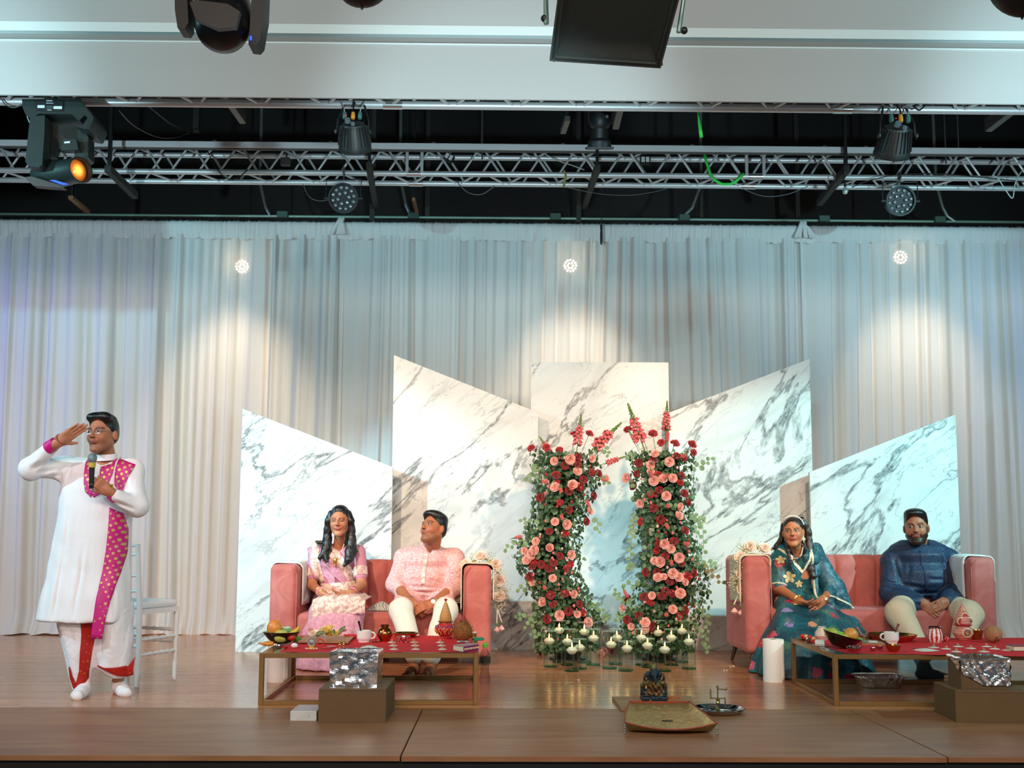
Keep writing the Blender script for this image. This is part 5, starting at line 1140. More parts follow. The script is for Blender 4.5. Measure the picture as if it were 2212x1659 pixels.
prR = [[(1495,1220,1),(1530,1230),(1560,1260)],[(1495,1110),(1518,1130),(1520,1190)],[(1495,1010),(1520,1005),(1535,990)],[(1372,1110),(1365,1155),(1360,1225)],[(1390,1330),(1350,1300),(1328,1278)],[(1385,1335),(1350,1325),(1330,1335)],[(1375,985),(1358,985)],[(1370,1225),(1358,1224)],[(1500,1300),(1530,1340),(1522,1395)],[(1490,1350),(1520,1370),(1530,1405)],[(1495,1200),(1530,1215),(1545,1222)],[(1380,1265),(1350,1262)],[(1500,1150),(1515,1120)]]
column('tall column of red and pink roses with eucalyptus, left of the two', spL, 1226, cL, rL, pL_, sL, prL, 8.5, 3)
column('tall column of red and pink roses with eucalyptus, right of the two', spR, 1426, cR, rR, pR_, sR, prR, 8.5, 5)
for k,(u,v) in enumerate(((1166,1414),(1304,1413),(1318,1411),(1176,1408),(1379,1416),(1297,1418))):
    o = inst(carn[k%3] if k%2==0 else rose_pink[0],'fallen_bloom',None,fl(u,v)+V((0,0,.02)),fac((.3,-.8,.5)),.03); tag(o,('red' if k%2==0 else 'pink')+' bloom lying on the stage floor behind the candle vases, '+['far left','middle left','middle right','second from the left','far right','left of the middle pair'][k],'flower','fallen blooms behind the candles')
# ---------------------------------------------------------------- candle vases
gv = thin_glass('vase_glass','eef8f4',1.45); wat = thin_glass('water','f2f8f6',1.25); wax = mat('candle_wax','f3e6d0',.5,sss=.3)
gbase = thin_glass('green_glass_base','a6dcc6',1.6); flame = mat('flame','ffd27a',.5,emit='ffc46a',es=26); wick = mat('wick','2c1c10',.9)
vl = [(230,262,715,385),(343,130,655,250),(450,240,690,395),(500,395,770,505),(600,365,740,470),(665,150,655,270),(775,240,690,350),(980,265,735,430),(1055,235,680,345),(1185,395,765,480),(1390,240,690,345),(1470,360,720,445),(1605,130,655,280),(1670,400,770,495),(1765,240,690,345),(1890,130,655,260),(1985,280,740,395)]
cdx = [-15,0,-5,5,0,-5,5,28,28,18,-5,-8,-8,12,0,12,5]
words = ['far left end, front','second from the left, tall, at the back','third from the left, half hidden','short one in front, fourth from the left','short one just behind the front fourth one','tall one at the back, sixth from the left','seventh from the left, candle high','eighth from the left, in the middle','behind the middle one, ninth from the left','short front one just right of the middle','eleventh from the left, behind the short ones','short one behind the idol, twelfth from the left','tall one at the back, thirteenth from the left','short one in front at the right','third from the right, between tall ones','tall back one, second from the right','far right end, green base']
for i,(x,t0,b0_,cy) in enumerate(vl):
    u = 1150+x/5.82; v = 1320+b0_/5.82; p = fl(u,v); s = px(0,100,v,p.y)/100; r = .0535; p = p+V((0,r,0)); h = (b0_-t0)/5.82*s*1.01
    wh = min(h-.02,(b0_-cy)/5.82*s+.004)
    t = thing('glass_vase','clear glass cylinder vase of water, '+words[i],'vase',p,0,'glass vases with floating candles')
    MB().lathe([(r*.98,.0),(r,.004),(r,h)],n=36).build('glass_wall', gv, t); MB().torus((0,0,h),r-.001,.0014,36,6).build('rim', mat('glass_rim','cfe8e0',.1,0,alpha=.55), t)
    MB().lathe([(0,.0005),(r+.0006,.003),(r+.0006,.011),(r-.002,.012)],n=36).build('thick_base', gbase, t)
    MB().lathe([(r-.002,wh-.002),(r-.005,wh),(0,wh)],n=36).build('water', wat, t)
    c = p+V((max(-.013,min(.013,cdx[i]/5.82*s)),0,wh)); k = thing('floating_candle','lit white floating candle in the vase, '+words[i],'candle',c,0,'lit floating candles')
    MB().lathe([(0,-.034),(.012,-.033),(.024,-.027),(.034,-.016),(.041,-.004),(.042,.001),(.038,.005),(.031,.010),(.027,.017),(.023,.019),(0,.0165)],n=28).build('wax_body', wax, k, smooth='all')
    MB().tube([(0,0,.016),(0,0,.026)],.0012,5).build('wick', wick, k)
    MB().lathe([(0,.019),(.0038,.024),(.0048,.030),(.0032,.041),(.0012,.050),(0,.055)],n=10).build('flame', flame, k, smooth='all')
# ---------------------------------------------------------------- tray, board, plate
m, n = nmat('gold_foil_paper', .25); n.b.inputs['Metallic'].default_value = .9; n.b.inputs['Base Color'].default_value = srgb('d8c27c'); q = n.noise(26, n.coord('Object',(1,1,.3)), 4, .6, 1); n.bump(q.outputs[0], .02, .6); goldf = m
FL,FR,RR,RL = at(1350,1561,z=.055),at(1549,1563,z=.055),at(1489,1516,z=.05),at(1361,1516,z=.05)
cen = (FL+FR+RR+RL)/4; t = thing('gold_tray','square gold foil-lined tray with red beaded edges near the stage front','tray',(cen.x,cen.y,0)); T0 = V((cen.x,cen.y,0))
def edge_(a,b,k,dz,dout):
    q = a.lerp(b,k); s = math.sin(k*PI); o_ = (q-cen); o_.z = 0; return q+V((0,0,-dz*s))+o_.normalized()*dout*s-T0
rimpts = []; NN = 16
for (a,b,dz,do) in ((FL,FR,.030,.02),(FR,RR,.008,.012),(RR,RL,.004,.0),(RL,FL,.008,.012)): rimpts += [edge_(a,b,k/NN,dz,do) for k in range(NN)]
inn = [V(((p.x)*.84,(p.y)*.74+.004,.016)) for p in rimpts]; mid = [a.lerp(b,.55)+V((0,0,-.004)) for a,b in zip(rimpts,inn)]; M_ = len(rimpts)
mb = MB(); mb.add(rimpts+mid+inn,[(i,(i+1)%M_,(i+1)%M_+M_,i+M_) for i in range(M_)]+[(i+M_,(i+1)%M_+M_,(i+1)%M_+2*M_,i+2*M_) for i in range(M_)]+[tuple(range(2*M_,3*M_))]); mb.build('foil_lining', goldf, t, smooth=50)
mb = MB(); ou = [p+V((0,0,-.002))+V((p.x,p.y,0)).normalized()*.002 for p in rimpts]; ob_ = [V((p.x*.9,p.y*.86,.008)) for p in rimpts]; mb.add(ou+ob_,[(i,i+M_,(i+1)%M_+M_,(i+1)%M_) for i in range(M_)]+[tuple(range(M_,2*M_))[::-1]]); mb.build('tray_shell', mat('pale_gold_cloth','a89a66',.5,.3), t, smooth=50)
MB().tube([p+V((0,0,.002)) for p in rimpts],.0035,6,closed=True).build('red_braid', mat('red_braid','a02a24',.6), t)
bd = MB()
for i in range(M_):
    for f in (0,.33,.66): bd.ball(rimpts[i].lerp(rimpts[(i+1)%M_],f)*1.02+V((0,0,.001)),.0028,5,3)
b_ = bd.build('bead_edging', mat('bronze_beads','9a8256',.3,.7), t); b_['kind'] = 'stuff'
for q_ in (FL,FR): 
    for k in range(4): MB().ball(q_-T0+V((0,-.004,-.010-.013*k)),.0065,8,5).build('corner_bead', mat('silver_bead','b8b2a0',.2,.8), t)
for q_ in (RR,RL): MB().tube([q_-T0-V((0,0,.004)),V(((q_-T0).x,(q_-T0).y,0))],.004,6).build('corner_leg', brass, t)
MB().tube([V((cen.x*0+d*.03,-.075+.008*math.sin(d*9),.0185)) for d in (-1,-.6,-.2,.2,.6,1)],.003,6).torus((0,-.06,.018),.012,.002,14,5,sy=.6).torus((-.018,-.062,.018),.008,.002,12,5,sy=.6).torus((.02,-.064,.018),.008,.002,12,5,sy=.6).build('painted_motif', mat('dark_motif','3e3a2c',.6), t)
Pb = [fl(1341,1535),fl(1500,1536),fl(1494,1510),fl(1322,1511)]; L_ = Pb[0]; wb = mat('raw_wood_board','a5815a',.6,vary=('8a6544',12,1.0))
o = MB().prism([q-L_ for q in Pb],(0,0,.018)).build('wooden_board', wb, loc=L_); tag(o,'light wooden board under the dark elephant idol and gold tray','board')
mb = MB()
for k in range(60): p_ = at(rnd.uniform(1368,1470),rnd.uniform(1503,1514),z=.022); mb.ball(p_-L_,(.007,.007,.004),5,3)
o = mb.build('petal_strew', mat('red_orange_petals','b8321c',.7,vary=('d98a2c',60,1.0)), loc=L_); tag(o,'red and orange petals strewn round the dark elephant idol','petals',None,'stuff')
p = fl(1564,1548)+V((0,.14,0)); t = thing('steel_plate','round steel plate with small cups on the stage floor right of the gold tray','plate',p)
MB().lathe([(0,.004),(.115,.004),(.128,.010),(.140,.028),(.146,.028),(.150,.024),(.146,.026),(.130,.006),(.118,0),(0,0)],n=48).build('plate_body', ssteel, t)
for (x,y) in ((-.075,-.02),(.075,-.04),(-.02,.06),(.03,-.07)): MB().lathe([(0,.008),(.018,.007),(.026,.02),(.024,.02),(.016,.009)],V((x,y,0)),18).build('plate_cup', ssteel, t)
q0 = p+V((-.004,0,.006)); S = px(0,100,1530,q0.y)/100; bz = .004; th = .006
def W(u,v): return V(((u-1562)*S,0,(1533-v)*S))
t = thing('brass_symbol','brass swastika-shaped ritual stand standing on the round steel plate','ornament',q0)
br2_ = mat('dull_brass','9c8a52',.32,.9)
MB().lathe([(0,0),(.022,0),(.024,.004),(.012,.010),(.006,.018),(0,.018)],n=20).build('foot', br2_, t)
mb = MB()
def bar_(a,b,w=.006): d = (b-a); L2 = d.length; R = d.to_track_quat('X','Y').to_matrix(); mb.bbox((a+b)/2,(L2+w*.9,th,w*2),.001,rot=R)
bar_(W(1562,1482),W(1562,1528),.006); bar_(W(1562,1485),W(1581,1486)); mb.prism([W(1578,1489),W(1582,1488),W(1584,1480)],(0,th,0)); bar_(W(1547,1505),W(1578,1505)); bar_(W(1578,1505),W(1579,1524)); bar_(W(1547,1505),W(1546,1486)); bar_(W(1543,1521),W(1562,1521))
mb.build('symbol_bars', br2_, t)
MB().ball(W(1562,1480),.008,10,6).lathe([(0,-.02),(.008,-.016),(.012,-.006),(.009,.004),(.013,.010),(.005,.02),(0,.02)],W(1562,1512)+V((0,-.006,0)),12).build('centre_boss', br2_, t)
for k,(u,v) in enumerate(((1578,1441),(1583,1439),(1586,1440),(1564,1449),(1570,1449),(1250,1470))):
    o = MB().ball((0,0,.004),(.006,.005,.004),6,4).build('white_petal', mat('white_petal','f0ead8',.7), loc=fl(u,v)); tag(o,['leftmost of three tiny white petals left of the right sofa','middle of three tiny white petals left of the right sofa','rightmost of three tiny white petals left of the right sofa','left one of two tiny white petals nearer the plate','right one of two tiny white petals nearer the plate','tiny white petal on the floor in front of the candle vases'][k],'petal','tiny white petals on the floor')
# ---------------------------------------------------------------- towels, garlands, cushion
towel = mat('white_towel','ece8e2',.95,bump=(160,.006,.9),vary=('d8d2cc',30,.8))
creamt = mat('cream_towel','e6d3b8',.95,bump=(160,.006,.8))
def drape(label, x, aw, Y0, Y1, hA, zi, zo, m_, side=1, cat='towel'):
    # towel over an armrest; side=+1: inner face towards +x
    r_ = .05; h = hA+.008; w2 = aw/2+.010; P = []
    def arc(cx,a0,a1,n_): return [(cx+(r_)*math.cos(a0+(a1-a0)*k/n_), h-r_+r_*math.sin(a0+(a1-a0)*k/n_)) for k in range(n_+1)]
    prof = [(w2,zi+(h-r_-zi)*k/8) for k in range(8)]+arc(w2-r_,0,PI/2,6)+[(w2-r_-(2*w2-2*r_)*k/5,h) for k in range(1,5)]+arc(-w2+r_,PI/2,PI,6)+[(-w2,h-r_-(h-r_-zo)*k/8) for k in range(1,9)]
    f = n1(int(abs(x)*100),.06)
    def g(u,v):
        i = u*(len(prof)-1); a = int(min(i,len(prof)-2)); q = i-a; X = prof[a][0]*(1-q)+prof[a+1][0]*q; Z = prof[a][1]*(1-q)+prof[a+1][1]*q
        k = .006*float(f(v*.5+u*.3)); return V((side*X*(1+k*1.2), Y0+(Y1-Y0)*v+.01*math.sin(u*9), Z+k+.003))
    o = MB().grid(g,44,14).build('towel', m_, loc=(x,0,0), solid=.009, smooth='all'); return tag(o,label,cat)
xl = at(583,1230,Y=8.0).x+.1075; xr = at(1061,1230,Y=8.0).x-.1075
drape('white towel over the left armrest of the left sofa, beside the woman in pink', xl, .225, 8.13, 8.55, .775, .45, .70, towel, 1)
drape('cream towel over the right armrest of the left sofa, under the flower garland', xr, .232, 8.03, 8.40, .775, .42, .50, creamt, -1)
xrl = at(1611,1300,Y=7.76).x+.10; xrr = at(2155,1300,Y=7.76).x-.10
drape('cream towel over the left armrest of the right sofa, under the flower garland', xrl, .215, 7.84, 8.2, .855, .60, .50, creamt, 1)
drape('long white towel over the right armrest of the right sofa, beside the man in blue', xrr, .215, 7.82, 8.25, .855, .42, .66, towel, -1)
babym = mat('baby_breath','e9dfc0',.7); babyg = mat('baby_green','9a9a5a',.6); pearl = mat('pearl','efe6d6',.25)
rose_pale = [meshof(rose_mesh(1,40+s),'rose_pale',bloom_mat('rose_blush','f3d3c2','f8e6da')) for s in range(2)]
def garland(label, path, Y, tassel, x_end, seed):
    rr = random.Random(seed); P = [at(u,v,Y=Y+dy) for u,v,dy in path]; t = thing('flower_garland', label, 'garland', P[0]); L_ = P[0]
    L2 = [0]
    for a,b in zip(P,P[1:]): L2.append(L2[-1]+(b-a).length)
    def pt(s):
        for i in range(len(P)-1):
            if s <= L2[i+1]: return P[i].lerp(P[i+1],(s-L2[i])/(L2[i+1]-L2[i]))
        return P[-1]
    n_ = int(L2[-1]/.068); mb = MB(); mg = MB()
    for k in range(n_+1):
        p = pt(L2[-1]*k/n_)-L_
        if k%2==0: inst(rose_pale[k%4//2],'rose_head',t,p+V((0,-.015,.0)),fac((rr.uniform(-.5,.5),-1,rr.uniform(-.1,.8))),.046)
        for j in range(90):
            q = V((rr.gauss(0,.028),rr.gauss(0,.022)-.008,rr.gauss(0,.026))); (mb if rr.random()<.75 else mg).ball(p+q+(V((.0,0,0)) if k%2 else q*.25),.0042,5,3)
    mb.build('baby_breath', babym, t)['kind'] = 'stuff'; mg.build('green_filler', babyg, t)['kind'] = 'stuff'
    MB().tube([pt(L2[-1]*k/12)-L_ for k in range(13)],.008,6).build('garland_cord', babyg, t)
    for (us,vs,ue,ve) in tassel:
        a = at(us,vs,Y=Y)-L_; b = at(ue,ve,Y=Y)-L_; q = MB()
        for k in range(14): q.ball(a.lerp(b,k/13),.0058,6,4)
        q.build('bead_string', pearl, t)
        o = inst(rose_pink[0],'rose_bud',t,b+V((0,-.006,-.035)),Matrix.Rotation(PI,3,'X'),(.026,.026,.040)); MB().lathe([(0,.0),(.010,-.002),(.013,-.012),(.006,-.02)],b,8).build('bud_calyx', stemm, t)
    return t
garland('pale rose and baby breath garland over the right armrest of the left sofa',[(992,1292,.1),(994,1262,.1),(998,1236,.1),(1012,1216,.12),(1040,1204,.12),(1066,1214,.12),(1077,1240,.06),(1079,1275,.05),(1079,1310,.05)],8.22,[(1074,1318,1073,1345),(1075,1318,1083,1342)],1,3)
garland('pale rose and baby breath garland over the left armrest of the right sofa',[(1648,1188,.12),(1625,1180,.1),(1603,1190,.05),(1597,1215,.0),(1599,1245,.0),(1585,1258,.0),(1598,1272,.0)],7.93,[(1597,1280,1586,1304),(1600,1280,1600,1308)],1,5)
m, n = nmat('zebra_cloth', .8); w_ = n.new('ShaderNodeTexWave'); w_.inputs['Scale'].default_value = 26; w_.inputs['Distortion'].default_value = 7; w_.inputs['Detail'].default_value = 3; n.l.new(n.coord('Object'), w_.inputs['Vector']); n.base(n.ramp(w_.outputs['Color'],[(.35,srgb('182624')),(.5,srgb('e6e6de'))])); zeb = m
p = at(822,1318,Y=8.3); mb = MB(); f = n1(91,.03)
mb.grid(lambda a,b: V(((a-.5)*.19,(b-.5)*.2,.055*math.sin(a*PI)**.6*math.sin(b*PI)**.6+.012*float(f(a*.2+b*.13))*(math.sin(a*PI)*math.sin(b*PI)))),24,20)
o = mb.build('folded_cloth', zeb, loc=(p.x,p.y,.405), smooth='all', solid=.008); tag(o,'crumpled black and white patterned cloth on the left sofa seat between the couple','cloth')
# ---------------------------------------------------------------- figure modelling: distance fields turned into one smooth surface
def npv(p): return np.array([p[0],p[1],p[2]],dtype=np.float32)
class SDF:
    def __init__(s): s.ops = []
    def cap(s,a,b,ra,rb=None,k=.02,sub=False): s.ops.append(('c',npv(a),npv(b),ra,ra if rb is None else rb,k,sub)); return s
    def ell(s,c,r,R=None,k=.02,sub=False):
        r = r if isinstance(r,(tuple,list)) else (r,r,r); s.ops.append(('e',npv(c),np.array(r,dtype=np.float32),None if R is None else np.array(R,dtype=np.float32),None,k,sub)); return s
    def box(s,c,h,rd,R=None,k=.01,sub=False): s.ops.append(('b',npv(c),np.array(h,dtype=np.float32),rd,None if R is None else np.array(R,dtype=np.float32),k,sub)); return s
    def loft(s,rows,k=.02,fold=None,sub=False,pw=2.0):   # rows: (z,cx,cy,rx,ry) rising z ; fold(theta,t)->relative radius change
        s.ops.append(('l',np.array(rows,dtype=np.float32),fold,pw,None,k,sub)); return s
    @staticmethod
    def bb(o):
        if o[0]=='c': r = max(o[3],o[4]); return np.minimum(o[1],o[2])-r, np.maximum(o[1],o[2])+r
        if o[0]=='e': m = float(o[2].max()) if o[3] is not None else o[2]; return o[1]-m, o[1]+m
        if o[0]=='b': m = float(np.linalg.norm(o[2])) if o[4] is not None else o[2]; return o[1]-m-o[3]*0, o[1]+m
        r = o[1]; e = 1.12 if o[2] else 1.0
        return np.array([(r[:,1]-r[:,3]*e).min(),(r[:,2]-r[:,4]*e).min(),r[0,0]]), np.array([(r[:,1]+r[:,3]*e).max(),(r[:,2]+r[:,4]*e).max(),r[-1,0]])
    @staticmethod
    def ev(o,X,Y,Z):
        if o[0]=='c':
            a,b = o[1],o[2]; ab = b-a; L2 = max(float(ab@ab),1e-12)
            t = np.clip(((X-a[0])*ab[0]+(Y-a[1])*ab[1]+(Z-a[2])*ab[2])/L2,0,1)
            return np.sqrt((X-a[0]-t*ab[0])**2+(Y-a[1]-t*ab[1])**2+(Z-a[2]-t*ab[2])**2)-(o[3]+(o[4]-o[3])*t)
        if o[0]=='l':
            r = o[1]; z = np.clip(Z,r[0,0],r[-1,0]); g = lambda i: np.interp(z,r[:,0],r[:,i]).astype(np.float32)
            cx,cy,rx,ry = g(1),g(2),g(3),g(4); dx,dy = (X-cx)/rx,(Y-cy)/ry; q = (np.abs(dx)**o[3]+np.abs(dy)**o[3])**(1/o[3])
            f = 1.0
            if o[2]: f = 1+o[2](np.arctan2(dy,dx),(z-r[0,0])/(r[-1,0]-r[0,0]))
            d = (q-f)*np.minimum(rx,ry); return np.maximum(d, np.maximum(r[0,0]-Z, Z-r[-1,0]))
        c = o[1]; x,y,z = X-c[0],Y-c[1],Z-c[2]; R = o[3] if o[0]=='e' else o[4]
        if R is not None: x,y,z = x*R[0,0]+y*R[1,0]+z*R[2,0], x*R[0,1]+y*R[1,1]+z*R[2,1], x*R[0,2]+y*R[1,2]+z*R[2,2]
        if o[0]=='e':
            r = o[2]; k0 = np.sqrt((x/r[0])**2+(y/r[1])**2+(z/r[2])**2); k1 = np.sqrt((x/r[0]**2)**2+(y/r[1]**2)**2+(z/r[2]**2)**2)+1e-9; return k0*(k0-1)/k1
        h = o[2]-o[3]; qx,qy,qz = np.abs(x)-h[0],np.abs(y)-h[1],np.abs(z)-h[2]
        return np.sqrt(np.maximum(qx,0)**2+np.maximum(qy,0)**2+np.maximum(qz,0)**2)+np.minimum(np.maximum(qx,np.maximum(qy,qz)),0)-o[3]
    def mesh(s, vox, fine=None, vf=None, disp=None):
        los,his = zip(*[s.bb(o) for o in s.ops if not o[6]]); lo = np.min(los,0)-.03; hi = np.max(his,0)+.03; ax = []
        for i in range(3):
            c = [lo[i]]; iv = [(f[0][i],f[1][i]) for f in (fine or [])]
            while c[-1] < hi[i]:
                st = vf if any(a-vox<=c[-1]<=b for a,b in iv) else vox; c.append(c[-1]+st)
            ax.append(np.array(c,dtype=np.float32))
        ax_ = ax; F_ = np.full([len(a) for a in ax],1.0,dtype=np.float32)
        for o in s.ops:
            l,h = s.bb(o); m = o[5]+2.2*vox; sl = []
            for i in range(3):
                a = max(0,np.searchsorted(ax[i],l[i]-m)-1); b = min(len(ax[i]),np.searchsorted(ax[i],h[i]+m)+1); sl.append(slice(a,b))
            if any(q.stop<=q.start for q in sl): continue
            d = s.ev(o,ax[0][sl[0]][:,None,None],ax[1][sl[1]][None,:,None],ax[2][sl[2]][None,None,:]).astype(np.float32); f = F_[tuple(sl)]; k = o[5]
            if o[6]: d = -d; hh = np.clip(.5-.5*(d-f)/-k,0,1) if False else np.clip(.5+.5*(d-f)/k,0,1); f[...] = f*(1-hh)+d*hh+k*hh*(1-hh)
            else: hh = np.clip(.5+.5*(f-d)/k,0,1); f[...] = f*(1-hh)+d*hh-k*hh*(1-hh)
        if disp is not None: F_ += disp(ax[0][:,None,None],ax[1][None,:,None],ax[2][None,None,:]).astype(np.float32)
        ins = F_<0; n = F_.shape
        c8 = [ins[i:n[0]-1+i,j:n[1]-1+j,k:n[2]-1+k] for i in (0,1) for j in (0,1) for k in (0,1)]
        any_ = np.zeros_like(c8[0]); all_ = np.ones_like(c8[0])
        for c in c8: any_ |= c; all_ &= c
        I = np.argwhere(any_ & ~all_); idx = np.full(any_.shape,-1,dtype=np.int32); idx[I[:,0],I[:,1],I[:,2]] = np.arange(len(I))
        acc = np.zeros((len(I),3)); cnt = np.zeros(len(I))
        cor = {(i,j,k):F_[I[:,0]+i,I[:,1]+j,I[:,2]+k] for i in (0,1) for j in (0,1) for k in (0,1)}
        G = [[ax[d][I[:,d]+e] for e in (0,1)] for d in range(3)]
        for d in range(3):
            for (p,q) in ((0,0),(0,1),(1,0),(1,1)):
                A = [0,0,0]; o2 = [x for x in range(3) if x!=d]; A[o2[0]] = p; A[o2[1]] = q; B = list(A); B[d] = 1
                fa,fb = cor[tuple(A)],cor[tuple(B)]; m = (fa<0)!=(fb<0); t = np.where(m,fa/np.where(m,fa-fb,1),0)
                P = np.zeros((len(I),3)); P[:,d] = G[d][0]+(G[d][1]-G[d][0])*t; P[:,o2[0]] = G[o2[0]][p]; P[:,o2[1]] = G[o2[1]][q]
                acc[m] += P[m]; cnt[m] += 1
        Vt = acc/cnt[:,None]; Fc = []
        for d in range(3):
            o2 = [x for x in range(3) if x!=d]; sa = [slice(None)]*3; sb = [slice(None)]*3; sa[d] = slice(0,-1); sb[d] = slice(1,None)
            a_,b_ = ins[tuple(sa)],ins[tuple(sb)]; E_ = np.argwhere(a_!=b_); E_ = E_[(E_[:,o2[0]]>0)&(E_[:,o2[1]]>0)&(E_[:,o2[0]]<n[o2[0]]-1)&(E_[:,o2[1]]<n[o2[1]]-1)]
            neg = a_[E_[:,0],E_[:,1],E_[:,2]]
            def g(p,q): J = E_.copy(); J[:,o2[0]] -= p; J[:,o2[1]] -= q; return idx[J[:,0],J[:,1],J[:,2]]
            Q = np.stack([g(1,1),g(0,1),g(0,0),g(1,0)],1); fl = neg if d!=1 else ~neg; Q[~fl] = Q[~fl][:,::-1]; Fc.append(Q)
        Fc = np.concatenate(Fc); Fc = Fc[(Fc>=0).all(1)]
        return Vt, Fc
def sm_mesh(Vt,Fc,it=1,lam=.5):
    e = np.concatenate([Fc[:,[0,1]],Fc[:,[1,2]],Fc[:,[2,3]],Fc[:,[3,0]]]); e = np.concatenate([e,e[:,::-1]])
    for _ in range(it):
        a = np.zeros_like(Vt); np.add.at(a,e[:,0],Vt[e[:,1]]); c = np.bincount(e[:,0],minlength=len(Vt))[:,None]; Vt = Vt+lam*(a/np.maximum(c,1)-Vt)
    return Vt
def npmesh(name,Vt,Fc,m_,parent,col=None):
    base = np.array(basis(parent).translation) if parent else np.zeros(3)
    rz = parent.rotation_euler.z if parent else 0
    me = bpy.data.meshes.new(name); me.vertices.add(len(Vt)); me.vertices.foreach_set('co',(Vt-base).astype(np.float32).ravel())
    me.loops.add(len(Fc)*4); me.loops.foreach_set('vertex_index',Fc.astype(np.int32).ravel()); me.polygons.add(len(Fc)); me.polygons.foreach_set('loop_start',np.arange(0,len(Fc)*4,4,dtype=np.int32)); me.update(calc_edges=True)
    if col is not None:
        at_ = me.color_attributes.new('Col','FLOAT_COLOR','POINT'); at_.data.foreach_set('color',np.concatenate([col,np.ones((len(col),1))],1).astype(np.float32).ravel())
    o = link(name,me,m_,parent,'all'); return o
def lin(h): return np.array(srgb(h)[:3])
m, n = nmat('painted_skin', .48); at_ = n.new('ShaderNodeVertexColor'); at_.layer_name = 'Col'; q = n.noise(90, n.coord('Object'), 3)
n.base(n.mix(n.math('MULTIPLY', q.outputs[0], .12), at_.outputs[0], (.25,.08,.05,1), 'MULTIPLY')); n.b.inputs['Subsurface Weight'].default_value = .12; n.b.inputs['Subsurface Scale'].default_value = .01; n.b.inputs['Subsurface Radius'].default_value = (1,.35,.2); n.b.inputs['Specular IOR Level'].default_value = .35; skinm = m
def rotm(yaw, pitch=0, roll=0):                # yaw>0 turns the face to the viewer's left; pitch>0 looks up
    return Rz(-yaw) @ Rx(-pitch) @ Ry(roll)
def head(S, c, R, sc=1.0, fem=False, full=1.0, nk=None, nr=.055):
    c = V(c); T = lambda x,y,z: c+R@(V((x,y,z))*sc); r = lambda *a: tuple(x*sc for x in a); Rn = np.array(R)
    S.ell(T(0,.014,.036),r(.074,.092,.082),Rn,.02)
    S.ell(T(0,-.026,-.018),r(.062*full,.066,.080),Rn,.03)
    for s in (-1,1):
        S.cap(T(s*.048*full,.008,-.052),T(s*.018,-.062,-.097),.019*sc*full,.016*sc,.03)
        S.ell(T(s*.036,-.060,-.026),r(.020*full,.020,.022),Rn,.025)
        S.ell(T(s*.032,-.099,.012),r(.017,.012,.009),Rn,.014,True)
        S.ell(T(s*.031,-.0765,.010),r(.0150,.0125,.0115),Rn,.004)
        S.ell(T(s*.080,.014,-.004),r(.008,.017,.030),np.array(R@Rz(-s*.35)),.010)
        S.ell(T(s*.011,-.101,-.024),r(.008,.009,.0065),Rn,.007)
        S.cap(T(s*.014,-.086,.032),T(s*.046,-.076,.030),.0075*sc,.006*sc,.012)
    S.ell(T(0,-.073,-.100),r(.022,.016,.015),Rn,.02)
    S.cap(T(0,-.084,.024),T(0,-.111,-.018),.0065*sc,.0110*sc,.012)
    S.ell(T(0,-.0875,-.0475),r(.025,.0105,.0050),Rn,.010); S.ell(T(0,-.0865,-.0585),r(.021,.0110,.0065),Rn,.010)
    if nk is not None: S.cap(T(0,.022,-.055),nk,nr,nr*1.12,.03)
    return T
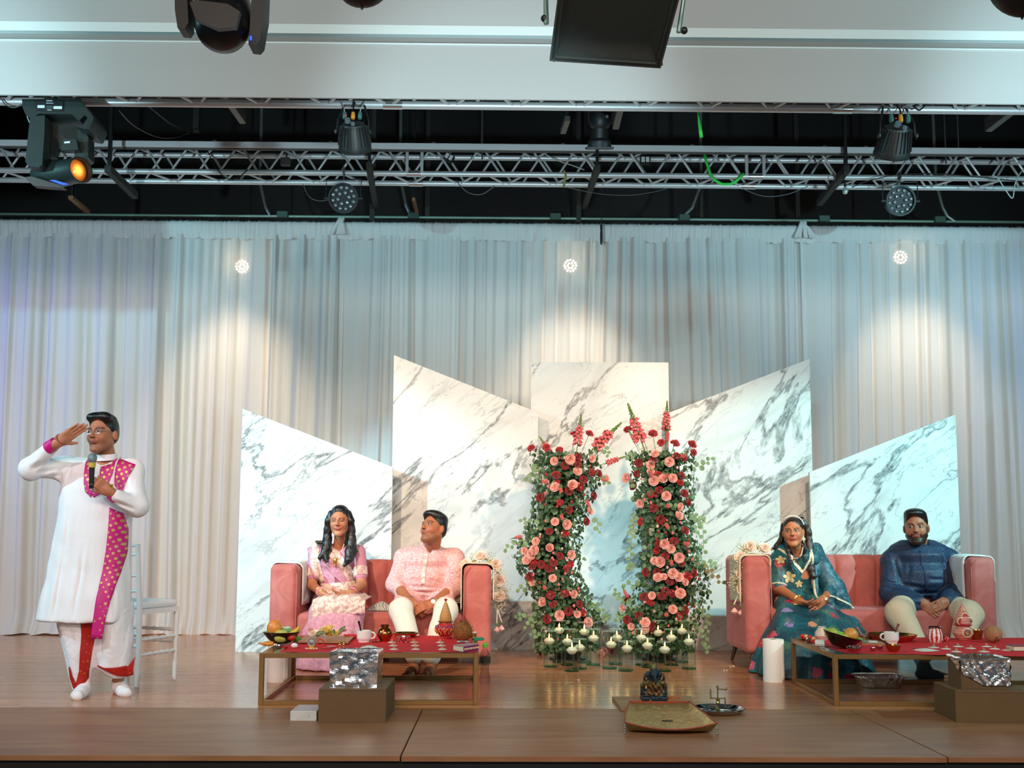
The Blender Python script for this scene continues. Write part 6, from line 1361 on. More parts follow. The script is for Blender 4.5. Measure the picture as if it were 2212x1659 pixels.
def paint_head(Vt, col, c, R, sc, o):
    L_ = (Vt-np.array(c))@np.array(R)/sc; x,y,z = L_[:,0],L_[:,1],L_[:,2]; near = (np.abs(x)<.11)&(y>-.15)&(y<.13)&(z>-.14)&(z<.14)
    def ap(mask,cc,a=1.0):
        m_ = (np.clip(mask,0,1)*near*a)[:,None]; col[:] = col*(1-m_)+lin(cc)*m_
    front = np.clip((-.035-y)/.015,0,1)
    E_ = lambda cx,cz,rx,rz,sh=2.2: np.clip((1-np.sqrt(((x-cx)/rx)**2+((z-cz)/rz)**2))*sh+.5,0,1)*front
    ap(E_(-.034,-.036,.026,.022,.7)+E_(.034,-.036,.026,.022,.7),o.get('cheek','b0563c'),.35)
    for s in (-1,1):
        ap(E_(s*.031,.013,.022,.015,1.3),o.get('shade','5a2f22'),o.get('lidshade',.45))
        if o.get('closed'): ap(np.clip(1-np.abs(z-(.0045+((x-s*.031)/.017)**2*.004))/.0026,0,1)*(np.abs(x-s*.031)<.0165)*front,'120a08',1.0)
        else:
            gx = o.get('gaze',0)
            ap(E_(s*.031,.0090,.0150,.0052,2.6),'b9aaa2',.85); ap(E_(s*.031+gx,.0090,.0068,.0062,3),'160b07',1.0)
            ap(np.clip(1-np.abs(z-(.0165-((x-s*.031)/.017)**2*.006))/.0024,0,1)*(np.abs(x-s*.031)<.0175)*front,'160c0a',.9)
        bx = x-s*.033; ap(np.clip(1-np.abs(z-(.0315-(bx/.026)**2*.006+s*bx*.10))/o.get('bw',.0042),0,1)**.6*(np.abs(bx)<.0225)*front,o.get('brow','17100d'),.95)
        ap(np.clip(1-np.sqrt(((x-s*.0075)/.0035)**2+((z+.0285)/.0022)**2),0,1)*2*front,'3a1810',.8)
    ap(E_(0,-.0475,.024,.0055,2.2),o.get('lip','a84c44'),.85); ap(E_(0,-.0585,.021,.0075,2.2),o.get('lip','a84c44'),.85); ap(np.clip(1-np.abs(z+.0528-((x)/.024)**2*.003)/.0018,0,1)*(np.abs(x)<.023)*front,'4a1a16',.85)
    if 'bindi' in o: ap(np.clip((1-np.sqrt((x/.0042)**2+((z-.040)/.0055)**2))*3,0,1)*front,o['bindi'],1.0)
    if o.get('beard'):
        # jaw band, moustache and chin tuft; cheeks and the mouth stay clear
        jaw = np.clip((-.038-z-np.clip(.062-np.abs(x),0,1)*.62)/.010+.5,0,1)*np.clip((.03-y)/.01,0,1)*(z>-.135)
        side = np.clip((np.abs(x)-.050)/.006,0,1)*(z<.012)*np.clip((.010-y)/.008,0,1)*np.clip((y+.055)/.02,0,1)*.75
        mo = np.clip(1-np.abs(z+.0405+ (np.abs(x)/.032)**2*.012)/.0062,0,1)*(np.abs(x)<.035)*1.8*front
        cor = np.clip(1-np.abs(np.abs(x)-.031)/.006,0,1)*(z<-.04)*(z>-.085)*1.5*front
        lipclear = 1-E_(0,-.054,.024,.011,3)
        chin = E_(0,-.078,.012,.012,2)
        B = np.clip(jaw+side+mo+cor+chin,0,1)*lipclear; ap(B,'0d0807',.93)
    if o.get('stubble'): ap(np.clip((-.035-z)/.03,0,1)*np.clip((.02-y)/.02,0,1)*(z>-.13)*(1-E_(0,-.054,.024,.012,3)),'4a3a34',.35)
    return L_
def hand(S, w, d, nrm, side, curl, sc=1.0, spread=.0, thumb=(.6,.5), k=.006):
    # w wrist, d finger direction, nrm direction the palm faces; side=+1: thumb towards d x nrm
    w = V(w); d = V(d).normalized(); nrm = V(nrm); nrm = (nrm-d*nrm.dot(d)).normalized(); t = d.cross(nrm)*side
    R = Matrix((t,d,nrm)).transposed(); pc = w+d*.050*sc
    S.box(pc,(.038*sc,.048*sc,.013*sc),.012*sc,np.array(R),.014); S.cap(w-d*.02*sc,w+d*.02*sc,.025*sc,.026*sc,.02)
    Ls = ((.042,.026,.021),(.046,.030,.023),(.043,.028,.022),(.033,.021,.019)); tips = []
    for i in range(4):
        off = (.029-.0195*i)*sc; p = w+d*(.092-.004*abs(i-1))*sc+t*off; dd = (d+t*spread*(1.5-i)).normalized(); a = 0; rr = (.0088,.0090,.0085,.0076)[i]*sc
        c_ = curl[i] if isinstance(curl,(list,tuple)) else curl
        for j in range(3):
            a += c_*(1.0,1.1,.7)[j]; dv = dd*math.cos(a)+nrm*math.sin(a); q = p+dv*Ls[i][j]*sc; S.cap(p,q,rr*(1-.06*j),rr*(.92-.08*j),k); p = q
        tips.append(p)
    b = w+d*.022*sc+t*.026*sc; a1,a2 = thumb; dv = (d*math.cos(a1)+t*math.sin(a1)+nrm*.35*a2).normalized(); q = b+dv*.040*sc; S.cap(b,q,.0125*sc,.0105*sc,.012)
    dv = (dv+nrm*a2*.8+d*.3).normalized(); e = q+dv*.030*sc; S.cap(q,e,.0105*sc,.0085*sc,k); return tips, e
def limbs(S, j, r):
    # j: joints, r: radii ; builds torso, arms and legs of one body
    for s in ('a','b'):
        S.cap(j['sh'+s],j['el'+s],r['ua'],r['el'],.03); S.cap(j['el'+s],j['wr'+s],r['el']*1.02,r['wr'],.02)
        if 'hp'+s in j: S.cap(j['hp'+s],j['kn'+s],r['th'],r['kn'],.03); S.cap(j['kn'+s],j['an'+s],r['kn'],r['an'],.02)
    S.cap(j['sha'],j['shb'],r['ua']*1.15,None,.04)
    cb = (V(j['sha'])+V(j['shb']))/2; pv = V(j['pelvis'])
    S.cap(cb-V((0,0,.10)),pv+V((0,0,.10)),r['chest'],r['belly'],.05)
    if 'hpa' in j: S.cap(j['hpa'],j['hpb'],r['th']*1.1,None,.05)
def foot(S, an, d, sc=1.0, toes=True):
    an = V(an); d = V(d).normalized(); g = V((an.x,an.y,0)); t = V((d.y,-d.x,0))
    S.cap(g-d*.035*sc+V((0,0,.030)),g+d*.08*sc+V((0,0,.030)),.030*sc,.030*sc,.03); S.cap(g+d*.06*sc+V((0,0,.028)),g+d*.145*sc+V((0,0,.022)),.036*sc,.026*sc,.03); S.cap(an,g+V((0,0,.035)),.036*sc,.036*sc,.03)
    if toes:
        for i in range(5): q = g+d*(.165-.010*abs(i-.6)**1.4)*sc+t*(.030-.0155*i)*sc; S.cap(q-d*.03*sc+V((0,0,.018)),q+V((0,0,.013)),.011*sc,(.013 if i==0 else .0095)*sc,.004)
    else: S.cap(g+d*.12*sc+V((0,0,.022))+t*.018,g+d*.155*sc+V((0,0,.020))-t*.01,.024*sc,.022*sc,.02)
from mathutils.bvhtree import BVHTree
def bvh_of(Vt,Fc): return BVHTree.FromPolygons([tuple(v) for v in Vt.tolist()],[tuple(f) for f in Fc.tolist()])
def patch(bv, rows, name, m_, parent, off=.003, nu=8, sub=5, th=.0025, y0=4.0, down=False):
    # a strip of cloth laid on a surface: rows of ((x,z),(x,z)) seen from the front, found by casting onto it
    P = []; R_2 = []
    for i in range(len(rows)-1):
        for k in range(sub): R_2.append((V(rows[i][0]).lerp(V(rows[i+1][0]),k/sub),V(rows[i][1]).lerp(V(rows[i+1][1]),k/sub)))
    R_2.append((V(rows[-1][0]),V(rows[-1][1]))); rows_ = []; mb = MB(); base = basis(parent).translation
    for (a,b) in R_2:
        qs = [a.lerp(b,k/nu) for k in range(nu+1)]; hs_ = [bv.ray_cast(V((q[0],y0,q[1])),V((0,1,0)))[0] for q in qs]; ok = [k for k,h in enumerate(hs_) if h is not None]
        rows_.append((qs,[None if not ok else hs_[min(ok,key=lambda o:abs(o-k))].y-off+.004*min(abs(o-k) for o in ok) for k in range(nu+1)]))
    okr = [i for i,r in enumerate(rows_) if r[1][0] is not None]
    for i,(qs,ys) in enumerate(rows_):
        if ys[0] is None: ys = rows_[min(okr,key=lambda o:abs(o-i))][1] if okr else [7]*(nu+1)
        for q,y in zip(qs,ys): mb.v.append((q[0]-base.x,y-base.y,q[1]-base.z))
    w_ = nu+1; mb.f = [(i*w_+k,(i+1)*w_+k,(i+1)*w_+k+1,i*w_+k+1) for i in range(len(R_2)-1) for k in range(nu)]
    return mb.build(name,m_,parent,smooth='all',solid=th)
def XZ(u,v,Y): p = at(u,v,Y=Y); return (p.x,p.z)
def fin(lo,hi): return (np.array(lo),np.array(hi))
def finb(p,r): return (np.array(p)-r,np.array(p)+r)
def wr(f1,f2,amp): return lambda X,Y,Z: amp*.55*(np.sin(X*f1*1.1+np.sin(Z*f2*.43+Y*7+X*5)*2.1+Z*f2*.8)+.6*np.sin(X*f1*.8-Z*f2*1.3+np.sin(X*11+Y*8)*1.6))*np.sin(Z*7+X*9+Y*3)
hairm, n = nmat('black_hair', .38); q = n.noise(60, n.coord('Object',(1,1,.12)), 4, .6, .5); n.base(n.ramp(q.outputs[0],[(.3,srgb('070606')),(.7,srgb('1c1513'))])); n.bump(q.outputs[0], .006, .8)
hairb, n = nmat('brown_hair', .4); q = n.noise(60, n.coord('Object',(1,1,.12)), 4, .6, .5); n.base(n.ramp(q.outputs[0],[(.3,srgb('0e0907')),(.7,srgb('38221a'))])); n.bump(q.outputs[0], .006, .8)
def hair_short(t, c, R, sc, m_, style):
    S = SDF(); c = V(c); T = lambda x,y,z: c+R@(V((x,y,z))*sc); r = lambda *a: tuple(x*sc for x in a); Rn = np.array(R)
    S.ell(T(0,.020,.044),r(.081,.095,.084),Rn,.02); S.ell(T(0,.05,.0),r(.070,.062,.060),Rn,.02)
    if style == 'quiff': S.ell(T(-.010,-.036,.106),r(.060,.056,.028),Rn,.04); S.ell(T(0,.012,.098),r(.066,.080,.032),Rn,.04)
    if style == 'side': S.ell(T(-.012,-.034,.102),r(.064,.058,.030),Rn,.04); S.ell(T(.008,.010,.096),r(.072,.085,.034),Rn,.04)
    if style == 'wavy':
        S.ell(T(.004,-.012,.100),r(.070,.078,.030),Rn,.04)
        for i in range(7): a = -1.2+2.4*i/6; S.ell(T(.056*math.sin(a),-.030+.02*math.cos(a*3),.094+.020*math.cos(a)),r(.020,.024,.014),Rn,.03)
    S.ell(T(0,-.100,-.012),r(.080,.098,.103),Rn,.012,True); S.box(T(0,-.02,-.125),r(.12,.075,.072),.02*sc,Rn,.012,True); S.box(T(0,-.107,-.02),r(.10,.080,.050),.01,Rn,.012,True)
    Vt,Fc = S.mesh(.0052*sc,disp=lambda X,Y,Z:.0012*np.sin(X*420+Z*90)*np.sin(Y*300)); return npmesh('hair',Vt,Fc,m_,t)
def necklace(t, pts, r, m_, name='necklace'):
    b = basis(t).translation; mb = MB()
    for i in range(len(pts)-1):
        n_ = max(2,int((V(pts[i+1])-V(pts[i])).length/(r*2.1)))
        for k in range(n_): mb.ball(V(pts[i]).lerp(V(pts[i+1]),k/n_)-b,r,6,4)
    return mb.build(name,m_,t)
def bangle(t,a,b_,f,rad,r,m_,name='bangle'):
    a = V(a); b_ = V(b_); p = a.lerp(b_,f)-basis(t).translation; R = (b_-a).to_track_quat('Z','Y').to_matrix(); return MB().torus(p,rad,r,20,6,rot=R).build(name,m_,t)
goldj = mat('gold_jewellery','d8a848',.25,.9)
def creases(Vt,segs,ymax,Yr=8.0):
    Vt = Vt.copy(); fr = np.clip((ymax-Vt[:,1])/.06,0,1)
    for (u0,v0,u1,v1,amp) in segs:
        a = np.array(XZ(u0,v0,Yr)); b = np.array(XZ(u1,v1,Yr)); P2 = Vt[:,[0,2]]; ab = b-a; tt = np.clip(((P2-a)@ab)/(ab@ab),0,1); c = a+tt[:,None]*ab; nn = np.array([-ab[1],ab[0]]); nn /= np.linalg.norm(nn)
        d = np.linalg.norm(P2-c,axis=1); sd = (P2-c)@nn; tap = np.sin(np.clip(tt*.9+.05,0,1)*PI)
        Vt[:,1] += fr*amp*tap*(np.exp(-(d/.010)**2)-.6*np.exp(-((d-.024)/.014)**2))
    return Vt
# ---------------------------------------------------------------- materials of the clothes
m, n = nmat('white_kurta', .8); q = n.noise(14, n.coord('Object',(1,1,.25)), 4, .6, .6); q2 = n.noise(400, n.coord('Object'), 2); n.base(n.mix(q2.outputs[0], srgb('ecebee'), srgb('f6f5f6'))); n.bump(q.outputs[0], .012, .5); whk = m
m, n = nmat('dhoti_white', .8); q = n.noise(10, n.coord('Object',(1,1,.6)), 4, .6, 1.5); n.base(srgb_ := n.mix(q.outputs[0], srgb('e6e5ec'), srgb('f3f2f4'))); n.bump(q.outputs[0], .02, .7); dhm = m
def dotted(nm, base, base2, dot, scale, th, rnd_=.12, metal=.5, rough=.45):
    m, n = nmat(nm, rough); v = n.new('ShaderNodeTexVoronoi'); v.inputs['Scale'].default_value = scale; v.inputs['Randomness'].default_value = rnd_; n.l.new(n.coord('Object',(1,.05,1),(0,.5,0)), v.inputs['Vector'])
    q = n.noise(50, n.coord('Object'), 3); f = n.math('LESS_THAN', v.outputs['Distance'], th); n.base(n.mix(f, n.mix(q.outputs[0], srgb(base), srgb(base2)), srgb(dot))); n.l.new(n.math('MULTIPLY', f, metal), n.b.inputs['Metallic']); n.bump(f, .001, .5); return m
magb = dotted('magenta_brocade','e01690','b40e66','d8b070',31,.33); redb = dotted('red_brocade','c01a14','a01410','c8702c',40,.22,.9)
def speck(nm, c1, c2, sp, scale, th, rough=.75, fold=8, metal=.0):
    m, n = nmat(nm, rough); v = n.new('ShaderNodeTexVoronoi'); v.inputs['Scale'].default_value = scale; n.l.new(n.coord('Object'), v.inputs['Vector']); q = n.noise(fold, n.coord('Object'), 4, .6, .8); q3 = n.noise(scale*.6, n.coord('Object'), 3, .7)
    f = n.math('LESS_THAN', v.outputs['Distance'], th); n.base(n.mix(f, n.ramp(q3.outputs[0],[(.42,srgb(c1)),(.58,srgb(c2))]), srgb(sp))); n.bump(q.outputs[0], .012, .5); n.l.new(n.math('MULTIPLY_ADD', f, -.4, rough), n.b.inputs['Roughness']); return m
pinkk = speck('pink_speckled_kurta','cf8a8c','e3b4ae','f8e6dc',120,.20); navyk = speck('navy_sparkle_kurta','172640','1d304c','dfe6f2',62,.085,.6)
saree = speck('pink_sari','c4849a','d49aaa','eccfc8',70,.08,.6); embro = speck('embroidered_sari_border','c99a94','ecd6c6','c8545c',60,.10,.5); blousem = mat('pink_blouse','c27a92',.6,vary=('d090a2',20,.8),bump=(12,.008,.4))
whp = mat('white_trousers','ebe6da',.8,bump=(9,.02,.5)); crm = mat('cream_trousers','dcc4a4',.8,bump=(9,.02,.5)); sock = mat('grey_sock','5d7480',.9); wsock = mat('white_sock','efe9ea',.9,bump=(140,.002,.5))
m, n = nmat('teal_floral', .5); co = n.coord('Object'); nb = n.noise(5, co, 4, .6, .8); vbase = n.ramp(nb.outputs[0],[(.3,srgb('0c2f3e')),(.5,srgb('15505f')),(.7,srgb('1c6a6e'))])
dn = n.noise(34, co, 3); mixv = n.new('ShaderNodeMix', data_type='VECTOR'); mixv.inputs[0].default_value = .055; n.l.new(co, mixv.inputs[4]); n.l.new(dn.outputs['Color'], mixv.inputs[5])
v = n.new('ShaderNodeTexVoronoi'); v.inputs['Scale'].default_value = 8.5; n.l.new(mixv.outputs[1], v.inputs['Vector'])
sepc = n.new('ShaderNodeSeparateColor'); n.l.new(v.outputs['Color'], sepc.inputs[0]); cold = n.ramp(sepc.outputs[0],[(0,srgb('b01c44')),(.22,srgb('c2506a')),(.4,srgb('8a78b0')),(.55,srgb('c88a6a')),(.7,srgb('3a6a58')),(.85,srgb('a8303c'))])
for q in n.n:
    if q.type=='VALTORGB' and len(q.color_ramp.elements)==6: q.color_ramp.interpolation = 'CONSTANT'
fm_ = n.ramp(v.outputs['Distance'],[(.30,(1,1,1)),(.36,(0,0,0))]); c1 = n.mix(fm_, vbase, cold)
ctr = n.ramp(v.outputs['Distance'],[(.05,(1,1,1)),(.09,(0,0,0))]); c1 = n.mix(ctr, c1, srgb('e8d8b0'))
v2 = n.new('ShaderNodeTexVoronoi'); v2.inputs['Scale'].default_value = 26; v2.feature = 'DISTANCE_TO_EDGE'; n.l.new(mixv.outputs[1], v2.inputs['Vector']); ed = n.ramp(v2.outputs['Distance'],[(.0,(1,1,1)),(.035,(0,0,0))]); gm2 = n.ramp(n.noise(6,co,2).outputs[0],[(.5,(0,0,0)),(.6,(.8,.8,.8))])
c1 = n.mix(n.mix(1.0, ed, gm2, 'MULTIPLY'), c1, srgb('7a9a6a')); v3 = n.new('ShaderNodeTexVoronoi'); v3.inputs['Scale'].default_value = 55; n.l.new(co, v3.inputs['Vector']); c1 = n.mix(n.math('LESS_THAN', v3.outputs['Distance'], .07), c1, srgb('e8e2cc')); n.base(c1); n.bump(nb.outputs[0], .02, .5); floral = m
m, n = nmat('teal_dupatta', .5); wv = n.new('ShaderNodeTexWave'); wv.inputs['Scale'].default_value = 26; wv.inputs['Distortion'].default_value = 1.5; n.l.new(n.coord('Object',(1,1,1),(0,.9,0)), wv.inputs['Vector']); nq = n.noise(30, n.coord('Object'), 3)
n.base(n.mix(n.math('MULTIPLY', n.math('GREATER_THAN', wv.outputs['Fac'], .9), n.math('GREATER_THAN', nq.outputs[0], .56)), n.ramp(n.noise(5,n.coord('Object'),4).outputs[0],[(.35,srgb('15384a')),(.65,srgb('27606c'))]), srgb('86a0a4'))); dup = m
trimg = speck('silver_gold_trim','b8a888','e6dcc4','ffffff',150,.2,.4)
# ================================================================= the standing man at the microphone
YP_ = 6.45
j = dict(sha=at(146,1012,Y=6.47), shb=at(283,1016,Y=6.47), ela=at(66,1010,Y=6.36), elb=at(297,1092,Y=6.36), wra=at(127,955,Y=6.24), wrb=at(237,1062,Y=6.22), pelvis=at(195,1215,Y=6.47), hpa=at(168,1240,Y=6.47), hpb=at(226,1240,Y=6.48), kna=at(165,1365,Y=6.43), knb=at(245,1365,Y=6.42), ana=at(180,1478,Y=6.43), anb=at(258,1474,Y=6.54))
t = thing('person','man standing in a white kurta with magenta trim, holding a microphone and shading his eyes','person',(at(205,1500,Y=6.45).x,6.45,0))
hc = at(221,940,Y=6.44); HR = rotm(.22,.06,-.03); S = SDF(); hs = 1.04
head(S,hc,HR,hs,False,1.0,at(228,990,Y=6.50),.056)
limbs(S,j,dict(ua=.048,el=.040,wr=.027,th=.080,kn=.055,an=.036,chest=.12,belly=.125))
ha,_ = hand(S,j['wra'],at(190,912,Y=6.28)-at(128,955,Y=6.24)+V((0,-.0,0)),V((.25,-.75,-.6)),1,.06,1.0,.0,(.75,.1))
gr = at(205,1042,Y=6.20)
hand(S,j['wrb'],at(203,1036,Y=6.16)-V(j['wrb']),V((-.35,.95,.0)),1,[.75,.8,.85,.9],1.0,.02,(.5,.9))
foot(S,j['ana'],(.18,-1,0),1.0,False); foot(S,j['anb'],(.55,-.8,0),1.0,False)
Vt,Fc = S.mesh(.011,[finb(hc,.135),finb(gr,.07),finb(at(160,935,Y=6.25),.09)],.0042); Vt = sm_mesh(Vt,Fc,1,.4)
col = np.tile(lin('bd7d5d'),(len(Vt),1)); paint_head(Vt,col,hc,HR,hs,dict(gaze=-.002,bw=.005,stubble=1,bindi='e05020',lip='8c4038',cheek='a85a40')); 
npmesh('body',Vt,Fc,skinm,t,col)
hair_short(t,hc,HR,hs,hairm,'wavy')
mb = MB()
for k in range(26):                            # loose wavy strands on top
    a = rnd.uniform(-1.3,1.3); p0 = hc+HR@V((.06*math.sin(a),rnd.uniform(-.06,.03),.098+.02*math.cos(a))); d = V((rnd.uniform(-.03,.03),rnd.uniform(-.02,.02),.022)); mb.tube([p0-t.location,p0+d*.7-t.location,p0+d+V((rnd.uniform(-.02,.02),0,-.004))-t.location],[.0022,.0016,.0006],4)
mb.build('loose_hair', hairm, t)
# glasses
g_ = MB(); W_ = lambda x,y,z: hc+HR@V((x,y,z))-t.location
for s in (-1,1):
    Q = [W_(s*.032+.023*math.copysign(abs(math.cos(a))**.6,math.cos(a)),-.108,.008+.016*math.copysign(abs(math.sin(a))**.6,math.sin(a))) for a in [2*PI*k/20 for k in range(20)]]
    g_.tube(Q,.0011,5,closed=True); g_.tube([W_(s*.055,-.106,.014),W_(s*.076,-.06,.014),W_(s*.081,.01,.008)],.0014,5)
g_.tube([W_(-.009,-.110,.012),W_(.009,-.110,.012)],.0012,5); g_.build('eyeglasses', mat('thin_silver','b8aeb8',.25,.8), t)
# kurta
S = SDF(); Pz = lambda v: at(200,v,Y=6.47).z; Px = lambda u: at(u,1100,Y=6.45).x
def lrow(v,u0,u1,ry,cy=6.47): return (Pz(v),(Px(u0)+Px(u1))/2,cy,abs(Px(u1)-Px(u0))/2,ry)
S.loft([lrow(1341,96,286,.165,6.44),lrow(1290,103,287,.165,6.45),lrow(1230,110,284,.160),lrow(1170,119,280,.155),lrow(1110,126,282,.150),lrow(1060,128,288,.140),lrow(1020,138,292,.115),lrow(1000,160,278,.085)],.03,lambda th,tt: .018*np.sin(th*9+1.5)*(1-tt)**1.2+.010*np.sin(th*17+tt*5)*(1-tt),pw=2.3)
S.cap(j['sha'],j['ela'],.074,.060,.04); S.cap(j['ela'],at(112,965,Y=6.27),.060,.041,.03); S.ell(j['ela']+V((-.0,0,-.02)),(.060,.055,.064),None,.03)
S.cap(j['shb'],j['elb'],.070,.064,.04); S.cap(j['elb']+V((.0,0,-.01)),at(252,1072,Y=6.25),.064,.044,.03); S.cap(j['sha'],j['shb'],.075,None,.04); S.cap(at(228,1004,Y=6.50),at(228,993,Y=6.50),.078,.070,.03)
S.cap(at(231,975,Y=6.45),at(229,996,Y=6.44),.054,.062,.008,True)
Vt,Fc = S.mesh(.0095,disp=wr(24,20,.0035)); Vt = sm_mesh(Vt,Fc,4,.5); Vt = creases(Vt,[(78,1016,108,998,.014),(84,1022,120,1012,.012),(100,1030,122,1024,.010),(125,1010,122,1050,.012),(150,1000,140,1030,.010),(262,1085,300,1102,.013),(250,1096,285,1110,.010),(268,1020,275,1060,.010),(150,1100,148,1180,.008),(185,1180,170,1330,.010),(140,1200,125,1335,.010),(260,1180,272,1330,.010),(245,1250,250,1338,.008),(270,1070,290,1075,.010)],6.52,6.35); npmesh('kurta',Vt,Fc,whk,t); bv = bvh_of(Vt,Fc)
cz = at(228,990,Y=6.46)-t.location; MB().lathe([(.062,-.012),(.066,-.010),(.062,.024),(.057,.028),(.055,.024),(.058,-.012)],cz+V((.003,.012,.0)),30,rot=Rx(.16)@Ry(-.05)).build('collar', whk, t)
X = lambda u,v: XZ(u,v,6.35)
patch(bv,[(X(180,985),X(193,982)),(X(181,1010),X(196,1005)),(X(183,1045),X(196,1048)),(X(188,1063),X(200,1050)),(X(200,1075),X(204,1060))],'yoke_trim',magb,t,.004)
patch(bv,[(X(216,997),X(246,984)),(X(216,1025),X(243,1020)),(X(210,1052),X(230,1060)),(X(203,1061),X(216,1069)),(X(199,1064),X(206,1075))],'yoke_trim',magb,t,.004)
patch(bv,[(X(250,988),X(286,1002)),(X(247,1020),X(281,1018)),(X(246,1046),X(272,1036)),(X(252,1056),X(268,1052)),(X(261,1066),X(263,1066))],'stole_upper',magb,t,.007)
patch(bv,[(X(238,1096),X(262,1108)),(X(236,1140),X(266,1140)),(X(231,1190),X(265,1190)),(X(224,1240),X(257,1240)),(X(216,1290),X(244,1292)),(X(211,1330),X(235,1330)),(X(205,1378),X(227,1379))],'stole_lower',magb,t,.008,th=.003)
patch(bv,[(X(204,1000),X(215,1000)),(X(200,1030),X(214,1030)),(X(198,1058),X(208,1056))],'placket',whk,t,.003)
def cuff(a,b_,r0,r1): a = V(a)-t.location; b_ = V(b_)-t.location; return MB().tube([a,b_],[r0,r1],22).build('cuff',magb,t)
cuff(at(106,968,Y=6.275),at(121,956,Y=6.25),.043,.036); cuff(at(251,1076,Y=6.26),at(239,1066,Y=6.235),.040,.035)
mb = MB(); d_ = (V(j['wra'])-at(112,965,Y=6.27)).normalized(); wc = at(130,950,Y=6.24)
for q in range(2):
    R = d_.to_track_quat('Z','Y').to_matrix()
    for k in range(16): mb.ball(wc+d_*(.012*q)+R@V((.031*math.cos(k*PI/8),.031*math.sin(k*PI/8),0))-t.location,.0052,6,4)
mb.build('bead_bracelet', mat('rudraksha','8a4424',.5), t)
dw = (at(205,1040,Y=6.2)-V(j['wrb'])).normalized(); R = dw.to_track_quat('Z','Y').to_matrix(); wp = at(236,1057,Y=6.225)-t.location
MB().torus(wp,.031,.006,20,8,rot=R).build('watch_strap', goldj, t); MB().lathe([(0,.006),(.015,.006),(.017,0),(0,0)],wp+R@V((.012,-.031,0)),16,rot=V((.2,-1,.5)).to_track_quat('Z','Y').to_matrix()).build('watch_face', mat('dark_dial','1c2420',.2,.4), t)
# dhoti trousers
S = SDF(); 
def leg_rows(rows,cy): return [(at(200,v,Y=cy).z,(at(u0,v,Y=cy).x+at(u1,v,Y=cy).x)/2,cy,abs(at(u1,v,Y=cy).x-at(u0,v,Y=cy).x)/2,ry) for v,u0,u1,ry in rows]
S.loft(leg_rows([(1492,157,192,.05),(1470,152,196,.065),(1430,145,205,.085),(1390,136,212,.095),(1350,126,214,.11),(1300,122,212,.12)],6.44),.03,lambda th,tt:.03*np.sin(th*7+tt*6))
S.loft(leg_rows([(1466,243,264,.045),(1458,228,280,.07),(1440,206,283,.095),(1400,203,287,.11),(1350,206,287,.12),(1300,200,285,.12)],6.47),.03,lambda th,tt:.03*np.sin(th*6-tt*7))
Vt,Fc = S.mesh(.0095,disp=wr(16,26,.006)); Vt = sm_mesh(Vt,Fc,1,.5); npmesh('dhoti',Vt,Fc,dhm,t); b2 = bvh_of(Vt,Fc); X = lambda u,v: XZ(u,v,6.36)
patch(b2,[(X(178,1336),X(206,1338)),(X(178,1370),X(202,1374)),(X(174,1410),X(194,1414)),(X(170,1450),X(186,1450)),(X(160,1485),X(182,1485)),(X(160,1500),X(178,1500))],'dhoti_border',redb,t,.005)
patch(b2,[(X(147,1442),X(150,1440)),(X(147,1465),X(156,1462)),(X(153,1485),X(164,1478)),(X(160,1500),X(172,1496))],'dhoti_border',redb,t,.006)
patch(b2,[(X(206,1438),X(206,1441)),(X(222,1443),X(226,1450)),(X(245,1443),X(247,1462)),(X(268,1440),X(262,1466)),(X(281,1422),X(276,1462))],'dhoti_border',redb,t,.006)
for (an,dd) in ((j['ana'],(.18,-1,0)),(j['anb'],(.55,-.8,0))):
    S = SDF(); foot(S,V(an),dd,1.08,False); S.cap(V(an)+V((0,0,.05)),V(an),.043,.042,.02); Vt,Fc = S.mesh(.008); npmesh('sock',Vt,Fc,wsock,t)
# microphone
a = at(197,1056,Y=6.16); b_ = at(200,982,Y=6.15); mt = thing('microphone','handheld microphone with a silver mesh head and yellow band held by the standing man','microphone',a); ax_ = (b_-a); L2 = ax_.length; R = ax_.to_track_quat('Z','Y').to_matrix()
MB().lathe([(0,0),(.012,0),(.013,.004),(.014,L2*.3),(.017,L2*.66),(0,L2*.66)],n=20,rot=R).build('handle', blk, mt); MB().lathe([(.0145,L2*.12),(.0152,L2*.12),(.0152,L2*.15),(.0145,L2*.15)],n=20,rot=R).build('grey_ring', steel, mt)
MB().lathe([(.0165,L2*.62),(.0195,L2*.63),(.0205,L2*.76),(.017,L2*.77)],n=20,rot=R).build('yellow_band', mat('yellow_tape','c8b048',.5), mt); MB().lathe([(.017,L2*.76),(.022,L2*.79),(.0265,L2*.87),(.0265,L2*.93),(.020,L2*1.0),(.010,L2*1.04),(0,L2*1.05)],n=20,rot=R).build('mesh_head', mat('mic_grille','8f989c',.3,.8,bump=(500,.003,1)), mt)
# ================================================================= seated people
def xz(u,Y,z): p = at(u,1250,Y=Y); return V((p.x,Y,z))
def seated(label, cx, Yb): return thing('person', label, 'person', (at(cx,1300,Y=Yb).x,Yb,0))
def finish(t,S,hc,HR,hs,skin,o,hands,vox=.011):
    Vt,Fc = S.mesh(vox,[finb(hc,.13)]+[finb(h,.085) for h in hands],.0042); Vt = sm_mesh(Vt,Fc,1,.35); col = np.tile(lin(skin),(len(Vt),1)); paint_head(Vt,col,hc,HR,hs,o)
    if 'post' in o: o['post'](Vt,col)
    npmesh('body',Vt,Fc,skinm,t,col); return Vt,Fc
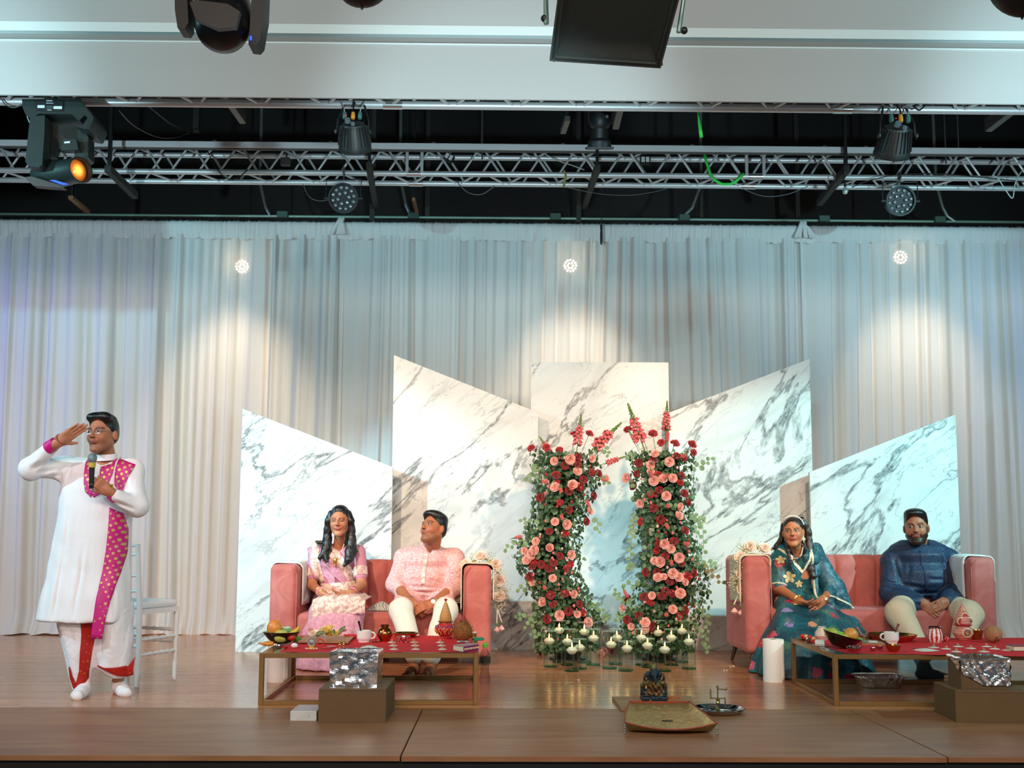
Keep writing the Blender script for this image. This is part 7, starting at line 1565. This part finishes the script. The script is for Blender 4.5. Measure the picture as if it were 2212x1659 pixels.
# ---- woman in the pink sari
t = seated('woman in a pink embroidered sari sitting with closed eyes on the left sofa',728,8.3)
hc = at(734,1127,Y=8.26); HR = rotm(.05,-.03,-.02); hs = .99; S = SDF(); head(S,hc,HR,hs,True,1.12,at(733,1176,Y=8.35),.043)
j = dict(sha=at(683,1192,Y=8.38),shb=at(774,1192,Y=8.38),ela=at(674,1264,Y=8.30),elb=at(781,1262,Y=8.28),wra=at(697,1282,Y=8.02),wrb=at(758,1281,Y=8.02),pelvis=xz(728,8.42,.48),hpa=xz(708,8.40,.445),hpb=xz(752,8.40,.445),kna=xz(694,7.92,.42),knb=xz(765,7.92,.42),ana=xz(690,7.80,.07),anb=xz(740,7.80,.07))
limbs(S,j,dict(ua=.042,el=.038,wr=.024,th=.085,kn=.055,an=.035,chest=.095,belly=.105))
hand(S,j['wra'],at(731,1292,Y=7.94)-V(j['wra']),V((.1,.3,1)),-1,.16,.88,.0,(.35,.3)); hand(S,j['wrb'],at(726,1284,Y=7.96)-V(j['wrb']),V((-.1,-.35,1)),1,.30,.88,.02,(.6,.5))
foot(S,j['ana'],(0,-1,0),.9); foot(S,j['anb'],(0.1,-1,0),.9)
finish(t,S,hc,HR,hs,'bd7b5a',dict(closed=1,bw=.0030,lip='b05a54',bindi='d88ab0',lidshade=.5,cheek='b05c48'),[at(728,1290,Y=7.95)])
S = SDF(); c = V((at(729,1240,Y=8.4).x,8.42,0))
S.loft([(.50,c.x,8.42,.155,.135),(.62,c.x,8.41,.145,.125),(.72,c.x,8.40,.150,.130),(.82,c.x,8.39,.160,.135),(.90,c.x,8.40,.165,.105),(.935,c.x,8.41,.10,.07)],.03)
S.ell((c.x-.06,8.30,.80),(.06,.055,.06),None,.03); S.ell((c.x+.06,8.30,.80),(.06,.055,.06),None,.03)
for s in 'ab': S.cap(j['sh'+s],V(j['sh'+s]).lerp(V(j['el'+s]),.72),.060,.054,.03)
S.ell(at(733,1172,Y=8.30),(.058,.075,.06),None,.01,True); S.ell(at(733,1196,Y=8.24),(.040,.05,.05),None,.01,True)
Vt,Fc = S.mesh(.008,disp=wr(22,24,.002)); npmesh('blouse',Vt,Fc,blousem,t); bt1 = (Vt,Fc)
for s in 'ab':
    a = V(j['sh'+s]).lerp(V(j['el'+s]),.50)-t.location; b_ = V(j['sh'+s]).lerp(V(j['el'+s]),.76)-t.location; MB().tube([a,b_],[.0600,.0575],24).build('sleeve_border',embro,t)
# skirt of the sari
S = SDF()
for s in 'ab': S.cap(j['hp'+s],V(j['kn'+s])+V((0,-.01,.0)),.105,.085,.05)
S.cap(j['hpa'],j['hpb'],.12,None,.05); xk = at(715,1400,Y=7.85).x
S.loft([(.004,xk,7.80,.245,.20),(.12,xk+.0,7.82,.235,.185),(.28,xk+.01,7.85,.225,.15),(.38,at(728,1300,Y=7.9).x,7.90,.205,.12),(.45,at(729,1300,Y=7.9).x,7.95,.175,.10)],.04,lambda th,tt: (.045*np.sin(th*13+.8)+.02*np.sin(th*23))*(1-tt)**.8)
Vt,Fc = S.mesh(.0095,disp=wr(18,12,.003)); npmesh('sari_skirt',Vt,Fc,saree,t); bs = (Vt,Fc)
bb = bvh_of(np.concatenate([bt1[0],bs[0]]),np.concatenate([bt1[1],bs[1]+len(bt1[0])])); X = lambda u,v: XZ(u,v,8.25)
patch(bb,[(X(659,1184),X(702,1170)),(X(663,1210),X(706,1200)),(X(670,1235),X(716,1222)),(X(680,1250),X(722,1240)),(X(688,1266),X(724,1262)),(X(692,1278),X(724,1270))],'pallu',saree,t,.012,nu=12,th=.004)
patch(bb,[(X(670,1170),X(690,1166)),(X(668,1200),X(686,1200)),(X(674,1230),X(692,1228)),(X(685,1262),X(700,1256))],'pallu_border',embro,t,.020,th=.003)
patch(bb,[(X(708,1196),X(724,1184)),(X(722,1214),X(742,1204)),(X(736,1232),X(757,1226)),(X(748,1250),X(766,1246)),(X(752,1262),X(764,1258))],'pallu_border',embro,t,.016,th=.003)
patch(bb,[(X(700,1222),X(716,1204)),(X(716,1240),X(734,1224)),(X(733,1256),X(748,1242)),(X(745,1270),X(764,1262))],'pallu',saree,t,.013,nu=12,th=.004)
patch(bb,[(X(690,1262),X(764,1256)),(X(692,1275),X(766,1268)),(X(690,1290),X(768,1284))],'waist_drape',embro,t,.02,nu=14,th=.004)
mb = MB(); f = n1(17,.04); X0 = at(678,1300,Y=7.9).x; X1 = at(792,1300,Y=7.9).x; bl_ = basis(t).translation
def lap(u,v):
    x = X0+(X1-X0)*u; e = .055*u*(1-.2*u)
    if v < .45: y = 8.22-.36*v/.45; z = .545-.012*v
    else:
        w_ = (v-.45)/.55; y = 7.86-.055*math.sin(min(1,w_*1.6)*PI/2)+.012*w_; z = .540-(.205-e*1.9)*w_**1.15
    return V((x,y+.006*float(f(u*.6+v)),z+.008*float(f(u*1.1+5))-.03*abs(2*u-1)**4*(v<.6)))-bl_
mb.grid(lap,36,26); lp = mb.build('lap_panel',embro,t,smooth='all',solid=.005)
MB().tube([lap(k/30,1.0) for k in range(31)],.0045,6).build('panel_hem',saree,lp)
# hair and jewellery
S = SDF(); T = lambda x,y,z: hc+HR@(V((x,y,z))*hs); Rn = np.array(HR)
S.ell(T(0,.022,.046),(.080*hs,.096*hs,.086*hs),Rn,.02); S.ell(T(0,.01,.100),(.05*hs,.06*hs,.03*hs),Rn,.03); S.ell(T(0,-.088,-.024),(.072*hs,.080*hs,.110*hs),Rn,.012,True); S.ell(T(0,-.09,.0),(.056*hs,.05*hs,.092*hs),Rn,.01,True)
def lock(pts,rs,k=.015):
    P = [at(u,v,Y=y) for u,v,y in pts]
    for i in range(len(P)-1): S.cap(P[i],P[i+1],rs[i],rs[i+1],k)
lock([(716,1110,8.27),(710,1125,8.26),(708,1145,8.27),(707,1165,8.27),(705,1185,8.25),(702,1200,8.23),(706,1212,8.20)],[.030,.030,.032,.036,.040,.030,.012]); S.cap(hc+V((0,.085,0)),hc+V((0,.11,-.16)),.055,.06,.04); lock([(700,1172,8.28),(688,1172,8.28),(682,1168,8.28)],[.02,.014,.006]); lock([(700,1190,8.22),(690,1205,8.21),(693,1215,8.2)],[.018,.012,.004])
lock([(752,1110,8.27),(757,1125,8.26),(759,1145,8.27),(759,1165,8.26),(756,1190,8.23),(752,1210,8.20),(744,1222,8.18)],[.030,.030,.032,.035,.036,.030,.014]); lock([(764,1170,8.28),(768,1190,8.26),(762,1208,8.22)],[.02,.018,.008]); S.ell(at(756,1106,Y=8.24),.012,None,.01)
Vt,Fc = S.mesh(.0065,disp=lambda X_,Y_,Z_:.0016*np.sin(X_*300+6*np.sin(Z_*28))+.0022*np.sin(Z_*34+X_*30)*(Z_<1.0)); npmesh('hair',Vt,Fc,hairm,t)
bbb = bvh_of(*bt1)
def chestpt(u,v,Y0,off=.01,bv_=None):
    x,z = XZ(u,v,Y0); h = (bv_ or bbb).ray_cast(V((x,4.0,z)),V((0,1,0))); return V((x,(h[0].y if h[0] is not None else Y0)-off,z))
necklace(t,[at(714,1176,Y=8.27),at(719,1188,Y=8.245),at(728,1200,Y=8.23),at(739,1188,Y=8.245),at(744,1174,Y=8.27)],.0034,pearl)
q = chestpt(725,1212,8.25,.026)-t.location; MB().lathe([(0,-.025),(.012,-.02),(.018,0),(.012,.02),(0,.028)],q,12).ball(q+V((0,-.004,-.03)),.009,8,5).ball(q+V((.012,0,.022)),.008,8,5).ball(q+V((-.012,0,.022)),.008,8,5).build('pendant',goldj,t)
q = T(.078,.0,-.045)-t.location; MB().lathe([(0,0),(.004,-.004),(.009,-.02),(.010,-.026),(0,-.026)],q,10).ball(q+V((0,0,-.034)),.003,6,4).build('earring',goldj,t)
pkb = mat('pink_bangle','d8788a',.3); 
for k in range(5):
    bangle(t,j['ela'],j['wra'],.74+.06*k,.034-.001*k,.0042,pkb if k not in (0,4) else goldj); bangle(t,j['elb'],j['wrb'],.76+.055*k,.033-.001*k,.0042,pkb if k not in (0,4) else goldj)
# ---- man in the pink kurta
t = seated('man in a speckled pink kurta and white trousers looking up on the left sofa',918,8.3)
hc = at(936,1143,Y=8.28); HR = rotm(.72,.30,-.10); hs = 1.08; S = SDF(); head(S,hc,HR,hs,False,1.14,at(932,1184,Y=8.38),.062)
S.ell(hc+HR@V((0,-.045,-.10)),(.05,.05,.03),np.array(HR),.03)
j = dict(sha=at(874,1206,Y=8.40),shb=at(981,1206,Y=8.40),ela=at(853,1262,Y=8.26),elb=at(982,1268,Y=8.24),wra=at(887,1300,Y=7.96),wrb=at(936,1303,Y=7.94),pelvis=xz(918,8.45,.48),hpa=xz(886,8.42,.45),hpb=xz(950,8.42,.45),kna=xz(867,7.86,.435),knb=xz(964,7.86,.435),ana=xz(898,7.50,.08),anb=xz(934,7.50,.08))
limbs(S,j,dict(ua=.052,el=.046,wr=.032,th=.095,kn=.065,an=.040,chest=.13,belly=.15))
hand(S,j['wra'],at(908,1318,Y=7.90)-V(j['wra']),V((.3,.4,-.3)),-1,[.55,.6,.65,.7],1.0,0,(.4,.6)); hand(S,j['wrb'],at(898,1314,Y=7.86)-V(j['wrb']),V((0,.9,-.5)),1,[.35,.4,.45,.5],1.04,0,(.3,.5))
foot(S,j['ana'],(-.25,-1,0),1.0); foot(S,j['anb'],(-.15,-1,0),1.0)
finish(t,S,hc,HR,hs,'b06a48',dict(gaze=.002,bw=.0045,stubble=1,lip='8c3e34'),[at(908,1312,Y=7.92)])
hair_short(t,hc,HR,hs,hairm,'side')
def kurta(t,j,m_,cx,yc,rows,sl,r0,r1,neckc,elr=None,skirt=None,cr=None):
    S = SDF(); S.loft(rows,.035)
    for s in 'ab':
        e = V(j['el'+s]); S.cap(j['sh'+s],e,r0,r1,.035)
        if sl>0: S.cap(e,e.lerp(V(j['wr'+s]),sl),r1,r1*.72,.025)
    S.cap(V(j['sha']),V(j['shb']),r0*1.02,None,.04); S.cap(neckc,neckc+V((0,0,.035)),.085,.072,.03)
    if skirt: skirt(S)
    S.ell(neckc+V((0,-.02,.07)),(.062,.075,.065),None,.008,True); S.ell(neckc+V((-.0,-.10,.01)),(.020,.05,.05),None,.006,True)
    f = wr(20,22,.0035); Vt,Fc = S.mesh(.0085,disp=f); Vt = sm_mesh(Vt,Fc,7,.5); Vt = creases(Vt,cr or [],neckc[1]+.02); npmesh('kurta',Vt,Fc,m_,t); return Vt,Fc
cx = at(918,1250,Y=8.4).x
def sk(S):
    for s in 'ab': S.cap(V(j['hp'+s]),V(j['hp'+s]).lerp(V(j['kn'+s]),.62),.112,.104,.05)
K = kurta(t,j,pinkk,cx,8.4,[(.47,cx,8.42,.215,.17),(.58,cx,8.38,.215,.20),(.68,cx,8.37,.205,.20),(.745,cx,8.40,.192,.165),(.80,cx,8.39,.205,.175),(.87,cx,8.40,.20,.14),(.915,cx,8.41,.12,.08)],.30,.078,.070,at(930,1186,Y=8.40),None,sk,[(872,1243,905,1239,.012),(920,1240,958,1250,.013),(868,1268,940,1273,.010),(885,1280,945,1284,.008),(958,1232,985,1226,.010),(962,1246,988,1240,.010),(962,1258,986,1254,.010),(843,1250,868,1254,.010),(845,1240,870,1243,.008),(900,1200,893,1235,.006),(960,1205,965,1245,.008),(872,1200,872,1245,.010)])
bk_ = bvh_of(*K); X = lambda u,v: XZ(u,v,8.2)
patch(bk_,[(X(917,1190),X(925,1192)),(X(913,1215),X(922,1216)),(X(911,1240),X(920,1240)),(X(909,1262),X(918,1262))],'placket',embro,t,.003)
nc = at(931,1183,Y=8.375)-t.location; MB().lathe([(.068,-.014),(.071,-.01),(.065,.022),(.061,.024),(.064,-.014)],nc,26,rot=Rx(.30)@Ry(.06)).build('collar',pinkk,t)
def pants(t,j,m_,r0,r1,r2,cut=.04):
    S = SDF()
    for s in 'ab': S.cap(V(j['hp'+s])+V((0,0,-.005)),j['kn'+s],r0,r1,.04); a = V(j['an'+s]); S.cap(j['kn'+s],a+V((0,0,cut)),r1*.98,r2,.03)
    S.cap(j['hpa'],j['hpb'],r0,None,.04); Vt,Fc = S.mesh(.009,disp=wr(14,30,.005)); Vt = sm_mesh(Vt,Fc,4,.4); return npmesh('trousers',Vt,Fc,m_,t)
pants(t,j,whp,.104,.090,.070,.05)
R = (V(j['wrb'])-V(j['elb'])).to_track_quat('Z','Y').to_matrix(); wp = V(j['elb']).lerp(V(j['wrb']),.97)-t.location
MB().torus(wp,.036,.006,22,8,rot=R).build('watch_strap', mat('steel_band','b4b6b4',.25,.9), t); MB().lathe([(0,.006),(.017,.006),(.019,0),(0,0)],wp+V((-.004,-.036,.010)),18,rot=V((.2,-1,.35)).to_track_quat('Z','Y').to_matrix()).build('watch_face', mat('white_dial','eeeae0',.3), t)
bangle(t,j['ela'],j['wra'],.93,.036,.002,mat('dark_cord','3a2a18',.6),'bracelet')
# ---- woman in the teal gown
t = seated('woman in a teal floral gown and shawl with a jewelled headband on the right sofa',1725,8.1)
hc = at(1713,1150,Y=8.06); HR = rotm(.34,.02,-.05); hs = .98; S = SDF(); head(S,hc,HR,hs,True,1.08,at(1721,1192,Y=8.15),.048)
j = dict(sha=at(1682,1208,Y=8.18),shb=at(1766,1206,Y=8.18),ela=at(1682,1272,Y=8.08),elb=at(1796,1276,Y=8.05),wra=at(1728,1299,Y=7.76),wrb=at(1778,1296,Y=7.76),pelvis=xz(1728,8.2,.56),hpa=xz(1706,8.18,.50),hpb=xz(1752,8.18,.50),kna=xz(1698,7.64,.35),knb=xz(1778,7.64,.35),ana=xz(1700,7.45,.07),anb=xz(1770,7.45,.07))
limbs(S,j,dict(ua=.050,el=.042,wr=.027,th=.095,kn=.06,an=.037,chest=.11,belly=.12))
hand(S,j['wra'],at(1757,1307,Y=7.66)-V(j['wra']),V((.1,.5,.8)),-1,[.28,.32,.36,.4],.92,.03,(.5,.5)); hand(S,j['wrb'],at(1762,1309,Y=7.66)-V(j['wrb']),V((-.2,.9,-.2)),1,[.35,.4,.45,.5],.92,.03,(.3,.6))
foot(S,j['ana'],(0,-1,0),.95); foot(S,j['anb'],(0,-1,0),.95)
finish(t,S,hc,HR,hs,'b8744f',dict(gaze=-.003,bw=.0034,lip='b0403c',lidshade=.6,cheek='b85844'),[at(1755,1305,Y=7.72)])
cx = at(1728,1250,Y=8.15).x; S = SDF()
S.loft([(.52,cx,8.20,.185,.16),(.64,cx,8.17,.165,.145),(.76,cx-.005,8.16,.165,.15),(.86,cx-.01,8.15,.180,.155),(.93,cx-.01,8.17,.175,.115),(.97,cx-.01,8.18,.11,.08)],.03)
S.ell((cx-.065,8.05,.83),(.07,.06,.065),None,.03); S.ell((cx+.06,8.05,.83),(.07,.06,.065),None,.03)
S.cap(j['sha'],V(j['sha']).lerp(V(j['ela']),.86),.070,.064,.03); S.cap(j['shb'],V(j['shb']).lerp(V(j['elb']),.9),.068,.062,.03)
S.ell(at(1720,1190,Y=8.06),(.075,.09,.055),None,.01,True); S.ell(at(1726,1214,Y=8.00),(.050,.06,.055),None,.01,True); S.ell(at(1733,1230,Y=7.98),(.026,.06,.03),None,.008,True)
Vt,Fc = S.mesh(.0085,disp=wr(20,20,.002)); npmesh('bodice',Vt,Fc,floral,t); B1 = (Vt,Fc)
e0 = V(j['sha']).lerp(V(j['ela']),.86); bangle(t,j['sha'],j['ela'],.90,.062,.007,trimg,'sleeve_trim')
S = SDF()
for s in 'ab': S.cap(j['hp'+s],j['kn'+s],.125,.10,.06)
S.cap(j['hpa'],j['hpb'],.14,None,.05); X_ = lambda u,Y: at(u,1400,Y=Y).x
def grow(z,u0,u1,cy,ry): a,b_ = X_(u0,cy),X_(u1,cy); return (z,(a+b_)/2,cy,(b_-a)/2,ry)
S.loft([grow(.004,1626,1880,7.58,.36),grow(.10,1634,1872,7.60,.34),grow(.22,1648,1858,7.62,.31),grow(.32,1662,1838,7.68,.25),grow(.40,1676,1815,7.78,.22),grow(.48,1688,1798,7.92,.18)],.05,lambda th,tt:(.05*np.sin(th*11+.6)+.022*np.sin(th*19+2))*(1-tt)**.8,pw=2.3)
Vt,Fc = S.mesh(.011,disp=wr(14,9,.005)); Vt = sm_mesh(Vt,Fc,1,.5); npmesh('gown_skirt',Vt,Fc,floral,t); B2 = (Vt,Fc)
# shawl over the viewer-right shoulder, arm and lap
S = SDF(); e = V(j['elb'])
S.cap(at(1762,1186,Y=8.16),at(1773,1225,Y=8.10),.055,.075,.04); S.cap(at(1773,1225,Y=8.10),at(1800,1270,Y=8.06),.075,.085,.04); S.cap(at(1800,1270,Y=8.06),at(1822,1308,Y=8.02),.085,.07,.04)
S.cap(at(1792,1280,Y=7.95),at(1790,1300,Y=7.84),.05,.035,.03); S.cap(at(1815,1305,Y=7.98),at(1835,1345,Y=7.80),.065,.06,.05); S.cap(at(1835,1345,Y=7.80),at(1870,1385,Y=7.62),.06,.045,.05); S.cap(at(1800,1320,Y=7.84),at(1850,1380,Y=7.58),.05,.04,.05); S.cap(at(1758,1195,Y=8.06),at(1762,1285,Y=7.98),.022,.026,.03)
Vt,Fc = S.mesh(.009,disp=wr(22,16,.004)); Vt = sm_mesh(Vt,Fc,1,.5); npmesh('shawl',Vt,Fc,dup,t); B3 = (Vt,Fc)
bb = bvh_of(np.concatenate([B1[0],B2[0],B3[0]]),np.concatenate([B1[1],B2[1]+len(B1[0]),B3[1]+len(B1[0])+len(B2[0])])); X = lambda u,v: XZ(u,v,8.0)
patch(bb,[(X(1752,1185),X(1756,1184)),(X(1753,1230),X(1757,1230)),(X(1754,1270),X(1758,1270)),(X(1756,1296),X(1760,1296))],'shawl_trim',trimg,t,.006,nu=3)
patch(bb,[(X(1771,1284),X(1773,1281)),(X(1795,1290),X(1797,1287)),(X(1830,1308),X(1832,1304)),(X(1862,1335),X(1865,1331)),(X(1885,1370),X(1889,1368))],'shawl_trim',trimg,t,.008,nu=3)
patch(bb,[(X(1688,1186),X(1692,1184)),(X(1704,1202),X(1709,1198)),(X(1720,1222),X(1725,1216)),(X(1734,1240),X(1736,1232))],'neckline_trim',trimg,t,.008,nu=4)
patch(bb,[(X(1733,1240),X(1736,1232)),(X(1742,1230),X(1739,1224)),(X(1750,1212),X(1746,1208)),(X(1753,1195),X(1749,1192))],'neckline_trim',trimg,t,.008,nu=4)
goldf2 = speck('gold_flower_motif','b8925c','d8c090','fff0d0',140,.2,.4)
for (u,v,r_) in ((1708,1248,13),(1692,1210,9),(1728,1262,8)):
    c_ = V(X(u,v)); rr = r_/270
    for k in range(5):
        a = 2*PI*k/5+.4; d2 = V((math.cos(a),math.sin(a))); p2 = V((-d2.y,d2.x)); patch(bb,[(tuple(c_+d2*rr*f_-p2*rr*w2),tuple(c_+d2*rr*f_+p2*rr*w2)) for f_,w2 in ((.0,.06),(.3,.26),(.6,.36),(.85,.28),(1.02,.05))],'gold_petal',goldf2,t,.005,nu=3,sub=2)
S = SDF(); T = lambda x,y,z: hc+HR@(V((x,y,z))*hs); Rn = np.array(HR)
S.ell(T(0,.022,.044),(.082*hs,.096*hs,.082*hs),Rn,.02); S.ell(T(0,-.088,-.028),(.070*hs,.080*hs,.104*hs),Rn,.012,True); S.ell(T(0,-.09,.0),(.060*hs,.05*hs,.092*hs),Rn,.01,True)
S.cap(hc+V((0,.085,0)),hc+V((0,.11,-.16)),.055,.06,.04); lock([(1732,1124,8.09),(1738,1134,8.09),(1745,1150,8.09),(1748,1180,8.08),(1750,1205,8.04),(1752,1230,8.00),(1756,1245,7.98),(1766,1245,7.97)],[.030,.028,.030,.032,.032,.028,.022,.006]); lock([(1692,1135,8.10),(1688,1165,8.14),(1676,1182,8.16),(1660,1190,8.17)],[.02,.022,.020,.006]); lock([(1698,1165,8.08),(1702,1190,8.02),(1708,1215,7.99),(1714,1240,7.97)],[.016,.014,.010,.004]); lock([(1735,1170,8.10),(1742,1195,8.06),(1745,1220,8.02)],[.02,.02,.012])
Vt,Fc = S.mesh(.0065,disp=lambda X_2,Y_,Z_:.0016*np.sin(X_2*300+6*np.sin(Z_*28))+.0018*np.sin(Z_*34+X_2*30)*(Z_<1.02)); npmesh('hair',Vt,Fc,hairb,t)
mb = MB()
for k in range(24): a = -.2+PI*.62*k/23; mb.ball(T(.086*math.sin(a-.35)+.004,-.018-.012*math.cos(a),.046+.086*math.cos(a-.35))-t.location,.0052,6,4)
mb.build('headband',pearl,t)
nl_ = [at(1700,1188,Y=8.05),at(1704,1199,Y=8.02),at(1713,1206,Y=8.00),at(1722,1206,Y=8.00),at(1731,1199,Y=8.02),at(1735,1180,Y=8.06)]
necklace(t,nl_,.0052,pearl); mb = MB()
for (u,v) in ((1707,1203),(1716,1208),(1727,1203)): mb.ball(at(u,v,Y=7.99)-t.location,.0085,8,5)
mb.ball(at(1719,1214,Y=7.985)-t.location,.008,8,5).build('necklace_stones',mat('ruby_amber','b04a2c',.2,.3),t)
q = T(.080,-.004,-.035)-t.location; MB().ball(q,.005,6,4).torus(q+V((0,-.004,-.022)),.010,.003,14,5,rot=Rx(PI/2)).ball(q+V((0,-.004,-.022)),.005,6,4).tube([q+V((0,-.004,-.034)),q+V((0,-.004,-.052))],.0025,5).build('earring',pearl,t)
bangle(t,j['ela'],j['wra'],.93,.036,.007,goldj,'bracelet'); bangle(t,j['elb'],j['wrb'],.98,.032,.005,goldj,'bracelet'); q = V(j['wrb'])+V((.012,-.034,.01))-t.location; MB().bbox(q,(.022,.012,.022),.003).build('watch_face',pearl,t)
patch(bb,[(X(1695,1302),X(1696,1297)),(X(1712,1302),X(1712,1296)),(X(1728,1305),X(1727,1299))],'gold_cuff_frill',goldf2,t,.012,nu=3)
# ---- man in navy
t = seated('bearded man in a navy sparkled kurta and cream trousers on the right sofa',1985,8.1)
hc = at(1979,1141,Y=8.06); HR = rotm(.42,.0,-.03); hs = 1.12; S = SDF(); head(S,hc,HR,hs,False,1.10,at(1986,1182,Y=8.16),.066)
S.ell(hc+HR@V((0,-.045,-.105)),(.048,.05,.03),np.array(HR),.03)
j = dict(sha=at(1930,1212,Y=8.18),shb=at(2046,1210,Y=8.18),ela=at(1922,1280,Y=8.06),elb=at(2062,1276,Y=8.06),wra=at(1992,1302,Y=7.80),wrb=at(2041,1300,Y=7.80),pelvis=xz(1990,8.22,.54),hpa=xz(1958,8.2,.50),hpb=xz(2024,8.2,.50),kna=xz(1940,7.62,.44),knb=xz(2090,7.66,.43),ana=xz(1990,7.34,.08),anb=xz(2060,7.45,.08))
limbs(S,j,dict(ua=.062,el=.052,wr=.034,th=.11,kn=.075,an=.042,chest=.145,belly=.16))
hand(S,j['wra'],at(2016,1320,Y=7.74)-V(j['wra']),V((.4,.4,-.2)),-1,[.55,.6,.65,.7],1.06,0,(.4,.6)); hand(S,j['wrb'],at(2018,1312,Y=7.70)-V(j['wrb']),V((-.4,.8,-.3)),1,[.6,.65,.7,.75],1.06,0,(.3,.5))
foot(S,j['ana'],(.7,-.7,0),1.05,False); foot(S,j['anb'],(.2,-1,0),1.0,False)
def sockp(Vt,col): m_ = Vt[:,2]<.17; col[m_] = lin('5d7480')
finish(t,S,hc,HR,hs,'ad6c50',dict(gaze=-.003,bw=.0052,beard=1,lip='9c4a48',post=sockp),[at(2016,1312,Y=7.75)])
hair_short(t,hc,HR,hs,hairm,'quiff')
cx = at(1988,1250,Y=8.15).x
def sk2(S):
    for s in 'ab': S.cap(V(j['hp'+s]),V(j['hp'+s]).lerp(V(j['kn'+s]),.60),.122,.115,.05)
    p0 = xz(2012,7.92,.40); S.ell(p0,(.17,.16,.07),None,.05)
K = kurta(t,j,navyk,cx,8.15,[(.54,cx,8.20,.235,.19),(.64,cx,8.15,.235,.22),(.74,cx,8.14,.225,.215),(.80,cx,8.16,.215,.185),(.87,cx,8.15,.225,.19),(.94,cx,8.17,.22,.15),(.985,cx,8.18,.13,.09)],.88,.090,.078,at(1988,1186,Y=8.18),None,sk2,[(1940,1205,1946,1258,.014),(2036,1200,2036,1262,.014),(1950,1262,1990,1268,.009),(1998,1250,2034,1252,.010),(1950,1282,2036,1280,.008),(1910,1256,1942,1262,.011),(1912,1270,1945,1278,.010),(2038,1262,2072,1256,.011),(2036,1276,2070,1268,.010),(1966,1215,1960,1250,.006),(1945,1296,1975,1310,.009),(2050,1312,2000,1330,.007),(1965,1318,1985,1335,.007)])
bk_ = bvh_of(*K); X = lambda u,v: XZ(u,v,8.0)
patch(bk_,[(X(1984,1190),X(1990,1191)),(X(1987,1220),X(1992,1220)),(X(1991,1250),X(1996,1250)),(X(1993,1276),X(1998,1276))],'placket',mat('navy_plain','142544',.6),t,.003)
nc = at(1987,1180,Y=8.155)-t.location; MB().lathe([(.074,-.014),(.077,-.01),(.070,.026),(.066,.028),(.069,-.014)],nc,26,rot=Rx(.26)@Ry(.0)).build('collar',navyk,t)
pants(t,j,crm,.116,.100,.062,.09)
bangle(t,j['ela'],j['wra'],.97,.040,.006,goldj,'bracelet'); bangle(t,j['ela'],j['wra'],.91,.040,.004,mat('pale_thread','e0c8a8',.7),'bracelet'); bangle(t,j['elb'],j['wrb'],.98,.040,.006,goldj,'bracelet')
# ---- elephant-headed idol
a = at(1413,1512,z=.018); S = SDF(); s = 1.0; P = lambda x,y,z: a+V((x,y,z))
S.box(P(0,.0,.012),(.078,.05,.014),.008,None,.01); S.box(P(0,.01,.035),(.070,.040,.014),.01,None,.015)
S.ell(P(0,.01,.085),(.042,.036,.045),None,.015); S.ell(P(0,-.012,.082),(.034,.03,.034),None,.01); S.cap(P(-.02,.0,.055),P(-.060,-.015,.048),.020,.016,.012); S.cap(P(.02,.0,.055),P(.060,-.01,.050),.020,.016,.012); S.cap(P(.056,-.01,.05),P(.025,-.040,.028),.014,.010,.01); S.cap(P(-.056,-.01,.05),P(-.01,-.040,.040),.014,.011,.01)
S.ell(P(0,.0,.150),(.027,.026,.028),None,.012); S.cap(P(0,-.022,.142),P(.004,-.040,.115),.011,.009,.008); S.cap(P(.004,-.040,.115),P(-.012,-.042,.092),.009,.006,.006)
for q in (-1,1):
    S.ell(P(q*.034,.004,.148),(.017,.006,.022),None,.006); S.cap(P(q*.034,.006,.112),P(q*.056,-.004,.098),.012,.010,.01); S.cap(P(q*.056,-.004,.098),P(q*.058,-.010,.135),.009,.007,.008); S.cap(P(q*.058,-.010,.135),P(q*.056,-.010,.158),.006,.003,.004); S.cap(P(q*.030,.004,.105),P(q*.038,-.030,.085),.011,.008,.008); S.ell(P(q*.066,.014,.085),(.015,.02,.018),None,.008); S.cap(P(q*.066,.012,.03),P(q*.066,.014,.08),.016,.013,.008)
S.cap(P(0,.006,.172),P(0,.010,.192),.022,.021,.008); S.ell(P(0,.012,.204),(.020,.020,.018),None,.006)
Vt,Fc = S.mesh(.0030); L_ = Vt-np.array(a); base_ = np.tile(lin('27323a'),(len(Vt),1)); g1_ = (np.abs(L_[:,0])<.055)&(L_[:,2]>.032)&(L_[:,2]<.112)&(L_[:,1]<.0)&(np.sin(L_[:,0]*210+L_[:,2]*160)>-.35); base_[g1_] = lin('8a5c22'); g2 = (L_[:,2]>.186)|((np.abs(L_[:,0])>.022)&(L_[:,2]>.10)&(L_[:,2]<.116))|((np.abs(L_[:,0])>.052)&(L_[:,2]>.076)&(L_[:,2]<.10)); base_[g2] = lin('6c6238')
t = thing('elephant_idol','dark bronze seated elephant-headed idol with a gold robe behind the gold tray','statue',a)
m, n = nmat('antique_bronze', .32); ac = n.new('ShaderNodeVertexColor'); ac.layer_name = 'Col'; n.base(ac.outputs[0]); n.b.inputs['Metallic'].default_value = .65; q = n.noise(160, n.coord('Object'), 3); n.bump(q.outputs[0], .004, .8)
npmesh('figure',Vt,Fc,m,t,base_)
